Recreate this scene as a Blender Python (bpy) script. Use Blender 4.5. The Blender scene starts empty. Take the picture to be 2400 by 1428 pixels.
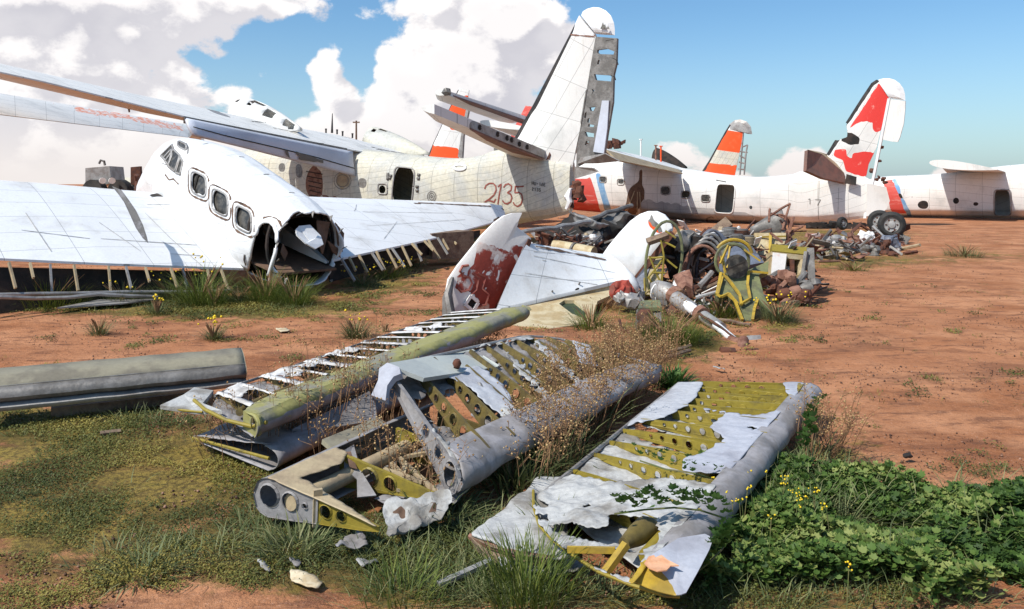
import bpy, math, random
import numpy as np
from mathutils import Vector as V, noise, Matrix
from mathutils.bvhtree import BVHTree
from mathutils.geometry import tessellate_polygon
random.seed(7); rng = np.random.default_rng(7)
C = bpy.context.scene.collection
R = math.radians
# ---------------------------------------------------------------- camera, sky, sun
F, HZ, H = 1900.0, 430.0, 2.0          # focal length in photo pixels, horizon row, eye height
cam = bpy.data.cameras.new('camera'); cam.lens = 36 * F / 2400; cam.sensor_width = 36
cam.shift_y = -(714 - HZ) / 2400; cam.clip_end = 9000; cam.clip_start = .05
co = bpy.data.objects.new('camera', cam); C.objects.link(co)
co.location = (0, 0, H); co.rotation_euler = (R(90), 0, 0); bpy.context.scene.camera = co
SUN_EL, SUN_AZ = R(50), R(-128)        # azimuth measured from +Y towards +X
sv = V((math.sin(SUN_AZ) * math.cos(SUN_EL), math.cos(SUN_AZ) * math.cos(SUN_EL), math.sin(SUN_EL)))
sl = bpy.data.lights.new('sun', 'SUN'); sl.energy = 5.0; sl.angle = R(.5); sl.color = (1, .955, .88)
so = bpy.data.objects.new('sun', sl); C.objects.link(so); so.rotation_euler = sv.to_track_quat('Z', 'Y').to_euler()
so.location = (0, 0, 60)
vs = bpy.context.scene.view_settings; vs.view_transform = 'Standard'; vs.look = 'None'; vs.exposure = 0.08; vs.gamma = 1
cy = bpy.context.scene.cycles; cy.max_bounces = 6; cy.use_denoising = True

class N:                                # small node helper
    def __init__(s, tree): s.t = tree
    def n(s, typ, **k):
        o = s.t.nodes.new(typ)
        for a, b in k.items():
            if a.startswith('i_'):
                key = a[2:].replace('_', ' ')
                key = int(key) if key.isdigit() else key
                s.set(o.inputs[key], b)
            else: setattr(o, a, b)
        return o
    def set(s, inp, val):
        if isinstance(val, bpy.types.NodeSocket): s.t.links.new(val, inp)
        else: inp.default_value = val
    def m(s, op, a, b=None, c=None, clamp=False):
        o = s.t.nodes.new('ShaderNodeMath'); o.operation = op; o.use_clamp = clamp
        s.set(o.inputs[0], a)
        if b is not None: s.set(o.inputs[1], b)
        if c is not None: s.set(o.inputs[2], c)
        return o.outputs[0]
    def mix(s, f, a, b, bt='MIX'):
        o = s.t.nodes.new('ShaderNodeMix'); o.data_type = 'RGBA'; o.blend_type = bt
        s.set(o.inputs[0], f); s.set(o.inputs[6], a); s.set(o.inputs[7], b); return o.outputs[2]
    def ramp(s, f, stops):
        o = s.t.nodes.new('ShaderNodeValToRGB'); e = o.color_ramp.elements
        while len(e) < len(stops): e.new(.5)
        for i, (p, c) in enumerate(stops): e[i].position = p; e[i].color = c if len(c) == 4 else (*c, 1)
        s.set(o.inputs[0], f); return o.outputs[0]
    def step(s, f, a, b):
        o = s.t.nodes.new('ShaderNodeMapRange'); o.clamp = True
        s.set(o.inputs[0], f); o.inputs[1].default_value = a; o.inputs[2].default_value = b
        o.interpolation_type = 'SMOOTHSTEP'; return o.outputs[0]
    def noise(s, vec, scale, detail=4, rough=.55, dist=0):
        o = s.n('ShaderNodeTexNoise', i_Scale=scale, i_Detail=detail, i_Roughness=rough, i_Distortion=dist)
        if vec is not None: s.set(o.inputs['Vector'], vec)
        return o.outputs['Fac']

world = bpy.data.worlds.new('World'); bpy.context.scene.world = world; world.use_nodes = True
wt = world.node_tree; wt.nodes.clear(); w_ = N(wt)
sky = w_.n('ShaderNodeTexSky', sky_type='NISHITA', sun_disc=False, sun_elevation=SUN_EL, sun_rotation=SUN_AZ, air_density=1.0, dust_density=1.2, ozone_density=1.4)
tc = w_.n('ShaderNodeTexCoord'); sp = w_.n('ShaderNodeSeparateXYZ', i_0=tc.outputs['Generated'])
az = w_.m('ARCTAN2', sp.outputs[0], sp.outputs[1]); el = w_.m('ARCSINE', sp.outputs[2])
def ae(px, py):
    a = math.atan((px - 1200) / F); return a, math.atan((HZ - py) / F * math.cos(a))
# cumulus banks: (px, py, half width, half height, weight)
clouds = [(1110, 120, 260, 180, .80), (1240, 60, 120, 100, .55), (960, 300, 190, 110, .50), (1165, 205, 50, 45, .40), (1010, 340, 230, 70, .40), (1250, 375, 160, 50, .35),
          (400, -10, 400, 75, .55), (300, 130, 230, 100, .36), (60, 60, 260, 300, .50), (330, 330, 260, 80, .50), (520, 225, 120, 40, .28), (765, 180, 42, 90, .50), (690, 130, 140, 85, -.50), (860, 170, 40, 110, -.40), (1260, 225, 80, 60, -.2),
          (1610, 350, 90, 42, .62), (1680, 405, 140, 40, .45), (1885, 380, 72, 50, .62), (1980, 425, 200, 30, .3), (620, 415, 700, 50, .42), (640, 250, 140, 40, -.2),
          (2330, 390, 110, 45, .5), (1700, 120, 480, 190, -.4), (2200, 200, 300, 190, -.4)]
def density(da, de):
    a_, e_, vec = az, el, tc.outputs['Generated']
    if da or de:
        a_ = w_.m('ADD', az, da); e_ = w_.m('ADD', el, de); o_ = w_.n('ShaderNodeVectorMath', operation='ADD', i_0=vec); o_.inputs[1].default_value = (da, 0, de); vec = o_.outputs[0]
    acc = None
    for (px, py, rx, ry, wgt) in clouds:
        a0, e0 = ae(px, py)
        dx = w_.m('MULTIPLY', w_.m('SUBTRACT', a_, a0), F / rx); dy = w_.m('MULTIPLY', w_.m('SUBTRACT', e_, e0), F / ry)
        g = w_.m('MULTIPLY', w_.m('EXPONENT', w_.m('MULTIPLY', w_.m('ADD', w_.m('MULTIPLY', dx, dx), w_.m('MULTIPLY', dy, dy)), -.9)), wgt)
        acc = g if acc is None else w_.m('ADD', acc, g)
    mp_ = w_.n('ShaderNodeMapping', i_Vector=vec); mp_.inputs['Scale'].default_value = (1, 1, 1.35)
    big = w_.m('MULTIPLY', w_.m('SUBTRACT', w_.noise(mp_.outputs[0], 6.5, 3, .5, .4), .5), 1.3)
    vo_ = w_.n('ShaderNodeTexVoronoi', feature='SMOOTH_F1', i_Vector=mp_.outputs[0], i_Scale=24.0); vo_.inputs['Smoothness'].default_value = .5
    puff = w_.m('MULTIPLY', w_.m('SUBTRACT', .42, vo_.outputs['Distance']), .42)
    fin = w_.m('MULTIPLY', w_.m('SUBTRACT', w_.noise(mp_.outputs[0], 22, 8, .62, .2), .5), .75)
    return w_.m('ADD', acc, w_.m('ADD', big, w_.m('ADD', puff, fin)))
dens = density(0, 0); dens2 = density(-.016, .024)
mask = w_.step(dens, .20, .34)
lit = w_.step(w_.m('SUBTRACT', dens, dens2), -.10, .16)
thick = w_.step(dens, .9, .35)
shade = w_.mix(w_.m('ADD', w_.m('MULTIPLY', lit, .85), w_.m('MULTIPLY', thick, .25), clamp=True), (7.9, 7.8, 8.5, 1), (12.9, 12.5, 12.4, 1))
low = w_.mix(w_.step(el, .09, .0), shade, (11.0, 10.3, 10.0, 1))
sky2 = w_.mix(1.0, sky.outputs[0], (1.12, 1.58, 1.85, 1), 'MULTIPLY')
haze = w_.mix(w_.m('MULTIPLY', w_.step(el, .22, -.02), .38), sky2, (8.8, 10.2, 10.8, 1))
col = w_.mix(mask, haze, low)
bg = w_.n('ShaderNodeBackground', i_Color=col, i_Strength=.078); wo = w_.n('ShaderNodeOutputWorld'); wt.links.new(bg.outputs[0], wo.inputs[0])

# ---------------------------------------------------------------- projection helpers (photo pixel + distance -> point in the world)
def W(px, py, d): return V(((px - 1200) * d / F, d, H - (py - HZ) * d / F))
def G(px, py, z=0.): return W(px, py, F * (H - z) / (py - HZ))
def pix(p): return (1200 + F * p[0] / p[1], HZ + F * (H - p[2]) / p[1])
def inside(x, y, poly):
    c = False; j = len(poly) - 1
    for i in range(len(poly)):
        xi, yi = poly[i]; xj, yj = poly[j]
        if (yi > y) != (yj > y) and x < (xj - xi) * (y - yi) / (yj - yi) + xi: c = not c
        j = i
    return c
def gh(x, y):
    k = max(0, min(1, (40 - y) / 25))
    return k * (.035 * noise.noise((x * .5, y * .5, 0)) + .018 * noise.noise((x * 1.9, y * 1.9, 3)) + .006 * noise.noise((x * 7, y * 7, 5))) - .01
def gp(px, py):
    p = G(px, py); p.z = gh(p.x, p.y); return p
def ell(cx, cy, rx, ry, n=20, rot=0):
    c, s = math.cos(rot), math.sin(rot)
    return [(cx + rx * math.cos(t) * c - ry * math.sin(t) * s, cy + rx * math.cos(t) * s + ry * math.sin(t) * c) for t in [i * 2 * math.pi / n for i in range(n)]]
def rrect(cx, cy, hw, hh, k=.5, shx=0, shy=0, n=24):      # rounded box, sheared
    o = []
    for i in range(n):
        t = i * 2 * math.pi / n; c, s = math.cos(t), math.sin(t)
        x = hw * math.copysign(abs(c) ** k, c); y = hh * math.copysign(abs(s) ** k, s)
        o.append((cx + x + shx * y, cy + y + shy * x))
    return o

# ---------------------------------------------------------------- materials
MATS = {}
def mat(name, base, alt=None, rough=.6, metal=0., scale=2.5, lo=.42, hi=.62, fine=.18, fscale=30, bump=.15, bscale=14, panel=None, pcol=(.12, .11, .1), pstr=.55, streak=None, spec=.4, stretch=None, rivet=False):
    m = bpy.data.materials.new(name); m.use_nodes = True; t = m.node_tree; b = t.nodes['Principled BSDF']; n = N(t)
    tcn = n.n('ShaderNodeTexCoord'); vec = tcn.outputs['Object']
    if stretch:
        mp = n.n('ShaderNodeMapping', i_Vector=vec); mp.inputs['Scale'].default_value = stretch; vec = mp.outputs[0]
    c = (*base, 1)
    if alt: c = n.mix(n.step(n.noise(vec, scale, 6, .62), lo, hi), c, (*alt, 1))
    f = n.noise(vec, fscale, 5, .7)
    c = n.mix(1.0, c, n.ramp(f, [(.25, (1 - fine,) * 3), (.7, (1, 1, 1))]), 'MULTIPLY')
    if streak:      # thin run-down dirt
        mp = n.n('ShaderNodeMapping', i_Vector=tcn.outputs['Object']); mp.inputs['Scale'].default_value = (5, 5, .45)
        c = n.mix(n.m('MULTIPLY', n.step(n.noise(mp.outputs[0], 2.2, 5, .6), .55, .8), streak[1]), c, (*streak[0], 1))
    hgt = n.noise(vec, bscale, 5, .6)
    if panel:
        mp = n.n('ShaderNodeMapping', i_Vector=tcn.outputs['UV'])
        mp.inputs['Location'].default_value = (panel[0] * .5, panel[1] * .5, 0)
        br = n.n('ShaderNodeTexBrick', i_Vector=mp.outputs[0], i_Scale=1.0); br.inputs['Mortar Size'].default_value = panel[2]
        br.inputs['Brick Width'].default_value = panel[0]; br.inputs['Row Height'].default_value = panel[1]
        br.inputs['Mortar Smooth'].default_value = .3; br.offset = 0.0
        br.inputs['Color1'].default_value = (1, 1, 1, 1); br.inputs['Color2'].default_value = (.9, .9, .9, 1)
        wob = n.step(n.noise(vec, 2.0, 5, .7), .42, .68)
        c = n.mix(.5, c, br.outputs['Color'], 'MULTIPLY')
        c = n.mix(n.m('MULTIPLY', n.m('MULTIPLY', br.outputs['Fac'], pstr), wob), c, (*pcol, 1))
    t.links.new(c, b.inputs['Base Color']) if isinstance(c, bpy.types.NodeSocket) else n.set(b.inputs['Base Color'], c)
    b.inputs['Roughness'].default_value = rough; b.inputs['Metallic'].default_value = metal; b.inputs['Specular IOR Level'].default_value = spec
    if bump:
        bn = n.n('ShaderNodeBump', i_Strength=bump, i_Height=hgt); bn.inputs['Distance'].default_value = .03; t.links.new(bn.outputs[0], b.inputs['Normal'])
    MATS[name] = m; return m
def leafmat(name, c1, c2, c3, tr=.25, rough=.6):
    m = bpy.data.materials.new(name); m.use_nodes = True; t = m.node_tree; b = t.nodes['Principled BSDF']; n = N(t)
    a = n.n('ShaderNodeAttribute', attribute_name='rnd')
    c = n.ramp(a.outputs['Fac'], [(0, c1), (.5, c2), (1, c3)])
    t.links.new(c, b.inputs['Base Color']); b.inputs['Roughness'].default_value = rough; b.inputs['Specular IOR Level'].default_value = .25
    if tr:
        tl = n.n('ShaderNodeBsdfTranslucent', i_Color=c); mx = n.n('ShaderNodeMixShader', i_0=tr)
        t.links.new(b.outputs[0], mx.inputs[1]); t.links.new(tl.outputs[0], mx.inputs[2]); t.links.new(mx.outputs[0], t.nodes['Material Output'].inputs[0])
    MATS[name] = m; return m
mat('white_paint', (.80, .80, .80), (.58, .56, .53), rough=.42, scale=1.3, lo=.50, hi=.80, fine=.12, panel=(1.1, .55, .006), pcol=(.35, .36, .38), pstr=.5, streak=((.45, .36, .28), .30), bump=.3, bscale=2.5)
mat('seaplane_white', (.78, .76, .72), (.58, .57, .54), rough=.5, scale=.8, lo=.48, hi=.75, fine=.12, panel=(1.3, .6, .010), pcol=(.35, .33, .3), pstr=.3, streak=((.40, .34, .27), .42), bump=.35, bscale=2.2)
mat('cream_weathered', (.68, .64, .52), (.56, .55, .50), rough=.62, scale=1.1, lo=.42, hi=.62, fine=.3, fscale=9, panel=(.9, .32, .010), pcol=(.26, .22, .16), pstr=.6, streak=((.3, .26, .17), .45), bump=.35, bscale=2.6)
mat('grey_primer', (.40, .40, .40), (.52, .5, .47), rough=.6, scale=1.2, fine=.25, panel=(.9, .4, .01), bump=.1)
mat('flap_grey', (.60, .63, .71), (.52, .54, .60), rough=.5, scale=.6, fine=.1, panel=(4, .55, .012), pcol=(.15, .15, .16), bump=.05)
mat('deicer_black', (.018, .016, .016), (.05, .04, .035), rough=.75, fine=.3)
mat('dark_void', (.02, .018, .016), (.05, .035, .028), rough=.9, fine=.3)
mat('red_paint', (.62, .055, .035), (.72, .16, .1), rough=.55, scale=3, lo=.55, hi=.75, fine=.2)
mat('orange_paint', (.80, .09, .012), (.85, .16, .05), rough=.5, scale=2, lo=.55, hi=.8, fine=.12)
mat('slash_red', (.62, .08, .06), (.72, .3, .25), rough=.6, scale=1.6, lo=.5, hi=.75, fine=.2, stretch=(1, 1, 5))
mat('slash_blue', (.16, .33, .55), (.3, .45, .6), rough=.6, scale=2, fine=.15)
mat('bare_dark_metal', (.17, .155, .14), (.27, .25, .23), rough=.55, metal=.25, scale=4, fine=.35, bump=.25, panel=(.5, .28, .01))
mat('bare_grey_metal', (.40, .38, .36), (.28, .25, .23), rough=.5, metal=.3, scale=3, fine=.3, bump=.2)
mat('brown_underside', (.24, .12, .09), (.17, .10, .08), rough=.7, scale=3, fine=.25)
mat('worn_red', (.33, .055, .035), (.70, .60, .55), rough=.7, scale=2.6, lo=.53, hi=.60, fine=.3, fscale=12, bump=.2)
mat('stained_white', (.80, .76, .72), (.66, .42, .34), rough=.65, scale=2.6, lo=.60, hi=.74, fine=.15, bump=.1)
mat('fabric_grey', (.46, .47, .50), (.33, .33, .36), rough=.8, scale=3.2, lo=.45, hi=.7, fine=.25, fscale=26, bump=.35, bscale=9)
mat('fabric_light', (.47, .465, .45), (.23, .21, .185), rough=.8, scale=4, lo=.42, hi=.66, fine=.28, fscale=34, bump=.8, bscale=7)
mat('skin_grey', (.30, .285, .285), (.22, .20, .19), rough=.65, scale=4, fine=.3, bump=.2)
mat('skin_nose', (.33, .31, .315), (.22, .20, .19), rough=.55, scale=3.5, fine=.25, bump=.15)
mat('olive_rib', (.17, .125, .035), (.10, .075, .03), rough=.6, scale=7, fine=.35, bump=.15)
mat('yellow_rib', (.29, .22, .03), (.17, .13, .035), rough=.55, scale=6, lo=.5, hi=.7, fine=.25, bump=.12)
mat('lime_skin', (.31, .29, .105), (.25, .235, .18), rough=.6, scale=3.2, lo=.45, hi=.6, fine=.3, bump=.2, stretch=(1, 1, 1))
mat('olive_panel', (.28, .25, .175), (.19, .165, .12), rough=.6, scale=3, fine=.2)
mat('tan_plate', (.46, .36, .22), (.36, .27, .17), rough=.6, scale=4, fine=.25, bump=.2)
mat('trim_tab', (.47, .49, .45), (.40, .42, .40), rough=.6, scale=2, fine=.15)
mat('rust', (.15, .055, .03), (.08, .035, .025), rough=.85, scale=7, fine=.4, bump=.4)
mat('rust_light', (.30, .15, .10), (.17, .07, .045), rough=.8, scale=6, fine=.35, bump=.3)
mat('wood_old', (.26, .18, .12), (.16, .10, .07), rough=.85, scale=5, fine=.4, bump=.4)
mat('cream_part', (.58, .48, .30), (.45, .33, .17), rough=.6, scale=4, fine=.3, bump=.15)
mat('yellow_bright', (.46, .30, .03), (.33, .22, .04), rough=.55, scale=5, fine=.25)
mat('green_primer', (.19, .20, .09), (.12, .12, .07), rough=.6, scale=5, fine=.3, bump=.15)
mat('blue_grey', (.17, .19, .24), (.10, .10, .12), rough=.5, scale=5, fine=.3)
mat('tyre', (.02, .02, .02), (.05, .045, .04), rough=.8, fine=.3, bump=.2)
mat('glass_dirty', (.035, .033, .03), (.11, .10, .085), rough=.4, scale=9, fine=.3, bump=.02, spec=.4)
mat('faded_orange', (.80, .32, .20), (.78, .70, .66), rough=.6, scale=5, lo=.45, hi=.58, fine=.2)
mat('red_dull', (.34, .05, .03), (.20, .05, .03), rough=.7, scale=5)
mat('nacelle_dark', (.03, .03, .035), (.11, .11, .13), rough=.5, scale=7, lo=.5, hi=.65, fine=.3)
mat('ink_red', (.26, .06, .045), (.34, .12, .09), rough=.7, scale=8)
mat('ink_grey', (.16, .15, .13), None, rough=.7)
mat('peach_flake', (.70, .38, .22), (.60, .28, .14), rough=.8, scale=12)
mat('dirt_brown', (.17, .10, .065), (.12, .07, .045), rough=.9, scale=5, fine=.3)
mat('dark_green', (.03, .045, .025), (.05, .07, .03), rough=.8, scale=5)
mat('bone', (.62, .52, .36), (.45, .34, .2), rough=.8, scale=15)
mat('stem_dry', (.30, .17, .085), (.20, .10, .05), rough=.9, scale=10, bump=0)
mat('stem_green', (.09, .12, .03), (.14, .12, .05), rough=.8, scale=10, bump=0)
mat('flower_yellow', (.80, .56, .02), None, rough=.7, bump=0)
leafmat('leaf_lush', (.035, .07, .016), (.085, .15, .028), (.27, .30, .09))
leafmat('leaf_vine', (.05, .11, .02), (.08, .16, .035), (.13, .22, .06))
leafmat('leaf_cover', (.055, .07, .018), (.12, .125, .03), (.27, .22, .05), tr=.15)
leafmat('grass_grey', (.055, .075, .025), (.12, .15, .055), (.27, .26, .12), tr=.2)
leafmat('grass_bright', (.05, .075, .014), (.10, .14, .022), (.22, .24, .05), tr=.25)
leafmat('seed_tan', (.26, .14, .06), (.42, .25, .11), (.60, .42, .20), tr=.15)
leafmat('debris_bits', (.06, .03, .02), (.2, .10, .06), (.38, .22, .15), tr=0)

# ---------------------------------------------------------------- mesh helpers
BASE = {}
class MB:
    def __init__(s): s.v = []; s.f = []; s.m = []; s.uv = []; s.hasuv = False
    def add(s, p): s.v.append(V(p)); return len(s.v) - 1
    def face(s, idx, m=0, uv=None):
        s.f.append(tuple(idx)); s.m.append(m); s.uv.append(uv); s.hasuv |= uv is not None
    def grid(s, pts, m=0, close=False, uv=None, flip=False):   # pts[i][j]
        ids = [[s.add(p) for p in row] for row in pts]; nj = len(pts[0])
        for i in range(len(pts) - 1):
            for j in range(nj if close else nj - 1):
                k = (j + 1) % nj; q = [ids[i][j], ids[i][k], ids[i + 1][k], ids[i + 1][j]]
                u = None
                if uv: u = [uv[i][j], uv[i][j + 1], uv[i + 1][j + 1], uv[i + 1][j]]
                if flip: q.reverse(); u = u and u[::-1]
                s.face(q, m, u)
        return ids
    def fan(s, ids, m=0): s.face(ids, m)
    def tube(s, path, r, n=7, m=0, caps=True):
        path = [V(p) for p in path]; rr = r if isinstance(r, (list, tuple)) else [r] * len(path); rows = []; up = V((0, 0, 1)); prev = None
        for i, p in enumerate(path):
            t = (path[min(i + 1, len(path) - 1)] - path[max(i - 1, 0)]); t = t.normalized() if t.length > 1e-9 else V((0, 0, 1))
            a = t.cross(V((.13, .31, .94)) if prev is None else prev); a = a.normalized() if a.length > 1e-6 else t.orthogonal().normalized()
            b = a.cross(t).normalized(); prev = b
            rows.append([p + (a * math.cos(k * 2 * math.pi / n) + b * math.sin(k * 2 * math.pi / n)) * rr[i] for k in range(n)])
        ids = s.grid(rows, m, close=True)
        if caps: s.face(ids[0][::-1], m); s.face(ids[-1], m)
    def box(s, c, ax, ay, az_, m=0):       # half-extent vectors
        c = V(c); p = [c + ax * i + ay * j + az_ * k for i in (-1, 1) for j in (-1, 1) for k in (-1, 1)]
        i0 = [s.add(q) for q in p]
        for q in ((0, 1, 3, 2), (4, 6, 7, 5), (0, 4, 5, 1), (2, 3, 7, 6), (0, 2, 6, 4), (1, 5, 7, 3)): s.face([i0[k] for k in q], m)
    def bar(s, a, b, w, h, m=0, up=V((0, 0, 1))):
        a, b = V(a), V(b); t = (b - a); x = t.cross(up); x = x.normalized() if x.length > 1e-6 else V((1, 0, 0)); y = x.cross(t).normalized()
        s.box((a + b) / 2, t / 2, x * w / 2, y * h / 2, m)
    def plate(s, pts, th, m=0, holes=(), nrm=None, m2=None):     # polygon prism with holes
        pts = [V(p) for p in pts]; n = nrm
        if n is None:
            n = V((0, 0, 0))
            for i in range(len(pts)): n += pts[i].cross(pts[(i + 1) % len(pts)])
            n = n.normalized() if n.length > 1e-9 else V((0, 0, 1))
            if n.dot(V((0, 0, H)) - pts[0]) < 0: n = -n
        loops = [pts] + [[V(q) for q in h] for h in holes]
        try: tris = tessellate_polygon(loops)
        except Exception: tris = []
        flat = [p for l in loops for p in l]; A = [s.add(p) for p in flat]; B = [s.add(p - n * th) for p in flat]
        for t in tris:
            a, b, c = (flat[k] for k in t)
            if (b - a).cross(c - a).dot(n) < 0: t = t[::-1]
            s.face([A[k] for k in t], m); s.face([B[k] for k in t[::-1]], m if m2 is None else m2)
        o = 0
        for l in loops:
            for i in range(len(l)):
                j = (i + 1) % len(l); s.face([A[o + i], B[o + i], B[o + j], A[o + j]], m)
            o += len(l)
    def ball(s, c, r, m=0, n=6, sc=(1, 1, 1)):
        c = V(c); rows = []
        for i in range(1, n):
            th = math.pi * i / n
            rows.append([c + V((math.sin(th) * math.cos(k * math.pi / n) * r * sc[0], math.sin(th) * math.sin(k * math.pi / n) * r * sc[1], math.cos(th) * r * sc[2])) for k in range(2 * n)])
        ids = s.grid(rows, m, close=True); s.face(ids[0][::-1], m); s.face(ids[-1], m)
    def crumple(s, amp, sc=6, seed=0):
        for p in s.v:
            q = p * sc + V((seed, seed * 2, 0)); p += noise.noise_vector(q) * amp
    def mask(s, masks, both=False, jit=0.):
        cam_ = V((0, 0, H)); nf, nm, nu = [], [], []
        for f, m, u in zip(s.f, s.m, s.uv):
            c = sum((s.v[i] for i in f), V()) / len(f)
            nrm = (s.v[f[1]] - s.v[f[0]]).cross(s.v[f[-1]] - s.v[f[0]]); ok = both or nrm.dot(cam_ - c) > 0
            kill = False
            if ok and c.y > .1:
                x, y = pix(c)
                if jit: x += jit * noise.noise((x * .13, y * .13, 1)) + jit * .6 * noise.noise((x * .5, y * .5, 4)); y += jit * noise.noise((x * .13, y * .13, 7)) + jit * .6 * noise.noise((x * .5, y * .5, 9))
                for poly, mm in masks:
                    if inside(x, y, poly):
                        if mm is None: kill = True
                        else: m = mm
            if not kill: nf.append(f); nm.append(m); nu.append(u)
        s.f, s.m, s.uv = nf, nm, nu; s.relax()
    def relax(s, it=4):       # smooth paint edges and torn edges within the surface
        cnt = {}
        for f, m in zip(s.f, s.m):
            for a, b in zip(f, f[1:] + f[:1]):
                k = (a, b) if a < b else (b, a); cnt.setdefault(k, []).append(m)
        nb = {}
        for (a, b), ms in cnt.items():
            if len(ms) == 1 or ms[0] != ms[1]: nb.setdefault(a, []).append(b); nb.setdefault(b, []).append(a)
        mv = [(k, v) for k, v in nb.items() if len(v) == 2]
        for _ in range(it):
            new = [(k, s.v[k] * .4 + (s.v[v[0]] + s.v[v[1]]) * .3) for k, v in mv]
            for k, p in new: s.v[k] = p
    def islands(s):
        par = list(range(len(s.v)))
        def fd(a):
            while par[a] != a: par[a] = par[par[a]]; a = par[a]
            return a
        for f in s.f:
            r = fd(f[0])
            for k in f[1:]: par[fd(k)] = r
        out = {}
        for i, f in enumerate(s.f): out.setdefault(fd(f[0]), []).append(i)
        return list(out.values())
    def bvh(s): return BVHTree.FromPolygons(s.v, s.f)
    def build(s, name, mats, parent=None, smooth=True, solid=0., base=None, split=False):
        if split:
            isl = s.islands(); F_, M_, U_ = s.f, s.m, s.uv; o = None
            for g in isl:
                s.f, s.m, s.uv = [F_[i] for i in g], [M_[i] for i in g], [U_[i] for i in g]; o = s.build(name, mats, parent, smooth, solid, base)
            s.f, s.m, s.uv = F_, M_, U_; return o
        used = sorted({i for f in s.f for i in f}); mp = {a: b for b, a in enumerate(used)}
        if base is None:
            if parent is not None: base = BASE[parent.name]
            else:
                xs = [s.v[i] for i in used]; base = V(((min(p.x for p in xs) + max(p.x for p in xs)) / 2, (min(p.y for p in xs) + max(p.y for p in xs)) / 2, min(p.z for p in xs)))
        me = bpy.data.meshes.new(name); me.from_pydata([s.v[i] - base for i in used], [], [tuple(mp[i] for i in f) for f in s.f])
        for mm in (mats if isinstance(mats, (list, tuple)) else [mats]): me.materials.append(MATS[mm])
        me.polygons.foreach_set('material_index', s.m)
        if smooth: me.polygons.foreach_set('use_smooth', [True] * len(me.polygons))
        if s.hasuv:
            ul = me.uv_layers.new(name='UVMap'); flat = []
            for f, u in zip(s.f, s.uv):
                for k in range(len(f)): flat += list(u[k]) if u else [0, 0]
            ul.data.foreach_set('uv', flat)
        me.update(); o = bpy.data.objects.new(name, me); C.objects.link(o); BASE[o.name] = base
        if smooth: 
            try: me.set_sharp_from_angle(angle=R(42))
            except Exception: pass
        if parent is not None: o.parent = parent
        else: o.location = base
        if solid:
            md = o.modifiers.new('thickness', 'SOLIDIFY'); md.thickness = solid; md.offset = 0
        return o
def thing(name, label, cat, loc, group=None):
    o = bpy.data.objects.new(name, None); o.empty_display_size = .2; C.objects.link(o); o.location = loc; BASE[o.name] = V(loc)
    o['label'] = label; o['category'] = cat
    if group: o['group'] = group
    return o
def tag(o, label, cat, group=None, kind=None):
    if kind: o['kind'] = kind
    if label: o['label'] = label
    if cat: o['category'] = cat
    if group: o['group'] = group
    return o
def naca(x): return 5 * (.2969 * math.sqrt(x) - .126 * x - .3516 * x * x + .2843 * x ** 3 - .1015 * x ** 4) / .5
def foil(secs, n=16, per=.12, caps=True, th_te=.012):     # secs: (LE, TE, thickness, up)
    mb = MB(); rows = []; uvs = []; s_acc = 0; prev = None
    xs = [(1 - math.cos(math.pi * i / n)) / 2 for i in range(n + 1)]
    for q in range(len(secs) - 1):
        A, B = secs[q], secs[q + 1]; L = max((A[0] - B[0]).length, (A[1] - B[1]).length); st = max(1, int(L / per))
        for i in range(st + (1 if q == len(secs) - 2 else 0)):
            t = i / st; le = A[0].lerp(B[0], t); te = A[1].lerp(B[1], t); th = A[2] * (1 - t) + B[2] * t; up = A[3].lerp(B[3], t).normalized()
            ch = (te - le); cl = ch.length; row = []; uv = []
            if prev is not None: s_acc += (le - prev).length
            prev = le
            for x in reversed(xs): row.append(le + ch * x + up * (th / 2 * naca(x) + th_te / 2 * x)); uv.append((s_acc, x * cl))
            for x in xs[1:]: row.append(le + ch * x - up * (th / 2 * naca(x) + th_te / 2 * x)); uv.append((s_acc, x * cl))
            uv.append((s_acc, cl)); rows.append(row); uvs.append(uv)
    ids = mb.grid(rows, 0, close=True, uv=uvs)
    if caps: mb.face(ids[0][::-1]); mb.face(ids[-1])
    return mb
def decal(bvh, polys, width, off=.012, closed=False, step=3.0, wj=0., m=0, mb=None):   # painted or attached strips that follow a surface
    mb = mb or MB(); o = V((0, 0, H))
    for pl in polys:
        pts = []; q = list(pl) + ([pl[0]] if closed else [])
        for (a, b) in zip(q[:-1], q[1:]):
            L = math.hypot(b[0] - a[0], b[1] - a[1]); k = max(1, int(L / step))
            for i in range(k): pts.append((a[0] + (b[0] - a[0]) * i / k, a[1] + (b[1] - a[1]) * i / k))
        pts.append(q[-1]); P = []
        for x, y in pts:
            d = V(((x - 1200) / F, 1, -(y - HZ) / F)).normalized(); loc, nr, _, _ = bvh.ray_cast(o, d)
            if loc is None: continue
            if nr.dot(d) > 0: nr = -nr
            P.append((loc + nr * off, nr))
        if len(P) < 2: continue
        rows = []
        for i, (p, nr) in enumerate(P):
            t = P[min(i + 1, len(P) - 1)][0] - P[max(i - 1, 0)][0]
            if t.length < 1e-6: continue
            s_ = t.normalized().cross(nr).normalized(); w = width * (1 + wj * noise.noise((p.x * 9, p.z * 9, p.y * 9)))
            rows.append([p - s_ * w / 2, p + s_ * w / 2])
        if len(rows) > 1: mb.grid(rows, m)
    return mb
def wob(path, amp, n=8):        # bend a straight run into a slightly crooked one
    a, b = V(path[0]), V(path[-1]); return [a.lerp(b, i / n) + noise.noise_vector(a.lerp(b, i / n) * 3) * amp for i in range(n + 1)]
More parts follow.
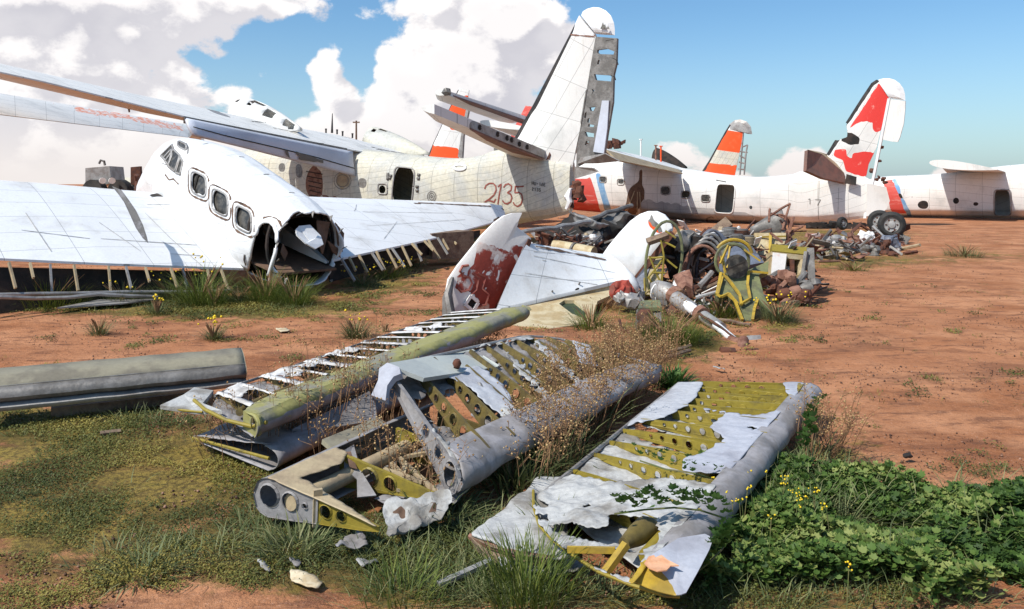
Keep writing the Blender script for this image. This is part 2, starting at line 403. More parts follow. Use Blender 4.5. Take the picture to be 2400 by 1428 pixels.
def scatter(name, tv, tf, pos, yaw, tilt, scale, rnd, matn, base=None, azz=None, parent=None):
    """many small leaf shapes in one mesh"""
    tv = np.array(tv, float); k = len(tv); n = len(pos); pos = np.array(pos, float)
    cyaw, syaw = np.cos(yaw), np.sin(yaw); ct, st = np.cos(tilt), np.sin(tilt)
    X = tv[None, :, 0] * scale[:, None]; Y = tv[None, :, 1] * scale[:, None]; Z = tv[None, :, 2] * scale[:, None]
    Y2 = Y * ct[:, None] - Z * st[:, None]; Z2 = Y * st[:, None] + Z * ct[:, None]
    X3 = X * cyaw[:, None] - Y2 * syaw[:, None]; Y3 = X * syaw[:, None] + Y2 * cyaw[:, None]
    b = np.array(base if base is not None else (0, 0, 0), float)
    P = np.stack([X3 + pos[:, None, 0], Y3 + pos[:, None, 1], Z2 + pos[:, None, 2]], -1) - b
    me = bpy.data.meshes.new(name); nf = len(tf); fl = len(tf[0])
    me.vertices.add(n * k); me.vertices.foreach_set('co', P.reshape(-1).astype(np.float32))
    idx = (np.array(tf)[None] + (np.arange(n) * k)[:, None, None]).reshape(-1)
    me.loops.add(n * nf * fl); me.loops.foreach_set('vertex_index', idx.astype(np.int32))
    me.polygons.add(n * nf); me.polygons.foreach_set('loop_start', (np.arange(n * nf) * fl).astype(np.int32))
    at = me.attributes.new('rnd', 'FLOAT', 'FACE'); at.data.foreach_set('value', np.repeat(rnd, nf).astype(np.float32))
    me.materials.append(MATS[matn]); me.update(calc_edges=True); me.validate()
    o = bpy.data.objects.new(name, me); C.objects.link(o); BASE[o.name] = V(b)
    if parent is not None: o.parent = parent
    else: o.location = V(b)
    return o
# leaf shapes: y is the leaf's own length
LOBED = ([(0, 0, 0), (.42, .12, .10), (.62, .5, .16), (.34, .62, .05), (.28, .95, .12), (0, .78, 0), (-.28, .95, .12), (-.34, .62, .05), (-.62, .5, .16), (-.42, .12, .10)],
         [(0, 1, 2), (0, 2, 3), (0, 3, 4), (0, 4, 5), (0, 5, 6), (0, 6, 7), (0, 7, 8), (0, 8, 9)])
BLADE = ([(-.035, 0, 0), (.035, 0, 0), (.028, .5, .10), (-.028, .5, .10), (0, 1, -.10)], [(0, 1, 2), (0, 2, 3), (3, 2, 4)])
OVAL = ([(0, 0, 0), (.3, .35, .05), (.22, .8, .02), (0, 1, -.05), (-.22, .8, .02), (-.3, .35, .05)], [(0, 1, 2), (0, 2, 3), (0, 3, 4), (0, 4, 5)])
SEED = ([(0, 0, 0), (.5, .5, 0), (0, 1, 0), (-.5, .5, 0), (0, .5, .5), (0, .5, -.5)], [(0, 1, 4), (1, 2, 4), (2, 3, 4), (3, 0, 4), (1, 0, 5), (2, 1, 5), (3, 2, 5), (0, 3, 5)])
# ---------------------------------------------------------------- ground
def cover_at(x, y):         # how much the low plants hide the soil (0..1), from where the plants grow
    if y < 1: return .5
    px, py = 1200 + F * x / y, HZ + F * H / y
    v = 0.
    for (cx, cyy, rx, ry, w) in COVER: 
        dx, dy = (px - cx) / rx, (py - cyy) / ry; q = dx * dx + dy * dy
        if q < 4: v += w * math.exp(-1.2 * q)
    return v
COVER = [(420, 1080, 330, 110, 1.0), (700, 1250, 330, 120, .95), (1050, 1330, 260, 110, 1.0), (80, 1200, 260, 200, .9), (330, 1300, 150, 60, .5), (600, 1340, 260, 60, .5),
         (300, 715, 420, 32, .9), (640, 722, 260, 30, .9), (900, 660, 160, 40, .8), (880, 610, 240, 30, .6), (1150, 570, 200, 30, .5), (100, 990, 260, 60, .7),
         (1500, 1390, 420, 45, .9), (1980, 1400, 300, 50, .5), (2200, 1240, 320, 100, 1.0), (1850, 1220, 300, 120, 1.0), (1600, 800, 150, 60, .8), (1500, 720, 100, 50, .6),
         (1990, 612, 180, 22, .8), (1700, 560, 420, 22, .7), (1830, 765, 90, 22, .6), (1980, 1060, 90, 60, .6), (1400, 860, 180, 60, .5), (950, 760, 160, 26, .25), (2320, 600, 180, 20, .5),
         (560, 820, 300, 24, .18), (760, 790, 160, 22, .25), (700, 560, 500, 30, .5), (1950, 545, 260, 14, .5)]
xs = sorted(set([round(-9 + .075 * i, 4) for i in range(247)] + [s * (9.5 + 1.25 ** k * 2) for k in range(1, 29) for s in (-1, 1)]))
ys = [2.2 + .06 * i for i in range(120)]
while ys[-1] < 4500: ys.append(ys[-1] * 1.012 + .01 if ys[-1] < 60 else ys[-1] * 1.12)
ys = [-4000, -400, -60, -10, 0, 1.5] + ys
gm = MB(); cov = []; rowsg = []
for y in ys:
    row = []
    for x in xs: row.append(V((x, y, gh(x, y) if y > 0 else -.01))); cov.append(cover_at(x, y) if y > 1.5 else .4)
    rowsg.append(row)
gm.grid(rowsg)
m = bpy.data.materials.new('soil'); m.use_nodes = True; t = m.node_tree; b = t.nodes['Principled BSDF']; n = N(t); MATS['soil'] = m
tcg = n.n('ShaderNodeTexCoord').outputs['Object']
c = n.mix(n.step(n.noise(tcg, .9, 6, .6), .36, .66), (.34, .135, .060, 1), (.52, .245, .125, 1))
c = n.mix(n.step(n.noise(tcg, .25, 4, .6), .45, .7), c, (.44, .19, .092, 1))
mp = n.n('ShaderNodeMapping', i_Vector=tcg); mp.inputs['Scale'].default_value = (1, 2.6, 1)
c = n.mix(n.m('MULTIPLY', n.step(n.noise(mp.outputs[0], 2.4, 8, .68), .52, .64), .72), c, (.16, .07, .042, 1))
c = n.mix(n.m('MULTIPLY', n.step(n.noise(tcg, 14, 6, .7), .5, .72), .55), c, (.15, .062, .035, 1))
c = n.mix(n.m('MULTIPLY', n.step(n.noise(tcg, 55, 3, .7), .56, .7), .6), c, (.58, .33, .22, 1))
vo = n.n('ShaderNodeTexVoronoi', i_Vector=tcg, i_Scale=38.0); c = n.mix(n.m('MULTIPLY', n.step(vo.outputs['Distance'], .13, .06), .6), c, (.11, .045, .03, 1))
cv = n.n('ShaderNodeAttribute', attribute_name='cover').outputs['Fac']
edge = n.m('ADD', cv, n.m('MULTIPLY', n.m('SUBTRACT', n.noise(tcg, 2.6, 9, .72), .5), 2.4))
gcol = n.mix(n.step(n.noise(tcg, 1.1, 6, .65), .4, .6), (.095, .09, .022, 1), (.27, .215, .045, 1))
gcol = n.mix(n.step(n.noise(tcg, 22, 5, .7), .42, .62), gcol, (.055, .062, .018, 1))
c = n.mix(n.m('MULTIPLY', n.step(edge, .34, .72), .82), c, gcol)
t.links.new(c, b.inputs['Base Color']); b.inputs['Roughness'].default_value = .95; b.inputs['Specular IOR Level'].default_value = .1
c = n.mix(n.m('MULTIPLY', n.step(n.noise(mp.outputs[0], .55, 7, .66, .6), .50, .62), .5), c, (.15, .062, .036, 1))
t.links.new(c, b.inputs['Base Color'])
bn = n.n('ShaderNodeBump', i_Strength=.8, i_Height=n.m('ADD', n.noise(tcg, 9, 8, .7), n.m('MULTIPLY', n.noise(tcg, 60, 4, .7), .35))); bn.inputs['Distance'].default_value = .05
t.links.new(bn.outputs[0], b.inputs['Normal'])
ground = gm.build('ground', 'soil', base=V((0, 0, 0))); ground['kind'] = 'structure'
at = ground.data.attributes.new('cover', 'FLOAT', 'POINT'); at.data.foreach_set('value', np.array(cov, np.float32))

# ---------------------------------------------------------------- flying boats
class Fr:           # frame along a fuselage: a = forward of the tail post, l = to the left, z = up
    def __init__(s, px, d, ang, yaw=None):
        s.O = V(((px - 1200) * d / F, d)); s.h = V((math.cos(ang), math.sin(ang))); s.L = V((-s.h.y, s.h.x))
    def w(s, a, l, z): return V((s.O.x + s.h.x * a + s.L.x * l, s.O.y + s.h.y * a + s.L.y * l, z))
    def inv(s, px, py, l=0.):
        k = (px - 1200) / F; a = (k * (s.O.y + l * s.L.y) - s.O.x - l * s.L.x) / (s.h.x - k * s.h.y)
        Y = s.O.y + a * s.h.y + l * s.L.y; return a, H - (py - HZ) * Y / F
    def at(s, px, py, l=0.):
        a, z = s.inv(px, py, l); return s.w(a, l, z)
    @property
    def left(s): return V((s.L.x, s.L.y, 0))
HULL = [(0, 0), (.45, .06), (.86, .16), (.93, .28), (.99, .42), (1, .56), (.97, .70), (.88, .83), (.68, .93), (.36, .985), (0, 1.0)]
ROUND = [(math.sin(math.pi * i / 12) ** .86, (1 - math.cos(math.pi * i / 12)) / 2) for i in range(13)]
def lerp_table(tab, a):
    for (p, q) in zip(tab[:-1], tab[1:]):
        if a <= q[0]: t = 0 if q[0] == p[0] else max(0, (a - p[0]) / (q[0] - p[0])); return [x + (y - x) * t for x, y in zip(p, q)]
    return list(tab[-1])
def smooth_table(tab, n=60):
    # catmull-rom through the stations
    out = []; P = [tab[0]] + list(tab) + [tab[-1]]
    for i in range(1, len(P) - 2):
        p0, p1, p2, p3 = P[i - 1], P[i], P[i + 1], P[i + 2]
        for k in range(6):
            t = k / 6; out.append([p1[j] + (p2[j] - p1[j]) * t if j == 0 else .5 * ((2 * p1[j]) + (-p0[j] + p2[j]) * t + (2 * p0[j] - 5 * p1[j] + 4 * p2[j] - p3[j]) * t * t + (-p0[j] + 3 * p1[j] - 3 * p2[j] + p3[j]) * t ** 3) for j in range(len(p1))])
    out.append(list(tab[-1])); return out
def hull(fr, tab, da=.07, nn=44, prof=HULL, close_ends=(True, True), c0=0.):   # tab: (a, ztop, zbot, halfwidth)
    tab = smooth_table(sorted(tab)); mb = MB(); a = tab[0][0]; rows = []; uvs = []
    # resample the section evenly
    L = [0]
    for p, q in zip(prof[:-1], prof[1:]): L.append(L[-1] + math.hypot(q[0] - p[0], q[1] - p[1]))
    sec = []
    for i in range(nn + 1):
        s_ = L[-1] * i / nn
        for k in range(len(L) - 1):
            if s_ <= L[k + 1] + 1e-9: tt = (s_ - L[k]) / (L[k + 1] - L[k]); sec.append((prof[k][0] + (prof[k + 1][0] - prof[k][0]) * tt, prof[k][1] + (prof[k + 1][1] - prof[k][1]) * tt)); break
    while a <= tab[-1][0] + 1e-6:
        _, zt, zb, hw = lerp_table(tab, a)
        row = [fr.w(a + c0 * (1 - z) * 0, x * hw, zb + z * (zt - zb)) for x, z in sec] + [fr.w(a, -x * hw, zb + z * (zt - zb)) for x, z in sec[-2:0:-1]]
        uv = [(a, i * .075 * (zt - zb)) for i in range(len(row) + 1)]
        rows.append(row); uvs.append(uv); a += da
    ids = mb.grid(rows, 0, close=True, uv=uvs)
    f = mb.f[0]; nrm = (mb.v[f[1]] - mb.v[f[0]]).cross(mb.v[f[-1]] - mb.v[f[0]]); c_ = sum((V(p) for p in rows[0]), V()) / len(rows[0])
    if nrm.dot(mb.v[f[0]] - c_) < 0: mb.f = [q[::-1] for q in mb.f]; mb.uv = [u[::-1] if u else u for u in mb.uv]
    if close_ends[0]: mb.face(ids[0])
    if close_ends[1]: mb.face(ids[-1][::-1])
    return mb
def orient(mb, up):
    f = mb.f[0]; nrm = (mb.v[f[1]] - mb.v[f[0]]).cross(mb.v[f[-1]] - mb.v[f[0]])
    if nrm.dot(up) < 0: mb.f = [q[::-1] for q in mb.f]; mb.uv = [u[::-1] if u else u for u in mb.uv]
    return mb
def vfoil(fr, rows, th=.32, n=26, per=.09, l=0., te=.05):    # upright surface from rows of (front pixel, rear pixel)
    secs = []
    for i, (a, b) in enumerate(rows):
        k = 1 - .55 * i / (len(rows) - 1); secs.append((fr.at(*a, l), fr.at(*b, l), th * k, fr.left))
    return orient(foil(secs, n, per, th_te=te), fr.left)
def wingfoil(fr, secs, n=20, per=.18, te=.03):        # secs: (LE (a,l,z), TE (a,l,z), thickness)
    return orient(foil([(fr.w(*a), fr.w(*b), th, V((0, 0, 1))) for a, b, th in secs], n, per, th_te=te), V((0, 0, 1)))
def slab_px(fr, pts, th, l=0., holes=()):
    mb = MB(); P = [fr.at(x, y, l + th / 2) for x, y in pts]
    mb.plate(P, th, holes=[[fr.at(x, y, l + th / 2) for x, y in h] for h in holes], nrm=fr.left); return mb
def cap_px(fr, base_a, base_b, top_pts, th):     # rounded tip: rows from the base line over the outline
    mb = MB(); n = len(top_pts); mid = V(((base_a[0] + base_b[0]) / 2, (base_a[1] + base_b[1]) / 2)); rows = []
    for k in range(5):
        t = k / 4; w_k = th / 2 * math.sqrt(max(0, 1 - t * t)) + .004
        rows.append([fr.at(mid.x + (x - mid.x) * t, mid.y + (y - mid.y) * t, w_k) for x, y in top_pts])
    rows2 = [[fr.at(mid.x + (x - mid.x) * k / 4, mid.y + (y - mid.y) * k / 4, -(th / 2 * math.sqrt(max(0, 1 - (k / 4) ** 2)) + .004)) for x, y in top_pts] for k in (4, 3, 2, 1, 0)]
    mb.grid(rows + rows2); return mb
def nacelle(parent, fr, l, a0, a1, z0, r, matn, broken=True, top=None):
    mb = MB(); rows = []
    for i in range(15):
        t = i / 14; a = a0 + (a1 - a0) * t; rr = r * (1 - t ** 1.6 * .93); row = []
        for k in range(13):
            an = math.pi * (-.12 + 1.24 * k / 12); row.append(fr.w(a, l + math.cos(an) * rr * .75, z0 - .35 * t + math.sin(an) * rr))
        rows.append(row)
    mb.grid(rows); 
    if broken: mb.f = [f for f in mb.f if noise.noise(mb.v[f[0]] * 1.7) < .34]; mb.m = mb.m[:len(mb.f)]; mb.uv = mb.uv[:len(mb.f)]
    mb.build('nacelle', matn, parent, solid=.03)
    f_ = MB(); f_.plate([fr.w(a0 + .02, l + math.cos(q) * r * .70, z0 + math.sin(q) * r * .93 ) for q in [math.pi * (-.1 + 1.2 * k / 14) for k in range(15)]], .05)
    f_.build('firewall', 'dark_void', parent)

ANG = math.atan2(.5477, -.8366)
# ---- the near flying boat
f1 = Fr(1335, 26.0, ANG)
b1 = thing('wrecked_seaplane', 'weathered cream seaplane wreck with 2135 in red and a torn grey rudder', 'seaplane', f1.w(6, 0, 0))
def trace(fr, rows, hwf):
    o = []
    for px, tp, bt in rows:
        a, zt = fr.inv(px, tp); zb = fr.inv(px, bt)[1]; o.append((a, zt, max(zb, .03), hwf(a)))
    return o
hw1 = lambda a: .16 + min(1, max(0, a) / 7.) ** .8 * 1.0 if a < 14 else 1.16 * math.sqrt(max(.02, 1 - ((a - 14) / 4.8) ** 2))
t1 = trace(f1, [(1340, 384, 499), (1325, 378, 504), (1290, 373, 512), (1235, 366, 521), (1200, 352, 528), (1165, 352, 532), (1140, 362, 536), (1080, 371, 544), (1000, 366, 552), (930, 358, 560), (860, 350, 565), (780, 342, 562), (700, 338, 552), (620, 345, 540), (570, 356, 524), (520, 385, 500), (500, 405, 488)], hw1)
h1 = hull(f1, t1)
WIN1 = [rrect(660, 393, 9, 12, .45, shx=.1), rrect(701, 401, 9, 13, .45, shx=.1), rrect(897, 443, 11, 12, .45, shy=.08)]
door1 = rrect(945, 436, 24, 43, .32, shx=-.10, shy=.12)
well1 = ell(737, 430, 21, 40, 28) ; hatch1 = ell(803, 424, 19, 19, 22); cir = [ell(765, 462, 9, 10), ell(785, 466, 9, 10)]
m1 = [(door1, None), (WIN1[2], None), (rrect(1184, 393, 3.2, 4.5), None), (rrect(1248, 405, 3.6, 4.8), None),
      ([(1180, 395), (1345, 400), (1345, 520), (1240, 535), (1225, 470)], 0)]
h1.mask(m1)
full1 = hull(f1, t1, da=.25, nn=30).bvh()
h1.mask([(well1, 1), (WIN1[0], 2), (WIN1[1], 2), (rrect(850, 430, 12, 14), 2), (hatch1, 3), (cir[0], 1), (cir[1], 1)])
hull1 = h1.build('fuselage', ['cream_weathered', 'rust_light', 'bare_dark_metal', 'tan_plate'], b1)
for q in range(6):     # ribs seen inside the open wheel well
    decal(full1, [[(718 + 2 * q, 402 + q * 11), (757 - q, 409 + q * 11)]], .035, .02).build('rib', 'dark_void', b1)
decal(full1, [door1], .05, .012, True).build('door_frame', 'bare_grey_metal', b1, solid=.02)
decal(full1, [ell(803, 424, 20, 20), ell(803, 424, 14, 14)], .025, .01, True).build('hatch_rim', 'bare_dark_metal', b1)
decal(full1, [WIN1[2]], .05, .012, True).build('window_frame', 'bare_grey_metal', b1, solid=.02)
decal(full1, [ell(1012, 461, 10, 12), ell(1012, 461, 6, 8), ell(1012, 461, 2, 3)], .03, .01, True).build('porthole', 'bare_dark_metal', b1)
decal(full1, [ell(1078, 393, 14, 6)], .09, .015, True).build('beacon_ring', 'white_paint', b1, solid=.03)
dots = [[(x, y), (x + 6, y + 1)] for x, y in ((979, 410), (978, 418), (975, 437), (975, 446), (913, 412), (911, 417))]
decal(full1, dots + [[(910, 406), (909, 422)]], .09, .03).build('hinge', 'bare_dark_metal', b1, solid=.03, split=True)
N2135 = [[(1136, 443), (1139, 435), (1147, 430), (1156, 430), (1162, 436), (1163, 446), (1158, 457), (1148, 466), (1138, 473), (1136, 474), (1142, 470), (1150, 471), (1158, 474), (1162, 466)],
         [(1167, 438), (1175, 432), (1171, 452), (1167, 479)],
         [(1180, 440), (1185, 433), (1192, 431), (1199, 436), (1198, 446), (1189, 452), (1197, 455), (1200, 463), (1197, 473), (1189, 478), (1182, 476), (1178, 470)],
         [(1228, 437), (1214, 438), (1208, 437), (1207, 452), (1216, 451), (1223, 456), (1225, 467), (1221, 479), (1213, 484), (1206, 480), (1203, 474)]]
decal(full1, N2135, .05, .012, wj=.15, step=2).build('number_marking', 'ink_red', b1)
def letters(bv, txt, x, y, h_, adv, w, dy=.13, matn='ink_grey', parent=None, name='lettering'):
    G5 = {'A': '0,2 .5,0 1,2|.2,1.3 .8,1.3', 'F': '0,2 0,0 1,0|0,1 .8,1', 'U': '0,0 0,2 1,2 1,0', 'G': '1,.4 .6,0 0,.5 0,1.6 .5,2 1,1.6 1,1 .6,1', '-': '.1,1 .9,1', '2': '0,.4 .5,0 1,.4 0,2 1,2', '1': '.3,.3 .6,0 .6,2',
          '3': '0,0 1,0 .4,.9 1,1.4 .5,2 0,1.8', '5': '1,0 0,0 0,.9 .7,.8 1,1.4 .6,2 0,1.8', 'S': '1,.3 .5,0 0,.4 1,1.5 .5,2 0,1.7', 'E': '1,0 0,0 0,2 1,2|0,1 .8,1', '6': '1,0 0,1 0,2 1,2 1,1 0,1', 'H': '0,0 0,2|1,0 1,2|0,1 1,1', '4': '.8,2 .8,0 0,1.3 1,1.3', '7': '0,0 1,0 .4,2', 'L': '0,0 0,2 1,2'}
    mb = MB()
    for i, ch in enumerate(txt):
        for st in G5.get(ch, '').split('|'):
            if st: decal(bv, [[(x + i * adv + float(p.split(',')[0]) * adv * .62, y + i * adv * dy + float(p.split(',')[1]) * h_ / 2) for p in st.split()]], w, .012, step=2, mb=mb)
    return mb.build(name, matn, parent) if mb.f else None
letters(full1, 'HU-16E', 1247, 426, 7, 5.6, .03, parent=b1)
letters(full1, '2135', 1247, 440, 7, 5.6, .03, parent=b1)
# fin
fin_rows = [((1180, 366), (1341, 400)), ((1207, 322), (1350, 352)), ((1250, 246), (1365, 282)), ((1300, 150), (1380, 190)), ((1340, 73), (1394, 105)), ((1358, 36), (1398, 84))]
vf = vfoil(f1, fin_rows, .42, 30)
boot = [(1196, 332), (1240, 245), (1290, 145), (1330, 66), (1350, 30), (1366, 30), (1346, 72), (1304, 156), (1256, 252), (1213, 328), (1196, 340)]
vf.mask([(boot, 1), ([(1355, 36), (1400, 38), (1397, 84), (1341, 84), (1350, 50)], 3), ([(1215, 358), (1345, 392), (1345, 405), (1200, 370)], 2)], both=True)
fin1 = vf.build('fin', ['seaplane_white', 'deicer_black', 'cream_weathered', 'white_paint'], b1)
bvf = vf.bvh()
decal(bvf, [[(1332, 81), (1365, 84), (1393, 86)], [(1398, 42), (1394, 84)], [(1360, 36), (1398, 40)]], .035, .015, wj=1.2).build('seam', 'rust_light', b1)
decal(bvf, [[(1396, 90), (1345, 392)]], .05, .02).build('hinge_rail', 'bare_dark_metal', b1, solid=.04)
cap_px(f1, (1362, 36), (1397, 82), [(1362, 36), (1366, 27), (1376, 21), (1390, 17), (1405, 18), (1420, 25), (1432, 37), (1439, 54), (1441, 70), (1441, 83), (1418, 82), (1396, 80), (1397, 58), (1399, 41), (1380, 37), (1362, 36)], .30).build('fin_tip', 'white_paint', b1, smooth=False)
emb = MB(); 
for x0, y0, w0, h0 in ((1413, 58, 5, 10), (1418, 60, 3, 8), (1425, 62, 3, 6), (1409, 63, 2, 5)): emb.plate([f1.at(x0 - w0, y0 + h0, .18), f1.at(x0, y0 - h0 + 4, .18), f1.at(x0 + w0, y0 + h0, .18)], .005)
emb.build('emblem', 'ink_grey', b1)
# torn rudder: flat skinned frame with see-through rents
holes = [[(1400, 117), (1422, 114), (1440, 121), (1438, 128), (1405, 127), (1399, 123)], [(1392, 174), (1434, 177), (1432, 191), (1396, 188)], [(1381, 252), (1396, 250), (1391, 260), (1384, 261)],
         [(1379, 291), (1393, 294), (1391, 298), (1378, 297)], [(1370, 309), (1392, 313), (1392, 322), (1374, 320)], [(1387, 208), (1393, 212), (1386, 224), (1389, 215)], [(1377, 278), (1382, 277), (1381, 288), (1376, 287)], [(1374, 330), (1381, 333), (1375, 341), (1370, 340)],
         [(1402, 140), (1406, 142), (1403, 152), (1399, 150)], [(1371, 265), (1375, 262), (1373, 278), (1369, 276)]]
slab_px(f1, [(1396, 86), (1446, 90), (1444, 150), (1438, 175), (1436, 240), (1424, 310), (1416, 362), (1400, 366), (1350, 392), (1352, 350), (1366, 282), (1381, 190)], .12, holes=holes).build('rudder', 'bare_dark_metal', b1, smooth=False)
slab_px(f1, [(1411, 236), (1427, 236), (1423, 300), (1415, 360), (1390, 356), (1400, 300)], .06, l=.09).build('rudder_tab', 'flap_grey', b1, smooth=False)
mbq = MB()
for pth in ([(1436, 136), (1446, 142), (1449, 152)], [(1432, 178), (1441, 180), (1443, 188)], [(1420, 96), (1440, 92)]): mbq.tube([f1.at(x, y, .05) for x, y in pth], .015)
mbq.build('loose_wire', 'deicer_black', b1, split=True)
sp1 = MB(); sp1.plate([f1.at(1353, 384, .1), f1.at(1360, 368, .1), f1.at(1420, 362, .9), f1.at(1452, 378, .9), f1.at(1400, 385, .4)], .04)
sp1.plate([f1.at(1345, 392, .1), f1.at(1388, 395, .6), f1.at(1401, 404, .6), f1.at(1370, 414, .3), f1.at(1345, 420, .05)], .05); sp1.crumple(.06, 2)
sp1.build('crumpled_skin', 'bare_grey_metal', b1, smooth=False)
jk = MB()
for (x, y, r_) in ((1352, 432, .16), (1358, 450, .2), (1344, 462, .13), (1338, 480, .12), (1364, 466, .14), (1347, 445, .2), (1333, 470, .1)): jk.ball(f1.at(x, y, .1), r_, n=4)
jk.crumple(.13, 5); jk.build('tail_fitting', 'rust', b1, smooth=False)
jw = MB(); jw.tube([f1.at(1337, 440, .3), f1.at(1331, 462, .32), f1.at(1336, 474, .3), f1.at(1328, 490, .28)], [.05, .11, .09, .06]); jw.crumple(.05, 4); jw.build('white_fitting', 'white_paint', b1)
# near tailplane
def tp(fr, root, tip, dr, dt, ch_r, ch_t, th):
    A = W(*root, dr); B = W(*tip, dt); h3 = V((fr.h.x, fr.h.y, .10)); return [(A + h3 * ch_r, A, th, V((0, 0, 1))), (A.lerp(B, .8) + h3 * (ch_r * .25 + ch_t * .75), A.lerp(B, .8), th * .55, V((0, 0, 1))), (B + h3 * ch_t * .55, B, th * .2, V((0, 0, 1)))]
s1 = orient(foil(tp(f1, (1283, 364), (1018, 256), 26.4, 21.4, 1.5, .8, .34), 20, .12, th_te=.26), V((0, 0, 1)))
spar_faces = [([(1100, 285), (1285, 350), (1285, 375), (1270, 372), (1100, 303)], 1)]
s1.mask(spar_faces); s1.build('tailplane', ['seaplane_white', 'bare_grey_metal'], b1)
bs = s1.bvh(); decal(bs, [ell(x, y, 2.2, 3.2, 10) for x, y in ((1124, 299), (1166, 315), (1188, 324), (1199, 328), (1217, 338), (1235, 345))], .09, .012, True).build('lightening_hole', 'dark_void', b1, split=True)
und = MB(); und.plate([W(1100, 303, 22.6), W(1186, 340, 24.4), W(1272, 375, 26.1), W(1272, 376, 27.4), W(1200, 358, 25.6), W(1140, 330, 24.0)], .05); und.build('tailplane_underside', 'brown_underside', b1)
q = MB(); q.tube([W(1282, 364, 26.3), W(1297, 368, 26.5)], [.16, .10]); q.ball(W(1297, 368, 26.5), .13, n=4); q.build('root_fitting', 'rust', b1)
s1r = tp(f1, (1300, 372), (1380, 405), 28, 33.5, 1.5, .8, .3); orient(foil(s1r, 14, .3), V((0, 0, 1))).build('tailplane', 'seaplane_white', b1)
q = MB(); q.tube([f1.at(1163, 353, 0), f1.at(1163, 345, 0)], .09); q.build('tail_light', 'bare_dark_metal', b1)
# wing
wsec = [((11.6, -14, 2.1), (8.8, -14, 1.4), .35), ((12, -1, 3.85), (8.5, -1, 3.05), .55), ((12, 1, 4.02), (8.6, 1, 3.22), .55), ((12, 8, 4.75), (8.6, 8, 3.98), .5), ((11.8, 12, 5.2), (8.7, 12, 4.6), .42), ((11.6, 14.6, 5.5), (8.9, 14.6, 4.95), .3)]
wg = wingfoil(f1, wsec, 22, .12)
wg.mask([([(325, 220), (350, 222), (352, 226), (330, 225)], 1), ([(385, 228), (420, 232), (420, 236), (388, 234)], 1), ([(468, 244), (520, 262), (545, 278), (520, 272), (470, 250)], 2)], jit=4)
wg.build('wing', ['seaplane_white', 'dark_void', 'bare_grey_metal', 'cream_weathered'], b1); bw = wg.bvh()
decal(bw, [[(560, 262), (600, 258), (640, 268)], [(590, 285), (650, 290)], [(640, 300), (700, 312)], [(700, 330), (760, 338)], [(520, 243), (560, 262)], [(870, 345), (930, 358)], [(880, 350), (960, 362)], [(560, 250), (700, 280)], [(800, 320), (870, 334)]], .05, .012, wj=1.3).build('torn_seam', 'dark_void', b1)
# trailing edge gap and the hanging flap
ed = MB(); ed.plate([f1.w(8.55, 1.3, 3.28), f1.w(8.55, 8, 3.98), f1.w(8.55, 8, 3.78), f1.w(8.55, 1.3, 3.05)], .06); ed.build('flap_well', 'bare_dark_metal', b1)
fl = MB(); rows = []
for i in range(25):
    t_ = i / 24; A = f1.w(8.5, 8.0 - 6.9 * t_, 3.90 - .75 * t_); 
    xb, yb = 455 + (831 - 455) * t_, 318 + (413 - 318) * t_
    Bp = W(xb, yb, A.y - .12); rows.append([A.lerp(Bp, k / 8) + V((0, -.10 * math.sin(math.pi * k / 8), 0)) for k in range(9)])
fl.grid(rows); bfl = fl.bvh(); fl.build('flap', 'flap_grey', b1, solid=.09)
decal(bfl, [[(450, 300), (520, 318), (640, 345), (735, 368), (828, 395)]], .035, .06).build('flap_seam', 'deicer_black', b1)
pt = MB(); 
for poly in ([(667, 351), (675, 354), (680, 372), (681, 378), (676, 376), (672, 364)], [(694, 355), (712, 362), (730, 366), (745, 373), (758, 376), (758, 383), (745, 379), (735, 380), (726, 378), (722, 386), (730, 392), (722, 391), (712, 383), (706, 376), (700, 372), (702, 366), (695, 362)]):
    P = []
    for x, y in poly:
        d_ = V(((x - 1200) / F, 1, -(y - HZ) / F)).normalized(); lo_, nr_, _, _ = bfl.ray_cast(V((0, 0, H)), d_)
        if lo_: P.append(lo_ - d_ * .12)
    if len(P) > 3: pt.plate(P, .004)
pt.build('paint_patch', 'ink_grey', b1, smooth=False)
nacelle(b1, f1, 3.0, 12.2, 9.1, 4.22, .98, 'seaplane_white'); nacelle(b1, f1, -4.0, 12.2, 9.0, 3.55, .95, 'cream_weathered')
an = MB(); an.tube([f1.at(778, 312, -.6), f1.at(779, 266, -.6)], [.05, .015]); an.build('antenna', 'deicer_black', b1)
for x_, y_ in ((764, 307), (790, 309), (803, 313), (826, 318)):
    q = MB(); q.tube([f1.at(x_, y_ + 6, -1), f1.at(x_, y_ - 4, -1)], .035); q.ball(f1.at(x_, y_ - 4, -1), .05, n=3); q.build('antenna', 'deicer_black', b1)
# wing float strut stub under the outer wing
q = MB(); q.tube([W(299, 236, 24.6), W(303, 263, 24.5)], [.06, .025]); q.build('float_strut', 'bare_dark_metal', b1)

# ---- the white flying boat behind on the right
f2 = Fr(2026, 37.5, ANG)
b2 = thing('wrecked_seaplane', 'white seaplane wreck with red patches on its fin and grey paint below the door', 'seaplane', f2.w(6, 0, 0))
hw2 = lambda a: .15 + min(1, max(0, a) / 7.) ** .8 * 1.05 if a < 14 else 1.2 * math.sqrt(max(.02, 1 - ((a - 14) / 4.2) ** 2))
t2 = trace(f2, [(2046, 424, 507), (2026, 414, 511), (1985, 411, 517), (1947, 410, 521), (1905, 405, 526), (1880, 401, 528), (1860, 408, 529), (1800, 414, 531), (1750, 414, 532), (1700, 409, 529), (1650, 402, 523), (1600, 394, 517), (1550, 385, 511), (1500, 378, 506), (1430, 372, 500), (1350, 376, 493), (1310, 388, 487), (1290, 400, 480)], hw2)
h2 = hull(f2, t2, da=.07)
full2 = hull(f2, t2, da=.25, nn=30).bvh()
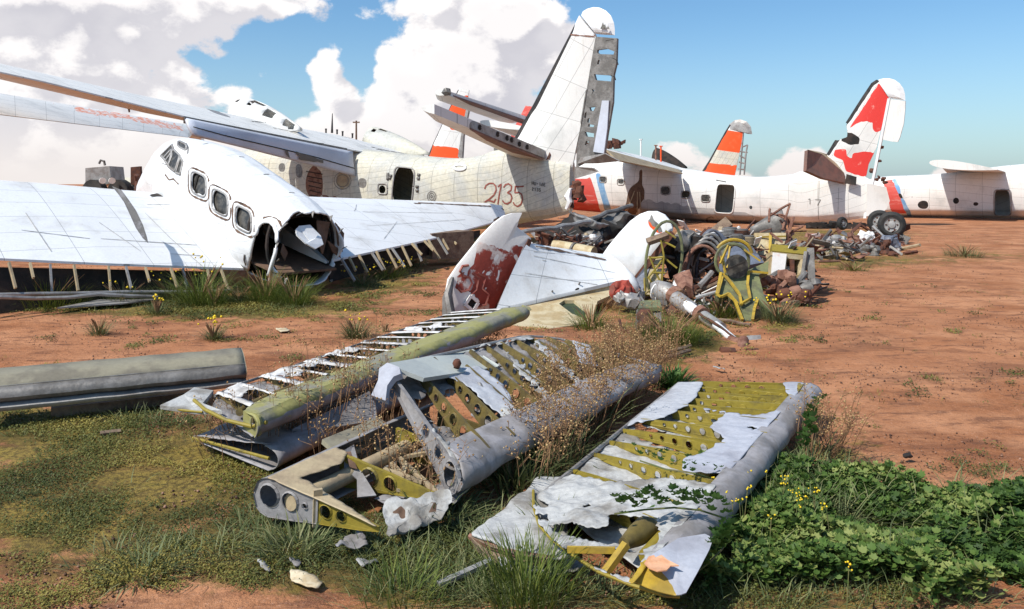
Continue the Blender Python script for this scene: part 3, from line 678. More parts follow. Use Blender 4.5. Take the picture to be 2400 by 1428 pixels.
door2 = rrect(1699, 466, 22, 34, .32, shx=-.10, shy=.06); W2 = [rrect(1413, 421, 8, 7), rrect(1455, 427, 8, 7), rrect(1560, 447, 11, 9.5), rrect(1607, 456, 10, 8.5), rrect(1654, 465, 10, 8.5)]
well2 = [(1490, 430), (1500, 432), (1512, 445), (1510, 462), (1496, 490), (1490, 503), (1455, 500), (1468, 478), (1470, 455), (1478, 438)]
m2 = [(door2, None)] + [(w, None) for w in W2[3:4]] + [(w, 4) for w in (W2[0], W2[1], W2[2], W2[4])] + [(ell(1760, 486, 6, 7), None), (ell(1988, 447, 3.5, 4), None), (well2, 5), ([(1499, 396), (1507, 398), (1505, 436), (1496, 436)], 5)]
m2 = [([(1340, 422), (1384, 415), (1412, 505), (1335, 498)], 1), ([(1384, 412), (1396, 410), (1422, 505), (1410, 506)], 0), ([(1394, 408), (1408, 408), (1436, 503), (1420, 505)], 2),
      ([(1500, 468), (1750, 500), (1790, 512), (1830, 519), (1830, 540), (1500, 540)], 3)] + m2
h2.mask(m2, jit=1.2)
h2.build('fuselage', ['seaplane_white', 'slash_red', 'slash_blue', 'grey_primer', 'glass_dirty', 'dirt_brown'], b2)
decal(full2, [door2], .06, .012, True).build('door_frame', 'seaplane_white', b2, solid=.02)
for w in W2: decal(full2, [w], .05, .012, True).build('window_frame', 'bare_grey_metal', b2, solid=.02)
decal(full2, [[(1488, 448), (1470, 495)], [(1495, 450), (1494, 498)], [(1500, 450), (1503, 490)], [(1480, 470), (1462, 500)]], .05, .05, wj=.6).build('gear_strut', 'tan_plate', b2, split=True)
letters(full2, 'G', 1657, 508, 17, 26, .09, parent=b2); letters(full2, '17', 1891, 466, 13, 20, .03, parent=b2)
decal(full2, [[(1958, 465), (1975, 467)], [(1966, 440), (1964, 500)], [(1920, 424), (1918, 515)]], .012, .012, wj=.6).build('panel_seam', 'ink_grey', b2)
decal(full2, [[(1678, 423), (1702, 427)]], .05, .04).build('grab_rail', 'bare_dark_metal', b2)
fr2 = [((1915, 400), (2028, 424)), ((1937, 362), (2036, 385)), ((1962, 320), (2055, 345)), ((1985, 283), (2066, 300)), ((2020, 228), (2080, 240)), ((2042, 195), (2087, 215)), ((2054, 187), (2090, 200))]
v2 = vfoil(f2, fr2, .4, 44, .06)
redA = [(2060, 196), (2070, 200), (2073, 215), (2079, 198), (2091, 196), (2086, 231), (2066, 305), (2055, 311), (2046, 304), (2044, 288), (2030, 284), (2010, 288), (1990, 303), (2010, 272), (2035, 235), (2050, 210)]
redB = [(1955, 350), (1985, 351), (1984, 365), (1996, 373), (2000, 358), (2030, 355), (2050, 360), (2052, 372), (2042, 412), (2024, 414), (1982, 404), (1976, 375), (1955, 368)]
b2t = [(1978, 286), (2012, 228), (2038, 192), (2052, 184), (2062, 190), (2046, 203), (2022, 240), (1988, 292)]
b2b = [(1928, 360), (1958, 322), (1968, 328), (1944, 366)]
rent = [(1981, 312), (1998, 310), (2006, 318), (2016, 326), (2014, 338), (1990, 340), (1974, 333), (1970, 325), (1984, 322)]
v2.mask([(redA, 1), (redB, 1), (b2t, 2), (b2b, 2), ([(1952, 290), (1984, 288), (1986, 322), (1966, 328), (1950, 330)], None), (rent, 3)], both=True, jit=2.0)
mat('red_fin', (.72, .045, .035), (.78, .3, .25), rough=.5, scale=3, lo=.58, hi=.72, fine=.12)
v2.build('fin', ['seaplane_white', 'red_fin', 'deicer_black', 'dark_void'], b2)
cap_px(f2, (2058, 190), (2084, 231), [(2056, 189), (2062, 186), (2072, 184), (2086, 184), (2098, 188), (2109, 196), (2117, 207), (2121, 220), (2122, 236), (2104, 234), (2084, 231), (2088, 214), (2090, 200), (2075, 196), (2056, 189)], .28).build('fin_tip', 'white_paint', b2, smooth=False)
slab_px(f2, [(2084, 232), (2122, 237), (2121, 262), (2118, 290), (2109, 322), (2104, 333), (2090, 332), (2068, 327), (2072, 300)], .14).build('rudder', 'seaplane_white', b2, smooth=False)
slab_px(f2, [(2080, 231), (2086, 231), (2058, 375), (2030, 512), (2023, 512), (2048, 395)], .22).build('rudder_post', 'white_paint', b2, smooth=False)
q = MB()
for (x, y) in ((2066, 345), (2062, 377), (2044, 400), (2060, 415), (2070, 420), (2075, 428), (2055, 421)): q.ball(f2.at(x, y, 0), .08 + .05 * random.random(), n=4)
q.crumple(.08, 6); q.build('hinge_fitting', 'rust', b2, smooth=False, split=True)
q = MB(); q.plate([f2.at(2032, 430, .3), f2.at(2078, 440, .2), f2.at(2085, 470, .1), f2.at(2080, 490, 0), f2.at(2060, 505, .2), f2.at(2030, 508, .3)], .08); q.crumple(.1, 3); q.build('torn_tail_skin', 'seaplane_white', b2)
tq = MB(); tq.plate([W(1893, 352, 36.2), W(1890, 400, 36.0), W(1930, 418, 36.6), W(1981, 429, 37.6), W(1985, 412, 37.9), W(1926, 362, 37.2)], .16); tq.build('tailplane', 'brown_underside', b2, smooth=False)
tq = MB(); tq.plate([W(1893, 351, 36.2), W(1926, 361, 37.2), W(1985, 411, 37.9), W(1987, 400, 38.6), W(1935, 362, 38.4), W(1972, 373, 38.8), W(1920, 356, 38)], .05); tq.build('tailplane_spar', 'tan_plate', b2, smooth=False)
tq = MB(); tq.plate([f2.at(1984, 408, .55), f2.at(2008, 415, .5), f2.at(2006, 434, .6), f2.at(1980, 430, .62)], .04); tq.build('root_opening', 'dark_void', b2, smooth=False)
w2 = [((11.4, -14, 1.6), (8.8, -14, 1.0), .35), ((12, -1, 3.35), (8.6, -1, 2.55), .5), ((12, 1, 3.5), (8.6, 1, 2.68), .5), ((12, 8, 3.80), (8.6, 8, 3.28), .5), ((11.8, 12, 4.15), (8.8, 12, 3.72), .4), ((11.5, 14.5, 4.4), (9, 14.5, 4.0), .25)]
wg2 = wingfoil(f2, w2, 18, .25); wg2.build('wing', 'seaplane_white', b2)
un = MB(); un.plate([f2.w(8.5, 1.4, 2.70), f2.w(8.5, 9.5, 3.42), f2.w(8.0, 9.5, 2.98), f2.w(8.2, 1.6, 2.50)], .06); un.build('flap', 'tan_plate', b2, smooth=False)
nacelle(b2, f2, -2.6, 11.4, 9.6, 3.2, .8, 'dark_void', False)
nn_ = MB()
for k in range(14): nn_.ball(f2.w(9.6 + random.random() * 2.4, 4.6 + random.random() * 1.0, 3.72 + random.random() * .3), .12 + .2 * random.random(), n=3)
nn_.crumple(.15, 3); nn_.build('engine_remains', 'rust', b2, smooth=False)
for x, y0, y1, mn in ((1502, 378, 327, 'seaplane_white'), (1537, 384, 341, 'rust_light'), (1549, 386, 343, 'orange_paint')):
    q = MB(); q.tube([f2.at(x, y0, .5), f2.at(x, y1, .5)], .045); q.ball(f2.at(x, y1, .5), .08, n=3, sc=(1.4, 1, .6)); q.build('antenna', mn, b2)

# ---- flying boat at the right edge
f4 = Fr(2836, 40.3, ANG)
b4 = thing('wrecked_seaplane', 'white seaplane hull at the right edge, its slash half hidden behind the big wheel', 'seaplane', f4.w(6, 0, 0))
t4 = [(-.2, 3.2, .9, .2), (2, 3.15, .55, .6), (5, 3.1, .12, 1.0), (8, 3.05, .05, 1.15), (12, 2.55, .05, 1.15), (15, 2.4, .05, 1.1), (16.6, 2.0, .35, .7), (17.3, 1.5, .8, .2)]
h4 = hull(f4, t4, da=.12); full4 = hull(f4, t4, da=.3, nn=30).bvh()
h4.mask([([(2070, 425), (2088, 420), (2128, 500), (2090, 500)], 1), ([(2092, 420), (2100, 420), (2140, 515), (2128, 515)], 2), (rrect(2110, 459, 6, 4), 3), (rrect(2138, 463, 6, 4.5), 3), (rrect(2165, 481, 14, 9), 3), (rrect(2240, 470, 9, 8), 3), (rrect(2285, 478, 9, 8), 3), (rrect(2350, 475, 20, 30, .3), None)])
h4.build('fuselage', ['seaplane_white', 'slash_red', 'slash_blue', 'dark_void'], b4)
decal(full4, [rrect(2350, 475, 20, 30, .3)], .06, .012, True).build('door_frame', 'bare_grey_metal', b4, solid=.02)
wingfoil(f4, [((12, -12, 2.0), (9, -12, 1.5), .3), ((12, 0, 3.15), (8.6, 0, 2.6), .5), ((12, 4.6, 3.1), (8.9, 4.6, 2.7), .45)], 14, .4).build('wing', 'seaplane_white', b4)
vfoil(f4, [((2700, 375), (2830, 392)), ((2790, 150), (2860, 170))], .4, 14, .3).build('fin', 'seaplane_white', b4)

# ---- fins of more boats beyond
def far_tail(px, d, label, fin_rows, masks, mats, cap=None, name='wrecked_seaplane', base_y=None, rudder=None, stab=None):
    fr = Fr(px, d, ANG); b_ = thing(name, label, 'seaplane', fr.w(3, 0, 0))
    zt = fr.inv(px, base_y)[1]
    hull(fr, [(-.3, zt - .1, max(zt - 1.7, .35), .15), (2, zt, max(zt - 2, .3), .55), (5, zt + .05, .1, 1.0), (9, zt + .1, .03, 1.15), (14, zt + .1, .05, 1.1), (17, zt - .6, .5, .4)], da=.4, nn=24).build('fuselage', 'seaplane_white', b_)
    v = vfoil(fr, fin_rows, .4, 26, .1); v.mask(masks, both=True, jit=1); v.build('fin', mats, b_)
    if cap: cap_px(fr, cap[0], cap[-1], cap + [cap[0]], .25).build('fin_tip', 'bare_grey_metal' if rudder else 'seaplane_white', b_, smooth=False)
    return fr, b_
fa, ba = far_tail(1078, 47, 'distant seaplane with an orange and white fin seen past the cream hull', [((1001, 372), (1074, 378)), ((1016, 335), (1080, 345)), ((1062, 237), (1094, 246)), ((1076, 206), (1100, 212))],
    [([(1040, 225), (1100, 225), (1090, 277), (1035, 272)], 1), ([(990, 338), (1075, 349), (1075, 385), (990, 385)], 1), ([(1055, 275), (1067, 275), (1065, 308), (1054, 305)], 1), ([(1068, 277), (1078, 277), (1074, 310), (1067, 308)], 1),
     ([(990, 372), (1010, 332), (1056, 235), (1070, 205), (1076, 210), (1062, 240), (1016, 338), (1004, 372)], 2)], ['seaplane_white', 'orange_paint', 'deicer_black'], base_y=372)
slab_px(fa, [(1094, 246), (1100, 250), (1086, 320), (1083, 372), (1073, 368), (1080, 320)], .15).build('rudder', 'bare_grey_metal', ba, smooth=False)
fb, bb = far_tail(1722, 60, 'distant seaplane with an orange and cream fin and a bare grey fin tip', [((1645, 402), (1722, 412)), ((1662, 376), (1728, 385)), ((1700, 308), (1742, 315)), ((1710, 292), (1742, 298))],
    [([(1696, 303), (1750, 311), (1738, 360), (1680, 352)], 1), ([(1655, 380), (1728, 389), (1728, 420), (1640, 412)], 1), ([(1670, 350), (1738, 360), (1730, 389), (1655, 380)], 3),
     ([(1642, 402), (1695, 306), (1708, 286), (1716, 290), (1703, 310), (1652, 402)], 2)], ['seaplane_white', 'orange_paint', 'deicer_black', 'cream_weathered'], base_y=408)
cap_px(fb, (1706, 300), (1742, 310), [(1704, 303), (1710, 291), (1722, 282), (1735, 280), (1750, 285), (1760, 297), (1763, 315), (1752, 314), (1743, 308), (1722, 303), (1704, 303)], .3).build('fin_tip', 'bare_grey_metal', bb, smooth=False)
q = MB()
for (a_, c_) in (((1742, 310), (1734, 410)), ((1735, 355), (1752, 358)), ((1752, 340), (1746, 370)), ((1734, 365), (1746, 372)), ((1732, 380), (1748, 384)), ((1748, 362), (1744, 410)), ((1731, 396), (1746, 398)), ((1740, 345), (1752, 340))): q.tube([fb.at(*a_, 0), fb.at(*c_, 0)], .06, n=4)
q.build('rudder_frame', 'bare_grey_metal', bb)
fc, bc = far_tail(1330, 35, 'seaplane tail behind the white fin, with a long round tipped tailplane', [((1185, 350), (1320, 372)), ((1210, 290), (1325, 305)), ((1232, 248), (1330, 262))], [([(1150, 200), (1400, 200), (1400, 400), (1150, 400)], 1)], ['seaplane_white', 'slash_red'], base_y=372)
A, B = W(1235, 278, 34.5), W(1045, 217, 29.5); h3 = V((fc.h.x, fc.h.y, .05))
orient(foil([(A + h3 * 1.5, A, .36, V((0, 0, 1))), (A.lerp(B, .85) + h3 * 1.1, A.lerp(B, .85), .3, V((0, 0, 1))), (B + h3 * .5, B, .16, V((0, 0, 1)))], 18, .15, th_te=.16), V((0, 0, 1))).build('tailplane', 'seaplane_white', bc)
q = MB(); q.ball(W(1048, 216, 29.4), .17, n=4); q.crumple(.09, 7); q.build('tip_fitting', 'bare_dark_metal', bc, smooth=False)
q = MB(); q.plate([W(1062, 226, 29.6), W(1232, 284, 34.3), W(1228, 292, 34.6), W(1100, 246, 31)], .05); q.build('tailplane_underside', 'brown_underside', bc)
# far wing with orange streaks at the left edge
ft = Fr(760, 48, ANG); bt = thing('wrecked_seaplane', 'far white seaplane wing with faded orange streaks under the near wing', 'seaplane', ft.w(6, 0, 0))
wf = MB(); rows = []
P0 = [W(452, 300, 36), W(440, 322, 33)]; P1 = [W(-60, 215, 25), W(-60, 262, 21.5)]
up = V((0, 0, 1)); wf = orient(foil([(P0[0], P0[1], .4, up), (P1[0], P1[1], .35, up)], 18, .1), up)
wf.mask([([(100, 236), (180, 240), (180, 250)], 1), ([(180, 252), (300, 268), (380, 285), (440, 302), (440, 309), (380, 298), (300, 281), (180, 262)], 1)], jit=11)
wf.build('wing', ['seaplane_white', 'faded_orange'], bt)
hull(ft, [(-.3, 2.2, .8, .15), (2, 2.3, .5, .55), (5, 2.4, .1, 1.0), (9, 2.5, .03, 1.15), (13, 2.3, .05, 1.1), (15, 1.6, .5, .4)], da=.4, nn=24).build('fuselage', 'seaplane_white', bt)
vw = MB(); vw.bar(W(452, 305, 36), ft.w(9, 1, 2.6), .5, .3); vw.build('wing_stub', 'seaplane_white', bt)
# ---------------------------------------------------------------- broken twin-engined aeroplane on the left
fB = Fr(730, 14.6, math.atan2(.69, -.72))
bB = thing('wrecked_propeller_aircraft', 'white propeller aircraft body with a row of framed windows, its tail torn off', 'aircraft', fB.w(3, 0, 0))
tB = [(-.02, 1.47, .13, .70), (.5, 1.74, .12, .74), (1.1, 1.98, .14, .77), (1.8, 2.24, .28, .80), (3, 2.66, .55, .84), (4, 2.86, .85, .85), (4.8, 2.98, 1.0, .82), (5.3, 2.98, 1.05, .78), (5.75, 2.72, 1.1, .72), (6.2, 2.44, 1.2, .62), (6.7, 2.25, 1.35, .45), (7.0, 2.0, 1.55, .22)]
hB = hull(fB, tB, da=.03, nn=72, prof=ROUND, close_ends=(False, True)); fullB = hull(fB, tB, da=.12, nn=40, prof=ROUND, close_ends=(False, True)).bvh()
winB = [rrect(467, 433, 17, 24, .5, shx=.0, shy=.45), rrect(517, 475, 18, 25, .5, shx=.0, shy=.5), rrect(572, 515, 18, 25, .5, shx=.0, shy=.5)]
doorB = [(600, 545), (604, 532), (612, 524), (622, 520), (634, 522), (644, 530), (650, 545), (652, 565), (648, 590), (642, 612), (634, 632), (628, 660), (575, 668), (582, 640), (590, 590)]
cockB = [[(378, 366), (404, 340), (408, 352), (390, 377)], [(384, 372), (402, 352), (405, 366), (396, 388)], [(406, 350), (423, 366), (411, 403), (396, 391)], [(424, 370), (430, 380), (424, 410), (414, 406)], rrect(428, 343, 10, 7, .5, shy=.5)]
rent = [(470, 418)]
hB.mask([(w, None) for w in winB] + [(w, 1) for w in cockB] + [(doorB, None)])
# ragged edge where the tail broke away
kf = []
for i, f in enumerate(hB.f):
    c = sum((hB.v[k] for k in f), V()) / len(f); a_ = (c.x - fB.O.x) * fB.h.x + (c.y - fB.O.y) * fB.h.y
    kf.append(a_ > .10 + .30 * noise.noise(c * 2.3) + .10 * noise.noise(c * 8) + .16 * max(0, 1.0 - c.z))
hB.f = [f for f, k in zip(hB.f, kf) if k]; hB.m = [f for f, k in zip(hB.m, kf) if k]; hB.uv = [f for f, k in zip(hB.uv, kf) if k]; hB.relax(2)
hB.build('fuselage', ['white_paint', 'glass_dirty', 'deicer_black'], bB, solid=.025)
pn = hull(fB, [(a, zt - .045, zb + .045, hw - .045) for a, zt, zb, hw in tB[:9]], da=.03, nn=72, prof=ROUND, close_ends=(False, False)); pn.f = [f for f in pn.f if any(inside(*pix(sum((pn.v[k] for k in f), V()) / 4), [(cx_ + (x - cx_) * 1.12, cy2 + (y - cy2) * 1.12) for x, y in w]) for w in winB for cx_, cy2 in ((sum(p[0] for p in w) / len(w), sum(p[1] for p in w) / len(w)),)) and (sum((pn.v[k] for k in f), V()) / 4 - V((fB.O.x, fB.O.y, 0))).dot(V((fB.L.x, fB.L.y, 0))) > 0]; pn.m = [0] * len(pn.f); pn.uv = [None] * len(pn.f); pn.build('window_pane', 'glass_dirty', bB, split=True)
lin = hull(fB, [(max(a, .3), zt - .08, zb + .08, hw - .08) for a, zt, zb, hw in tB[:8]], da=.06, nn=40, prof=ROUND, close_ends=(False, True)); lin.mask([(w, None) for w in ([doorB] + cockB)], both=False); lin.build('cabin_shade_shell', 'dark_void', bB)  # near-black shell added inside the white skin to paint the cabin's darkness
big_w = lambda c, s_: [(c[0] + (x - c[0]) * s_, c[1] + (y - c[1]) * s_) for x, y in winB[0]]
for w in winB:
    cx, cy_ = sum(p[0] for p in w) / len(w), sum(p[1] for p in w) / len(w)
    decal(fullB, [[(cx + (x - cx) * 1.04, cy_ + (y - cy_) * 1.04) for x, y in w]], .03, .02, True).build('window_frame', 'bare_grey_metal', bB, solid=.02)
    o_ = [(cx + (x - cx) * 1.42, cy_ + (y - cy_) * 1.38) for x, y in w]
    decal(fullB, [o_[i:i + 7] for i in (0, 6, 12, 17)] , .03, .02, wj=1.1, step=2).build('dark_sealant', 'dirt_brown', bB, split=True)
for c_ in cockB: decal(fullB, [c_], .04, .02, True).build('window_frame', 'bare_grey_metal', bB, solid=.02)
decal(fullB, [[(618, 512), (634, 508), (648, 513), (657, 522), (661, 532)], [(389, 410), (398, 422), (408, 420), (420, 432)]], .035, .02, wj=1.).build('dark_sealant', 'dirt_brown', bB, split=True)
decal(fullB, [[(596, 552), (604, 548), (607, 534), (614, 525), (623, 520), (636, 522), (646, 532), (652, 548), (652, 570), (648, 595), (640, 620), (632, 645)]], .07, .03).build('door_frame', 'white_paint', bB, solid=.03)
decal(fullB, [[(576, 596), (575, 608), (579, 620)]], .02, .03).build('door_handle', 'bare_dark_metal', bB, solid=.02)
decal(fullB, [[(476, 340), (488, 337)], [(560, 369), (572, 370)], [(618, 411), (630, 410)], [(677, 453), (690, 454)], [(505, 331), (512, 334)], [(545, 343), (560, 346)], [(436, 337), (442, 349), (441, 362)], [(372, 378), (400, 390), (425, 412)]], .035, .015, step=2).build('slot', 'bare_dark_metal', bB, split=True)
# inside: floor, bulkhead, torn skin, wall ribs
q = MB()
for a_ in (.35, .95, 1.6, 2.3, 3.0):
    _, zt, zb, hw = lerp_table(tB, a_)
    q.tube([fB.w(a_, x * hw * .95, zb + .03 + z * (zt - zb - .06)) for x, z in ROUND] + [fB.w(a_, -x * hw * .95, zb + .03 + z * (zt - zb - .06)) for x, z in ROUND[-2::-1]], .03, n=5)
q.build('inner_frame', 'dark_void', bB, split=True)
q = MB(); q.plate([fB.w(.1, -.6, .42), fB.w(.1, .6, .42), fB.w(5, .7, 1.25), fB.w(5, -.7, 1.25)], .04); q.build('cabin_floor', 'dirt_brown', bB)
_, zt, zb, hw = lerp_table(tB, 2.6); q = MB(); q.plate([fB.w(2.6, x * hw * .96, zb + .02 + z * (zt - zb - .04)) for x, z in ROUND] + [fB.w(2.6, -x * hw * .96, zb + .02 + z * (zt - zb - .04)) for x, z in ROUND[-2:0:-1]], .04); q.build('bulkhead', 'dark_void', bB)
q = MB(); q.plate([W(700, 530, 14.55), W(728, 527, 14.7), W(752, 552, 14.7), W(758, 572, 14.6), W(738, 583, 14.4), W(716, 570, 14.3), W(697, 552, 14.3), W(694, 538, 14.4)], .025, holes=[[W(703, 540, 14.5), W(706, 542, 14.5), W(724, 566, 14.45), W(720, 564, 14.45)]]); q.crumple(.03, 3); q.build('torn_skin', 'white_paint', bB, smooth=False)
q = MB()
for poly in ([(745, 515, 14.8), (772, 520, 15.0), (766, 560, 15.0), (757, 596, 14.8), (750, 575, 14.7)], [(786, 522, 15.1), (806, 548, 15.3), (804, 590, 15.3), (792, 572, 15.2)], [(768, 565, 15.0), (792, 580, 15.2), (800, 604, 15.3), (780, 592, 15.1)], [(664, 570, 14.2), (676, 590, 14.3), (672, 608, 14.2), (660, 590, 14.1)]): q.plate([W(*p) for p in poly], .02)
q.crumple(.04, 3); q.build('torn_skin', 'dirt_brown', bB, smooth=False, split=True)
q = MB()
for k in range(14):
    x, z = ROUND[k % 13]; s_ = 1 if k % 2 else -1; p = fB.w(.02, s_ * x * .71, .13 + z * 1.36); q.plate([p, p + V((.06, 0, .02)), p + V((random.uniform(-.08, .08), -.12, random.uniform(-.12, .1)))], .012)
q.build('ragged_shard', 'bare_dark_metal', bB, smooth=False, split=True)
# wings
wl = orient(foil([(fB.w(4.9, .6, 1.72), fB.w(1.35, .6, .40), .42, up), (fB.w(4.7, 3, 1.95), fB.w(1.4, 3, .66), .38, up), (fB.w(4.5, 6.0, 2.2), fB.w(1.9, 6.0, 1.0), .25, up)], 26, .06, th_te=.03), up)
wl.mask([([(340, 460), (358, 455), (383, 449), (396, 461), (358, 463)], 1)]); wl.build('wing', ['white_paint', 'dark_void', 'bare_grey_metal'], bB)
decal(wl.bvh(), [[(345, 480), (400, 480)], [(340, 500), (400, 560), (480, 630)], [(232, 522), (330, 590)], [(236, 560), (460, 575)], [(400, 596), (470, 600)], [(50, 540), (210, 560)], [(60, 500), (120, 590)]], .018, .008, wj=.8).build('panel_seam', 'grey_primer', bB)
wr = orient(foil([(fB.w(4.5, -.5, 1.70), fB.w(.3, -.5, .52), .45, up), (fB.w(4.35, -4.5, 1.55), fB.w(2.0, -4.5, .66), .32, up), (fB.w(4.3, -8.0, 1.42), fB.w(3.55, -8.0, .86), .18, up), (fB.w(4.22, -8.6, 1.40), fB.w(3.75, -8.6, .95), .12, up), (fB.w(4.05, -9.0, 1.34), fB.w(3.9, -9.0, 1.1), .05, up)], 24, .1, th_te=.03), up)
wr.build('wing', 'white_paint', bB)
decal(wr.bvh(), [[(980, 476), (1150, 484)], [(970, 477), (985, 478)], [(1175, 488), (1186, 498)], [(1156, 518), (1170, 510)]], .05, .01, wj=1.).build('dark_sealant', 'dirt_brown', bB, split=True)
decal(wr.bvh(), [[(835, 480), (833, 492), (829, 495)], [(850, 497), (1060, 500)], [(900, 560), (930, 520)], [(860, 530), (1090, 515)]], .012, .008, wj=.8).build('panel_seam', 'grey_primer', bB)
# open trailing edges: little ribs hanging below
def te_ribs(n, A, B, drop, back, parent, zl):
    for i in range(n):
        t_ = max(0, min(1, (i + random.uniform(-.38, .38)) / (n - 1))); p = A.lerp(B, t_); e_ = V((p.x, p.y, max(.04, p.z - drop * random.choice((1, 1, .8, .55))))) + back * (1 + .3 * random.uniform(-1, 1)) + V((random.uniform(-.05, .05), 0, .06 * random.random()))
        q = MB(); q.bar(p + V((0, 0, .01)), e_, .03, .05); q.build('trailing_rib', 'tan_plate' if i % 3 else 'bare_grey_metal', parent, smooth=False)
bk = V((-fB.h.x, -fB.h.y, 0))
te_ribs(15, fB.w(1.36, 6.0, .96), fB.w(1.34, .95, .40), .42, bk * .22, bB, .1); te_ribs(15, fB.w(.38, -.9, .54), fB.w(2.35, -5.4, .70), .42, bk * .32, bB, .1)
q = MB(); q.plate([fB.w(1.75, 6, .85), fB.w(1.6, .9, .36), fB.w(1.5, .9, .0), fB.w(1.6, 6, .0)], .03); q.build('underwing_shade_sheet', 'dark_void', bB)  # dark sheet down to the ground, paints the shade below the near wing
q = MB(); q.plate([fB.w(.7, -.8, .5), fB.w(2.8, -5.6, .66), fB.w(3.3, -7.4, .72), fB.w(3.3, -7.4, .55), fB.w(2.7, -5.6, .30), fB.w(.6, -.8, .1)], .03); q.build('underwing_shade_sheet', 'dark_void', bB)  # painted shade again, a dark sheet below the far wing
q = MB(); q.tube(wob([fB.w(1.12, 6, .46), fB.w(1.1, .95, .06)], .03), .03); q.build('lower_rail', 'bare_grey_metal', bB)
q = MB(); q.tube(wob([fB.w(.85, 6, .45), fB.w(.9, 2.4, .12)], .06), .03); q.plate([fB.w(.9, 3.9, .1), fB.w(.7, 3.0, .09), fB.w(1.0, 2.3, .06), fB.w(1.2, 3.2, .12)], .02); q.build('fallen_flap_strip', 'bare_grey_metal', bB, smooth=False)
# engine nacelle on the near wing
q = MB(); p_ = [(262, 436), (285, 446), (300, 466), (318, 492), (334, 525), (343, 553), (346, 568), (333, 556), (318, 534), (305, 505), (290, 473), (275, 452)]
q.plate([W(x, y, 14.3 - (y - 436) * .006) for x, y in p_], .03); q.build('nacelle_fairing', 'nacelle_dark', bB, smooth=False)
q = MB(); q.tube([fB.w(6.9, .40, 1.55), fB.w(7.05, .30, 2.05), fB.w(6.95, .35, 2.2)], .05); q.build('nose_rim', 'rust', bB)

# ---------------------------------------------------------------- twin fin tail lying on its side
tt = thing('broken_tail_unit', 'white twin finned aircraft tail on the ground, one fin worn dark red', 'aircraft tail', G(1250, 745))
A_, B_, C_, D_ = W(1240, 573, 13.1), W(1420, 603, 14.6), W(1487, 653, 13.9), W(1163, 729, 12.1)
sec = []
stab = orient(foil([(A_, D_, .22, up), (B_, C_, .2, up)], 26, .06, th_te=.05), V((0, -.4, 1)))
stab.mask([([(1243, 662), (1250, 662), (1256, 670), (1245, 668)], 1), ([(1345, 680), (1356, 672), (1362, 680), (1352, 684)], 1)]); stab.build('tailplane', ['white_paint', 'dark_void'], tt); bst = stab.bvh()
decal(bst, [[(1250, 590), (1300, 594)], [(1300, 575), (1418, 612)], [(1250, 600), (1480, 648)], [(1230, 640), (1400, 668)], [(1270, 610), (1280, 612)]], .010, .006, wj=1.).build('panel_seam', 'grey_primer', tt)
decal(bst, [[(1255, 578), (1330, 592), (1420, 610)]], .035, .012, wj=1.2).build('hinge_gap', 'dirt_brown', tt)
def pxslab(pts, dfun, th, masks=None, mats=('white_paint',), name='fin', parent=None, cell=.035, bulge=.05, jit=0, crumple=0., csc=2.):
    # a plate with rounded faces, meshed finely over a traced outline
    cx, cy_ = sum(p[0] for p in pts) / len(pts), sum(p[1] for p in pts) / len(pts); P = [W(x, y, dfun(x, y)) for x, y in pts]; cpt = W(cx, cy_, dfun(cx, cy_)); n_ = V((0, 0, 0))
    dens = []
    for (a, b) in zip(P, P[1:] + P[:1]):
        k = max(1, int((a - b).length / cell)); dens += [a.lerp(b, i / k) for i in range(k)]; n_ += (a - cpt).cross(b - cpt)
    n_ = n_.normalized(); n_ = -n_ if n_.dot(V((0, 0, H)) - cpt) < 0 else n_
    m_ = 16; front = []; back = []
    for k in range(m_ + 1):
        s_ = 1 - k / m_; w_2 = th / 2 + bulge * (1 - s_ ** 4)
        front.append([cpt + (p - cpt) * s_ + n_ * w_2 for p in dens]); back.append([cpt + (p - cpt) * s_ - n_ * w_2 for p in dens])
    mb = MB(); mb.grid(back[::-1] + front, close=True)
    f = mb.f[-1]; nn2 = (mb.v[f[1]] - mb.v[f[0]]).cross(mb.v[f[2]] - mb.v[f[0]])
    mid = mb.f[(m_ + 1 + m_ // 2) * len(dens)]; nn2 = (mb.v[mid[1]] - mb.v[mid[0]]).cross(mb.v[mid[3]] - mb.v[mid[0]])
    if nn2.dot(n_) < 0: mb.f = [q_[::-1] for q_ in mb.f]
    if masks: mb.mask(masks, jit=jit)
    if crumple: mb.crumple(crumple, csc, cx); mb.crumple(crumple * .4, csc * 3.1, cy_)
    return mb.build(name, list(mats), parent)
fl_pts = [(1046, 742), (1042, 700), (1050, 655), (1072, 622), (1098, 590), (1128, 552), (1158, 522), (1180, 506), (1200, 500), (1222, 499), (1215, 515), (1210, 532), (1222, 541), (1243, 558), (1232, 590), (1208, 640), (1182, 690), (1160, 728), (1154, 741)]
dl = lambda x, y: 12.35 + (x - 1046) * .0040
redL = [(1118, 572), (1150, 574), (1190, 588), (1197, 600), (1205, 592), (1204, 604), (1214, 620), (1205, 645), (1185, 690), (1160, 735), (1130, 732), (1118, 735), (1124, 700), (1105, 690), (1095, 680), (1078, 690), (1066, 675), (1072, 648), (1096, 634), (1112, 620), (1116, 595)]
redL2 = [(1192, 582), (1200, 575), (1210, 574), (1222, 580), (1228, 576), (1222, 592), (1214, 608), (1210, 598), (1196, 595)]
whL = [[(1124, 630), (1150, 640), (1151, 646), (1132, 640)], [(1135, 668), (1146, 672), (1143, 682), (1134, 680)], [(1168, 632), (1173, 636), (1166, 660), (1160, 656)], [(1086, 636), (1098, 640), (1093, 655), (1084, 648)]]
diam = [(1104, 693), (1121, 709), (1109, 730), (1090, 714)]
pxslab(fl_pts, dl, .05, [(redL, 1), (redL2, 1)] + [(w, 2) for w in whL] + [([(x * 1 + 0, y) for x, y in diam], 3)], ('stained_white', 'worn_red', 'stained_white', 'dark_void'), parent=tt, jit=5)
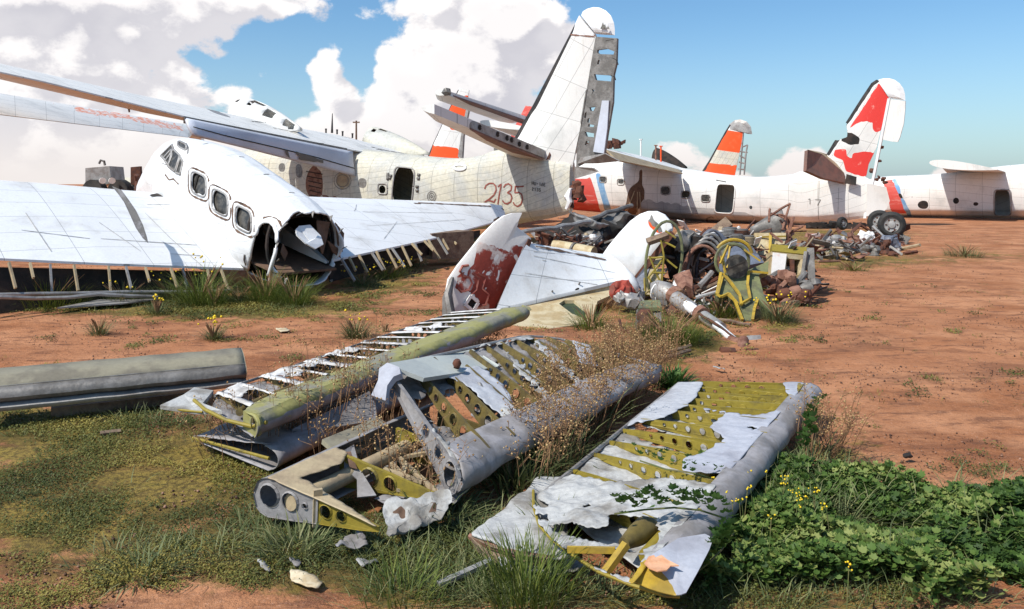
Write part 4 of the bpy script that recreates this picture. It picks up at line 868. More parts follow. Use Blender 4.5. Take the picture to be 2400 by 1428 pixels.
q = MB(); dd = [W(x, y, dl(x, y) - .10) for x, y in diam]
for i in range(4): q.bar(dd[i], dd[(i + 1) % 4], .03, .05)
q.build('inspection_frame', 'stained_white', tt, smooth=False)
q = MB(); q.bar(W(1242, 562, dl(1242, 562) - .06), W(1158, 738, dl(1158, 738) - .06), .05, .07); q.build('hinge_rail', 'rust', tt)
SER = [[(1098, 622), (1084, 624), (1078, 636), (1086, 646), (1100, 650), (1106, 664), (1098, 680), (1082, 684), (1074, 676)], [(1106, 640), (1122, 652), (1116, 680), (1104, 690)], [(1120, 640), (1138, 652), (1130, 676), (1146, 690), (1138, 714), (1120, 718)]]
q = MB(); 
for st in SER: q.tube([W(x, y, dl(x, y) - .082) for x, y in st], .02, n=4)
for v_ in q.v: pass
q.build('faded_letter', 'ink_red', tt)
fr_pts = [(1410, 601), (1428, 575), (1452, 546), (1478, 518), (1500, 502), (1520, 495), (1540, 495), (1558, 503), (1571, 518), (1577, 536), (1574, 550), (1556, 572), (1528, 606), (1505, 635), (1488, 655), (1450, 628)]
dr = lambda x, y: 14.7 - (x - 1410) * .0035
pxslab(fr_pts, dr, .05, [([(1518, 515), (1526, 523), (1540, 536), (1552, 548), (1546, 550), (1530, 538), (1516, 524)], 1), ([(1524, 500), (1532, 515), (1548, 530), (1556, 546), (1548, 546), (1530, 530), (1522, 516)], 2)], ('white_paint', 'orange_paint', 'bare_dark_metal'), parent=tt, jit=3)
q = MB(); q.bar(W(1577, 545, 14.0), W(1488, 658, 14.3), .03, .10); q.build('hinge_rail', 'rust', tt)
q = MB(); q.plate([W(1530, 600, 14.2), W(1488, 656, 14.2), W(1505, 690, 13.9), W(1514, 650, 14.1), W(1524, 625, 14.2)], .05); q.build('rudder_stub', 'blue_grey', tt, smooth=False)
cone = MB(); cone.tube([W(1455, 642, 13.75), W(1470, 658, 13.65), W(1488, 676, 13.6), W(1495, 684, 13.6)], [.14, .15, .10, .02], n=12); cone.build('tail_cone', 'white_paint', tt)
un = MB(); un.plate([W(1163, 731, 12.12), W(1300, 701, 12.9), W(1487, 656, 13.92), W(1478, 672, 13.8), W(1400, 706, 12.9), W(1388, 757, 11.55), W(1290, 770, 11.1), W(1200, 762, 11.4)], .06, holes=[[W(1322, 704, 12.8), W(1345, 704, 12.8), W(1372, 728, 12.3), W(1372, 748, 11.8), W(1340, 735, 12.1), W(1310, 712, 12.6)]])
un.build('lower_skin', 'cream_part', tt, smooth=False)
q = MB(); q.plate([W(1305, 700, 13.1), W(1350, 695, 13.2), W(1382, 752, 11.9), W(1330, 752, 11.9)], .04); q.build('inner_skin', 'dark_green', tt, smooth=False)
q = MB()
for (x, y, u_, v_) in ((1350, 676, 10, -14), (1375, 672, 6, -8), (1290, 690, 5, -9), (1268, 712, 16, 18), (1330, 700, 8, 14), (1345, 690, 9, 16), (1300, 722, -4, 20)): q.tube(wob([W(x, y, 12.9 + (x - 1290) * .006), W(x + u_, y + v_, 12.8 + (x - 1290) * .006)], .02, 3), .014)
q.build('bent_rod', 'bare_dark_metal', tt, split=True)
q = MB(); q.tube([W(1060, 650, 12.35), W(1052, 690, 12.2), W(1058, 742, 12.1)], [.03, .07, .07]); q.tube([W(1053, 655, 12.5), W(1046, 700, 12.4), W(1044, 744, 12.3)], [.03, .06, .05]); q.crumple(.04, 4)
tag(q.build('torn_rudder_edge', 'bare_dark_metal', tt), None, None)

# ---------------------------------------------------------------- the scrap heap, thing by thing
def single(mb, name, matn, label, cat, group=None, smooth=False, solid=0):
    return tag(mb.build(name, matn, None, smooth=smooth, solid=solid), label, cat, group)
q = MB(); q.plate([W(1012, 548, 19.5), W(1110, 541, 20.2), W(1112, 604, 20.2), W(1014, 608, 19.5)], .9); single(q, 'metal_crate', 'wood_old', 'brown crate in the shade under the tip of the long white wing', 'crate')
tag(pxslab([(1340, 512), (1400, 516), (1490, 506), (1478, 534), (1425, 570), (1410, 598), (1350, 590), (1290, 560), (1300, 535)], lambda x, y: 17.4 + (560 - y) * .02, .25, [([(1330, 500), (1400, 500), (1500, 490), (1500, 510), (1420, 520), (1360, 515)], 1), ([(1350, 545), (1400, 540), (1430, 545), (1400, 556)], 1)], ('dark_void', 'bare_dark_metal'), 'crushed_hull_section', bulge=.12, crumple=.22, csc=1.6, jit=6), 'crushed black hull section behind the white twin fin tail', 'wreckage')
tag(pxslab([(1345, 492), (1372, 500), (1412, 520), (1432, 534), (1390, 536), (1358, 528)], lambda x, y: 17.2, .05, None, ('bare_grey_metal',), 'bent_sheet', bulge=.04, crumple=.12, csc=2.5), 'bent grey metal panel sticking up from the black crushed hull', 'panel')
q = MB(); q.tube(wob([W(1215, 546, 15.5), W(1380, 520, 17.0)], .05), .045); single(q, 'metal_pole', 'bare_grey_metal', 'long pale pole slanting from the left white fin to the black crushed hull', 'pole', smooth=True)
q = MB(); q.tube(wob([W(1385, 514, 17.2), W(1480, 480, 18.5)], .05), .05); single(q, 'metal_pole', 'bare_dark_metal', 'dark pole lying across the top of the black crushed hull', 'pole', smooth=True)
q = MB(); q.tube([W(1298, 577, 15.9), W(1340, 584, 15.7), W(1392, 594, 15.4)], .13, n=12); tk = thing('fuel_tank', 'cream tube with dark bands lying behind the white tailplane', 'tank', G(1345, 600)); q.build('shell', 'cream_part', tk)
for x in (1345, 1385): r_ = MB(); c0, c1 = W(x, 584 + (x - 1340) * .2, 15.65), W(x + 4, 585 + (x - 1340) * .2, 15.62); r_.tube([c0, c1], .145, n=12); r_.build('band', 'bare_dark_metal', tk)
q = MB(); q.plate([W(1335, 555, 16.5), W(1405, 556, 16.6), W(1400, 575, 16.6), W(1335, 572, 16.5)], .5); single(q, 'metal_box', 'bare_dark_metal', 'grey topped metal box just behind the cream banded tube', 'box')
q = MB()
for k in range(26):
    x = 1258 + random.random() * 90; y = 556 + random.random() * 24; q.ball(W(x, y, 15.9 + random.random() * .8), .07 + .07 * random.random(), n=3)
for k in range(14): x = 1258 + random.random() * 90; y = 552 + random.random() * 28; q.tube([W(x, y, 15.8), W(x + random.uniform(-25, 25), y + random.uniform(-10, 10), 15.9)], .02, n=4)
q.crumple(.08, 6); single(q, 'engine_block', 'rust', 'rusty engine block with pipes behind the left white fin', 'engine')

# engine mount: welded tube cage with panels
em = thing('engine_mount', 'yellow tube engine mount cage leaning against the right white fin', 'engine mount', G(1540, 712))
ring = ell(1556, 610, 42, 92, 26, .12)
q = MB(); q.tube([W(x, y, 14.0) for x, y in ring] + [W(*ring[0], 14.0)], .026, n=6); q.build('ring', 'green_primer', em)
q = MB()
for a_, b_ in (((1548, 560), (1556, 604)), ((1556, 604), (1586, 628)), ((1556, 604), (1520, 650)), ((1556, 604), (1550, 690)), ((1520, 600), (1548, 662)), ((1548, 662), (1574, 680)), ((1518, 650), (1548, 690)), ((1510, 652), (1512, 690)), ((1552, 565), (1584, 582)), ((1520, 604), (1556, 604)), ((1548, 662), (1510, 690)), ((1560, 540), (1584, 560)), ((1530, 640), (1560, 640)), ((1512, 692), (1560, 692))):
    q.tube(wob([W(*a_, 13.9 - .1 * random.random()), W(*b_, 13.8)], .02, 4), .017, n=6)
q.build('tube_cage', 'yellow_rib', em)
q = MB(); q.plate([W(1512, 628, 14.2), W(1550, 632, 14.2), W(1546, 692, 14.0), W(1508, 690, 14.0)], .05); q.plate([W(1520, 590, 14.3), W(1550, 590, 14.3), W(1556, 618, 14.2), W(1512, 622, 14.2)], .05); q.build('panel', 'cream_part', em, smooth=False, split=True)
q = MB(); q.plate([W(1515, 564, 14.4), W(1490, 640, 14.4), W(1504, 600, 14.4), W(1542, 556, 14.5)], .05); q.build('side_skin', 'yellow_rib', em, smooth=False)
q = MB(); q.plate([W(1513, 559, 13.9), W(1562, 542, 13.9), W(1567, 551, 13.8), W(1519, 568, 13.8)], .08); single(q, 'plank', 'wood_old', 'dark brown plank resting on top of the yellow tube cage', 'plank')
tag(pxslab([(1560, 560), (1585, 546), (1612, 550), (1636, 580), (1618, 640), (1590, 655), (1572, 640)], lambda x, y: 14.7, .2, [([(1575, 545), (1612, 545), (1625, 570), (1600, 585), (1580, 570)], 1)], ('dark_void', 'bare_dark_metal'), 'crushed_cowling', bulge=.25, crumple=.25, csc=2.4, jit=5), 'dark crushed cowling between the tube cage and the stacked arches', 'cowling')
q = MB(); q.tube([W(1590, 575, 14.8), W(1606, 560, 14.9), W(1622, 552, 15)], [.16, .2, .05], n=9); single(q, 'air_intake', 'tan_plate', 'small tan intake duct on top of the dark crushed cowling', 'duct', smooth=True)
q = MB(); q.plate([W(1600, 545, 15.6), W(1645, 552, 15.5), W(1630, 590, 15.2), W(1613, 585, 15.2)], .04); single(q, 'white_fairing', 'white_paint', 'pointed white fairing behind the stacked arches', 'fairing')
# stacked arches
for k in range(5):
    col = ('rust_light', 'bare_dark_metal', 'bare_grey_metal', 'bare_dark_metal', 'blue_grey')[k]
    q = MB(); P = []; d0 = 14.2 + k * .16
    for i in range(15):
        an = math.pi * i / 14; P.append(W(1646 + k * 6 - math.cos(an) * (46 - k * 1.5), 672 - k * 3 - math.sin(an) ** .8 * (96 + k * 6), d0))
    rr_ = []
    q.grid([[p + V((0, -.07, 0)) for p in P], [p + V((0, .07, 0)) for p in P]])
    tag(q.build('arched_frame', col, None, solid=.05), ('front rusty brown arch of the stacked arches', 'dark arch directly behind the rusty brown front arch', 'grey arch in the middle of the stacked arches', 'dark arch between the grey arch and the blue one', 'blue grey arch at the back of the stacked arches')[k], 'arch', 'curved frames stacked in the scrap heap')
q = MB(); rows = []
for i in range(12):
    an = math.pi * i / 11; rows.append([W(1672 - math.cos(an) * 44, 655 - math.sin(an) ** .8 * 100, 15.1), W(1690 - math.cos(an) * 40, 645 - math.sin(an) ** .8 * 96, 16.0)])
q.grid(rows); single(q, 'duct_shell', 'blue_grey', 'blue grey curved duct shell behind the stacked arches', 'duct', smooth=True, solid=.04)
# leaning star shaped bracket with round frames
yb = thing('engine_bulkhead', 'star shaped green bulkhead with bright yellow edges standing on one point', 'bulkhead', G(1750, 752))
dB = lambda x, y: 11.75 + (750 - y) * .008
star = [(1712, 634), (1694, 692), (1680, 690), (1690, 640), (1700, 632), (1768, 628), (1800, 616), (1803, 640), (1786, 662), (1798, 700), (1810, 745), (1790, 720), (1772, 692), (1762, 752), (1738, 748), (1726, 715), (1706, 690), (1716, 672)]
q = MB(); q.plate([W(1700, 636, dB(0, 636)), W(1756, 632, dB(0, 632)), W(1802, 612, dB(0, 612)), W(1800, 636, dB(0, 636)), W(1778, 644, dB(0, 644)), W(1790, 690, dB(0, 690)), W(1812, 742, dB(0, 742) + .1), W(1776, 700, dB(0, 700)), W(1768, 725, dB(0, 725)), W(1763, 752, dB(0, 752)), W(1738, 752, dB(0, 752)), W(1726, 712, dB(0, 712)), W(1706, 690, dB(0, 690)), W(1686, 700, dB(0, 700)), W(1676, 692, dB(0, 692)), W(1690, 640, dB(0, 640))], .10); q.build('plate', 'green_primer', yb, smooth=False)
q = MB()
for pth in ([(1696, 642), (1714, 664), (1733, 690), (1738, 715)], [(1755, 636), (1752, 668), (1758, 700), (1735, 714)], [(1682, 690), (1693, 650)], [(1706, 690), (1722, 704), (1735, 738), (1740, 750)], [(1764, 750), (1768, 725), (1776, 702)], [(1756, 636), (1800, 640)], [(1690, 640), (1680, 690), (1690, 696), (1708, 688), (1728, 712)]):
    for a_, b_ in zip(pth[:-1], pth[1:]): q.bar(W(*a_, dB(*a_) - .10), W(*b_, dB(*b_) - .10), .04, .03)
q.build('yellow_edge', 'yellow_bright', yb, smooth=False)
q = MB()
for c_, r1, r2, d_ in (((1716, 612), 39, 40, 12.6), ((1724, 605), 30, 32, 12.85)): e_ = ell(*c_, r1, r2, 26); q.tube([W(x, y, d_) for x, y in e_ + e_[:1]], .025, n=6)
q.build('ring', 'green_primer', yb)
q = MB()
for k in range(7):
    t0, t1_ = k / 7 * 1.4, 0
disc = ell(1727, 625, 27, 28, 24); q.plate([W(x, y, 12.45) for x, y in disc], .03); q.build('round_plate', 'glass_dirty', yb, smooth=False)
q = MB(); q.bar(W(1704, 632, 12.38), W(1746, 614, 12.38), .02, .03); q.build('slot', 'dark_void', yb)
q = MB()
for a_, b_ in (((1707, 575), (1688, 618)), ((1711, 578), (1704, 628)), ((1744, 585), (1782, 612)), ((1690, 600), (1700, 640))): q.bar(W(*a_, 12.55), W(*b_, 12.45), .026, .026)
q.tube([W(1720 + 42 * math.cos(t_), 598 - 36 * math.sin(t_), 13.0) for t_ in [.1 + 2.6 * k / 12 for k in range(13)]], .03); q.build('yellow_brace', 'yellow_bright', yb, smooth=False, split=True)
q = MB(); q.plate([W(1740, 560, 13.9), W(1770, 580, 13.8), W(1790, 612, 13.5), W(1700, 632, 13.3), W(1700, 590, 13.6)], .35); q.crumple(.08, 3); q.build('backing_skin', 'blue_grey', yb, smooth=False)
# cream boxes
cb = thing('electronics_rack', 'cream box frame with an open square window at the right end of the heap', 'box', G(1850, 690))
dC = 14.4
q = MB(); q.plate([W(1808, 590, dC), W(1898, 600, dC), W(1880, 655, dC - .1), W(1806, 650, dC - .1)], .5, holes=[[W(1844, 606, dC), W(1876, 609, dC), W(1872, 645, dC - .1), W(1842, 642, dC - .1)]]); q.build('frame', 'cream_part', cb, smooth=False)
q = MB(); q.plate([W(1808, 572, dC + .2), W(1897, 580, dC + .2), W(1892, 597, dC), W(1810, 588, dC)], .12); q.build('top', 'yellow_rib', cb, smooth=False)
q = MB(); q.plate([W(1812, 592, dC - .04), W(1844, 596, dC - .04), W(1838, 645, dC - .14), W(1808, 642, dC - .14)], .03); q.build('door', 'stained_white', cb, smooth=False)
q = MB(); q.plate([W(1852, 608, dC - .02), W(1862, 609, dC - .02), W(1862, 640, dC - .1), W(1854, 640, dC - .1)], .04); q.build('bracket', 'rust', cb, smooth=False)
q = MB(); q.bar(W(1899, 582, dC), W(1902, 655, dC - .2), .12, .06); q.bar(W(1890, 590, dC - .1), W(1880, 660, dC - .2), .06, .06); q.build('post', 'bare_dark_metal', cb, smooth=False, split=True)
q = MB(); q.plate([W(1768, 546, 15.4), W(1842, 546, 15.4), W(1842, 572, 15.3), W(1806, 575, 15.2), W(1806, 618, 14.9), W(1774, 600, 15.0)], .5); cq = thing('cream_casing', 'cream casing with a yellow strap behind the box frame', 'casing', G(1800, 660)); q.build('shell', 'cream_part', cq, smooth=False)
q = MB(); q.bar(W(1806, 548, 15.3), W(1804, 600, 15.0), .05, .05); q.bar(W(1775, 556, 15.3), W(1842, 554, 15.3), .03, .03); q.build('strap', 'yellow_bright', cq, smooth=False, split=True)
q = MB(); q.bar(W(1843, 544, 15.5), W(1846, 580, 15.4), .05, .1); q.build('hinge', 'rust', cq)
# bent tank shell and tripod truss
q = MB(); rows = []
for i in range(9):
    t_ = i / 8; c0 = W(1757 + 66 * t_, 540 - 18 * t_, 17.0); rr_ = .06 + .33 * t_
    rows.append([c0 + V((0, math.cos(an) * rr_, math.sin(an) * rr_)) for an in [math.pi * (.7 + 1.2 * k / 10) for k in range(11)]])
q.grid(rows); single(q, 'bent_tank_shell', 'bare_dark_metal', 'grey brown curled tank shell lying in front of the white hull', 'tank', smooth=True, solid=.04)
q = MB()
for a_, b_, r_ in (((1852, 478), (1806, 506), .05), ((1852, 478), (1832, 540), .045), ((1858, 508), (1846, 552), .05), ((1860, 508), (1852, 545), .03), ((1804, 490), (1803, 520), .05), ((1845, 550), (1880, 530), .05), ((1850, 555), (1860, 575), .07), ((1848, 530), (1884, 528), .03), ((1829, 515), (1848, 555), .05), ((1862, 540), (1848, 562), .04), ((1808, 500), (1836, 512), .04)): q.tube(wob([W(*a_, 16.4), W(*b_, 16.2)], .03, 4), r_ * .5, n=6)
q.tube([W(1812 + 22 * math.cos(t_) + 16, 530 - 26 * math.sin(t_), 16.5) for t_ in [-.2 + 2.0 * k / 8 for k in range(9)]], .03); single(q, 'tripod_truss', 'rust_light', 'brown tripod of thin rods poking up above the heap', 'truss', smooth=True)
q = MB(); q.plate([W(1656, 544, 17.2), W(1700, 508, 17.4), W(1717, 526, 17.2), W(1684, 548, 17.0)], .06); single(q, 'flat_panel', 'wood_old', 'flat brown panel tilted against the white hull', 'panel')
q = MB(); q.tube(wob([W(1626, 553, 15.8), W(1698, 541, 16)], .02, 4), .03); single(q, 'thin_tube', 'stained_white', 'thin pale tube pointing left from the middle of the heap', 'tube', smooth=True)
for i, (x, y, r_, d_, mn, lb) in enumerate(((1712, 546, .17, 15.8, 'bare_grey_metal', 'grey finned engine cylinder on top of the heap'), (1740, 550, .15, 15.6, 'rust', 'rusty engine cylinder above the round frames'), (1728, 562, .14, 15.0, 'bare_dark_metal', 'dark engine cylinder just behind the round frames'), (1690, 556, .15, 15.9, 'blue_grey', 'bluish engine cylinder left of the grey one'), (1755, 565, .13, 15.2, 'tan_plate', 'tan engine cylinder next to the cream casing'))):
    cyl = thing('engine_cylinder', lb, 'cylinder', W(x, y + 10, d_), 'loose engine cylinders on the heap'); q = MB()
    for k in range(6): q.tube([W(x, y + 8 - k * 3.2, d_), W(x, y + 6.4 - k * 3.2, d_)], r_, n=10)
    q.build('fins', mn, cyl); q = MB(); q.tube([W(x, y + 9, d_), W(x, y - 13, d_)], r_ * .75, n=10); q.build('barrel', 'bare_dark_metal', cyl)
# landing gear leg in the grass
lg = thing('landing_gear_leg', 'white and rusty landing gear leg lying in the grass with a crossed axle', 'landing gear', G(1700, 790))
q = MB(); q.tube([W(1585, 700, 12.3), W(1625, 728, 11.9)], [.12, .11], n=14); q.tube([W(1650, 742, 11.5), W(1690, 770, 11.0)], [.085, .085], n=14); q.build('strut', 'bare_grey_metal', lg, split=True)
q = MB(); q.tube([W(1603, 711, 12.1), W(1636, 734, 11.7)], [.085, .08], n=12); q.tube([W(1678, 762, 11.0), W(1722, 800, 10.4)], .055, n=12); q.build('piston', 'white_paint', lg, split=True)
q = MB(); q.tube([W(1580, 690, 12.5), W(1592, 700, 12.35)], .15, n=12); q.tube([W(1640, 736, 11.65), W(1648, 742, 11.55)], .13, n=12); q.tube([W(1714, 797, 10.45), W(1742, 810, 10.2)], .065, n=10); q.tube([W(1742, 798, 10.2), W(1738, 830, 9.9)], .06, n=10); q.crumple(.02, 6); q.build('joint', 'rust_light', lg, split=True)
q = MB(); q.tube([W(1688, 824, 9.75), W(1722, 826, 9.75)], .055, n=9); q.tube([W(1748, 826, 9.8), W(1777, 826, 9.8)], .05, n=9); q.build('axle', 'rust', lg, split=True)
q = MB(); q.plate([W(1750, 787, 10.5), W(1783, 785, 10.5), W(1784, 803, 10.4), W(1752, 802, 10.4)], .04); q.build('torque_plate', 'bare_grey_metal', lg, smooth=False)
q = MB()
for k in range(5): q.tube([W(1660 + k * 9, 748 + k * 7, 11.15 - k * .1), W(1668 + k * 9, 757 + k * 7, 11.05 - k * .1)], .02)
q.tube(wob([W(1640, 735, 11.4), W(1720, 790, 10.4)], .02), .02); q.build('brake_line', 'rust', lg)
tn = thing('nose_cone', 'grey striped pointed tank lying beside the stacked arches', 'tank', G(1555, 712))
q = MB(); q.tube([W(1526, 665, 13.0), W(1536, 672, 12.95), W(1556, 684, 12.8), W(1574, 694, 12.7)], [.02, .12, .17, .16], n=12); q.build('shell', 'bare_grey_metal', tn)
for x in (1545, 1556, 1566): q = MB(); q.tube([W(x, 665 + (x - 1526) * .63 + 8, 12.88), W(x + 2, 674 + (x - 1526) * .63 , 12.86)], .176, n=12); q.build('band', 'stained_white', tn)
q = MB(); q.plate([W(1572, 682, 12.9), W(1580, 655, 13.2), W(1590, 640, 13.4), W(1606, 634, 13.5), W(1596, 650, 13.3), W(1588, 680, 12.9)], .10); single(q, 'white_door', 'white_paint', 'narrow white gear door standing by the arches', 'panel')
q = MB(); q.tube([W(1596, 650, 13.2), W(1610, 668, 13.0), W(1604, 690, 12.8)], [.14, .16, .12]); q.crumple(.1, 4); single(q, 'rusted_hub', 'rust_light', 'rusty hub beside the narrow white gear door', 'hub')
for k, (x0, y0, x1, y1) in enumerate(((1630, 685, 1690, 660), (1628, 678, 1680, 655), (1650, 690, 1700, 668), (1640, 672, 1668, 640))):
    q = MB(); q.tube(wob([W(x0, y0, 13.6), W(x1, y1, 13.9)], .03, 4), .05); tag(q.build('pipe', ('wood_old', 'rust', 'wood_old', 'bare_grey_metal')[k], None), ('brown pipe lowest under the stacked arches', 'rusty pipe above the lowest brown one under the arches', 'brown pipe reaching furthest right from under the arches', 'steep grey pipe inside the stacked arches')[k], 'pipe', 'loose pipes under the arches')
gb = thing('gearbox', 'open dark green gearbox casing standing in the grass', 'gearbox', G(1520, 790))
q = MB(); q.plate([W(1492, 728, 11.2), W(1500, 716, 11.4), W(1546, 712, 11.4), W(1552, 728, 11.2), W(1548, 785, 10.6), W(1536, 790, 10.5), W(1530, 750, 11.0), W(1512, 748, 11.1), W(1502, 760, 10.9), W(1494, 780, 10.7)], .35); q.crumple(.02, 4); q.build('casing', 'bare_dark_metal', gb, smooth=False)
q = MB(); q.plate([W(1495, 722, 11.15), W(1502, 705, 11.6), W(1546, 703, 11.6), W(1551, 720, 11.15)], .05); q.build('flange', 'green_primer', gb, smooth=False)
q = MB(); q.ball(W(1520, 765, 10.8), .16, n=5); q.ball(W(1512, 742, 11.0), .12, n=5); q.build('gear', 'rust', gb, split=True)
q = MB(); q.plate([W(1453, 775, 10.9), W(1475, 772, 10.9), W(1478, 792, 10.7), W(1458, 795, 10.7)], .12); q.tube([W(1452, 750, 11.2), W(1456, 772, 10.9), W(1466, 778, 10.8)], .02); single(q, 'small_bracket', 'rust', 'small rusty bracket left of the open gearbox', 'bracket')
tag(pxslab([(1440, 672), (1470, 664), (1492, 683), (1480, 700), (1446, 706), (1430, 690)], lambda x, y: 13.1 - (y - 664) * .012, .04, [([(1425, 690), (1450, 688), (1460, 710), (1430, 712)], 1)], ('red_dull', 'bare_grey_metal'), 'orange_scrap', bulge=.08, crumple=.14, csc=4, jit=5), 'crumpled dull red metal under the right end of the white tailplane', 'scrap metal')
tag(pxslab([(1440, 702), (1470, 694), (1505, 690), (1508, 708), (1480, 716), (1448, 716)], lambda x, y: 12.9 - (y - 690) * .012, .04, None, ('bare_grey_metal',), 'grey_scrap', bulge=.06, crumple=.12, csc=5), 'crumpled grey metal lying below the dull red metal', 'scrap metal')
# rusty parts to the right of the bulkhead
RP = [(1820, 650, 'rod'), (1840, 668, 'rod'), (1876, 660, 'rod'), (1836, 690, 'can'), (1862, 684, 'can'), (1890, 676, 'can'), (1815, 676, 'lump'), (1850, 655, 'lump'), (1898, 664, 'lump'), (1880, 698, 'lump'), (1806, 660, 'lump'), (1826, 636, 'rod'), (1900, 690, 'rod'), (1850, 700, 'rod')]
desc = {'rod': ('rusty rod', ('standing against the cream box frame', 'under the middle of the cream box frame', 'beneath the right post of the cream frame', 'poking up left of the cream box door', 'at the right foot of the rusty parts', 'lowest on the ground among the rusty parts')),
        'can': ('rusty canister', ('nearest the star shaped bulkhead', 'in the middle below the cream frame', 'furthest right below the cream frame')), 'lump': ('lump of rusted machinery', ('behind the rusty canister by the bulkhead', 'just under the cream box frame', 'under the right corner of the cream frame', 'front right on the bare soil', 'touching the star shaped bulkhead'))}
cnt = {'rod': 0, 'can': 0, 'lump': 0}
for k, (x, y, kd) in enumerate(RP):
    q = MB(); d_ = 14.0 - (y - 650) * .014
    if kd == 'rod': q.tube(wob([W(x - 18, y + 14, d_), W(x + 16 + random.uniform(-6, 6), y - 16 + random.uniform(-6, 14), d_ + .2)], .03, 4), .05, n=7)
    elif kd == 'can': q.tube([W(x - 16, y + 5, d_), W(x - 6, y + 2, d_), W(x + 12, y - 2, d_), W(x + 18, y - 3, d_)], [.06, .10, .10, .04], n=10)
    else:
        for j in range(7): q.ball(W(x + random.uniform(-14, 14), y + random.uniform(-8, 8), d_ + random.uniform(-.1, .2)), random.uniform(.05, .12), n=4)
        q.crumple(.09, 6, k)
    tag(q.build({'rod': 'rusty_rod', 'can': 'rusty_canister', 'lump': 'machine_part'}[kd], ('rust', 'rust_light', 'bare_dark_metal')[k % 3], None, smooth=kd != 'lump'), desc[kd][0] + ' ' + desc[kd][1][cnt[kd]], {'rod': 'rod', 'can': 'canister', 'lump': 'machine part'}[kd], 'rusty parts below the cream frame'); cnt[kd] += 1
for k, (x0, y0, x1, y1) in enumerate(((1800, 700, 1890, 708), (1835, 712, 1900, 704), (1842, 706, 1905, 690))):
    q = MB(); q.bar(W(x0, y0, F * 1.94 / (y0 - HZ)), W(x1, y1, F * 1.94 / (y1 - HZ)), .06, .05); tag(q.build('plank', 'wood_old', None, smooth=False), ('thin plank under the rusty parts, the longest', 'thin plank in front of the rusty parts, nearest the bare soil', 'short thin plank slanting to the right of the rusty parts')[k], 'plank', 'thin planks below the rusty parts')
# pile by the big wheels
def wheel(x, y, d, r, label, ang=.5):
    wl_ = thing('aircraft_wheel', label, 'wheel', W(x, y, d) - V((0, 0, r)), 'loose aircraft wheels at the right')
    c = W(x, y, d); ax = V((math.sin(ang), -math.cos(ang), .05)).normalized(); u_ = ax.cross(V((0, 0, 1))).normalized(); v_ = u_.cross(ax)
    def lathe(prof, n=28):
        mb = MB(); mb.grid([[c + ax * w_ + (u_ * math.cos(2 * math.pi * k / n) + v_ * math.sin(2 * math.pi * k / n)) * rr for k in range(n)] for rr, w_ in prof], close=True); return mb
    lathe([(r * .55, .30 * r), (r * .75, .36 * r), (r * .93, .27 * r), (r, .1 * r), (r, -.1 * r), (r * .93, -.27 * r), (r * .75, -.36 * r), (r * .55, -.30 * r), (r * .55, .30 * r)]).build('tyre', 'tyre', wl_)
    lathe([(r * .56, .30 * r), (r * .50, .22 * r), (r * .30, .20 * r), (r * .26, .30 * r), (r * .12, .33 * r), (.001, .33 * r)]).build('rim', 'bare_grey_metal', wl_)
    q = MB()
    for k in range(6): an = k * math.pi / 3; p_ = c + ax * .22 * r + (u_ * math.cos(an) + v_ * math.sin(an)) * r * .39; q.ball(p_, r * .075, n=4)
    q.build('wheel_bolt', 'rust', wl_); return wl_
wheel(2090, 527, 27, .44, 'big black wheel facing us at the right, in front of the red slash', -.45)
wheel(2062, 520, 27.6, .40, 'wheel half hidden behind the left side of the biggest wheel', -.5)
wheel(1974, 524, 34, .28, 'small wheel under the white seaplane stern')
q = MB()
for k in range(10): q.ball(W(1905 + k * 12 + random.uniform(-5, 5), 528 + random.uniform(-4, 5), 36), .25, n=3, sc=(1.4, 1, .7))
q.crumple(.15, 2); single(q, 'undercarriage_beam', 'dark_void', 'long dark undercarriage beam lying under the white stern', 'undercarriage')
EN = ['rusty engine part nearest the dry bushes', 'grey engine part with a bent pipe', 'dark engine part on the ground at the left of the wheel pile', 'rusty engine part below the small wheel', 'pale engine part under the wheels', 'dark engine part in the middle of the wheel pile', 'rusty engine part under the biggest wheel', 'grey blue engine part at the right of the wheel pile']
for k, (x, y) in enumerate(((1938, 566), (1962, 572), (1985, 580), (2004, 566), (2030, 560), (2038, 585), (2066, 580), (2090, 570))):
    q = MB(); d_ = 25.5 - (y - 560) * .12
    for j in range(11): q.ball(W(x + random.uniform(-14, 14), y + random.uniform(-13, 14), d_ + random.uniform(-.2, .2)), random.uniform(.06, .17), n=4)
    for j in range(8): q.tube([W(x + random.uniform(-16, 16), y + random.uniform(-18, 12), d_), W(x + random.uniform(-18, 18), y + random.uniform(-14, 18), d_ - .1)], random.uniform(.02, .05), n=5)
    q.crumple(.08, 4, k); tag(q.build('engine_part', ('rust', 'bare_grey_metal', 'bare_dark_metal', 'rust_light', 'stained_white', 'bare_dark_metal', 'rust', 'blue_grey')[k], None, smooth=False), EN[k], 'engine part', 'engine parts heaped by the wheels')
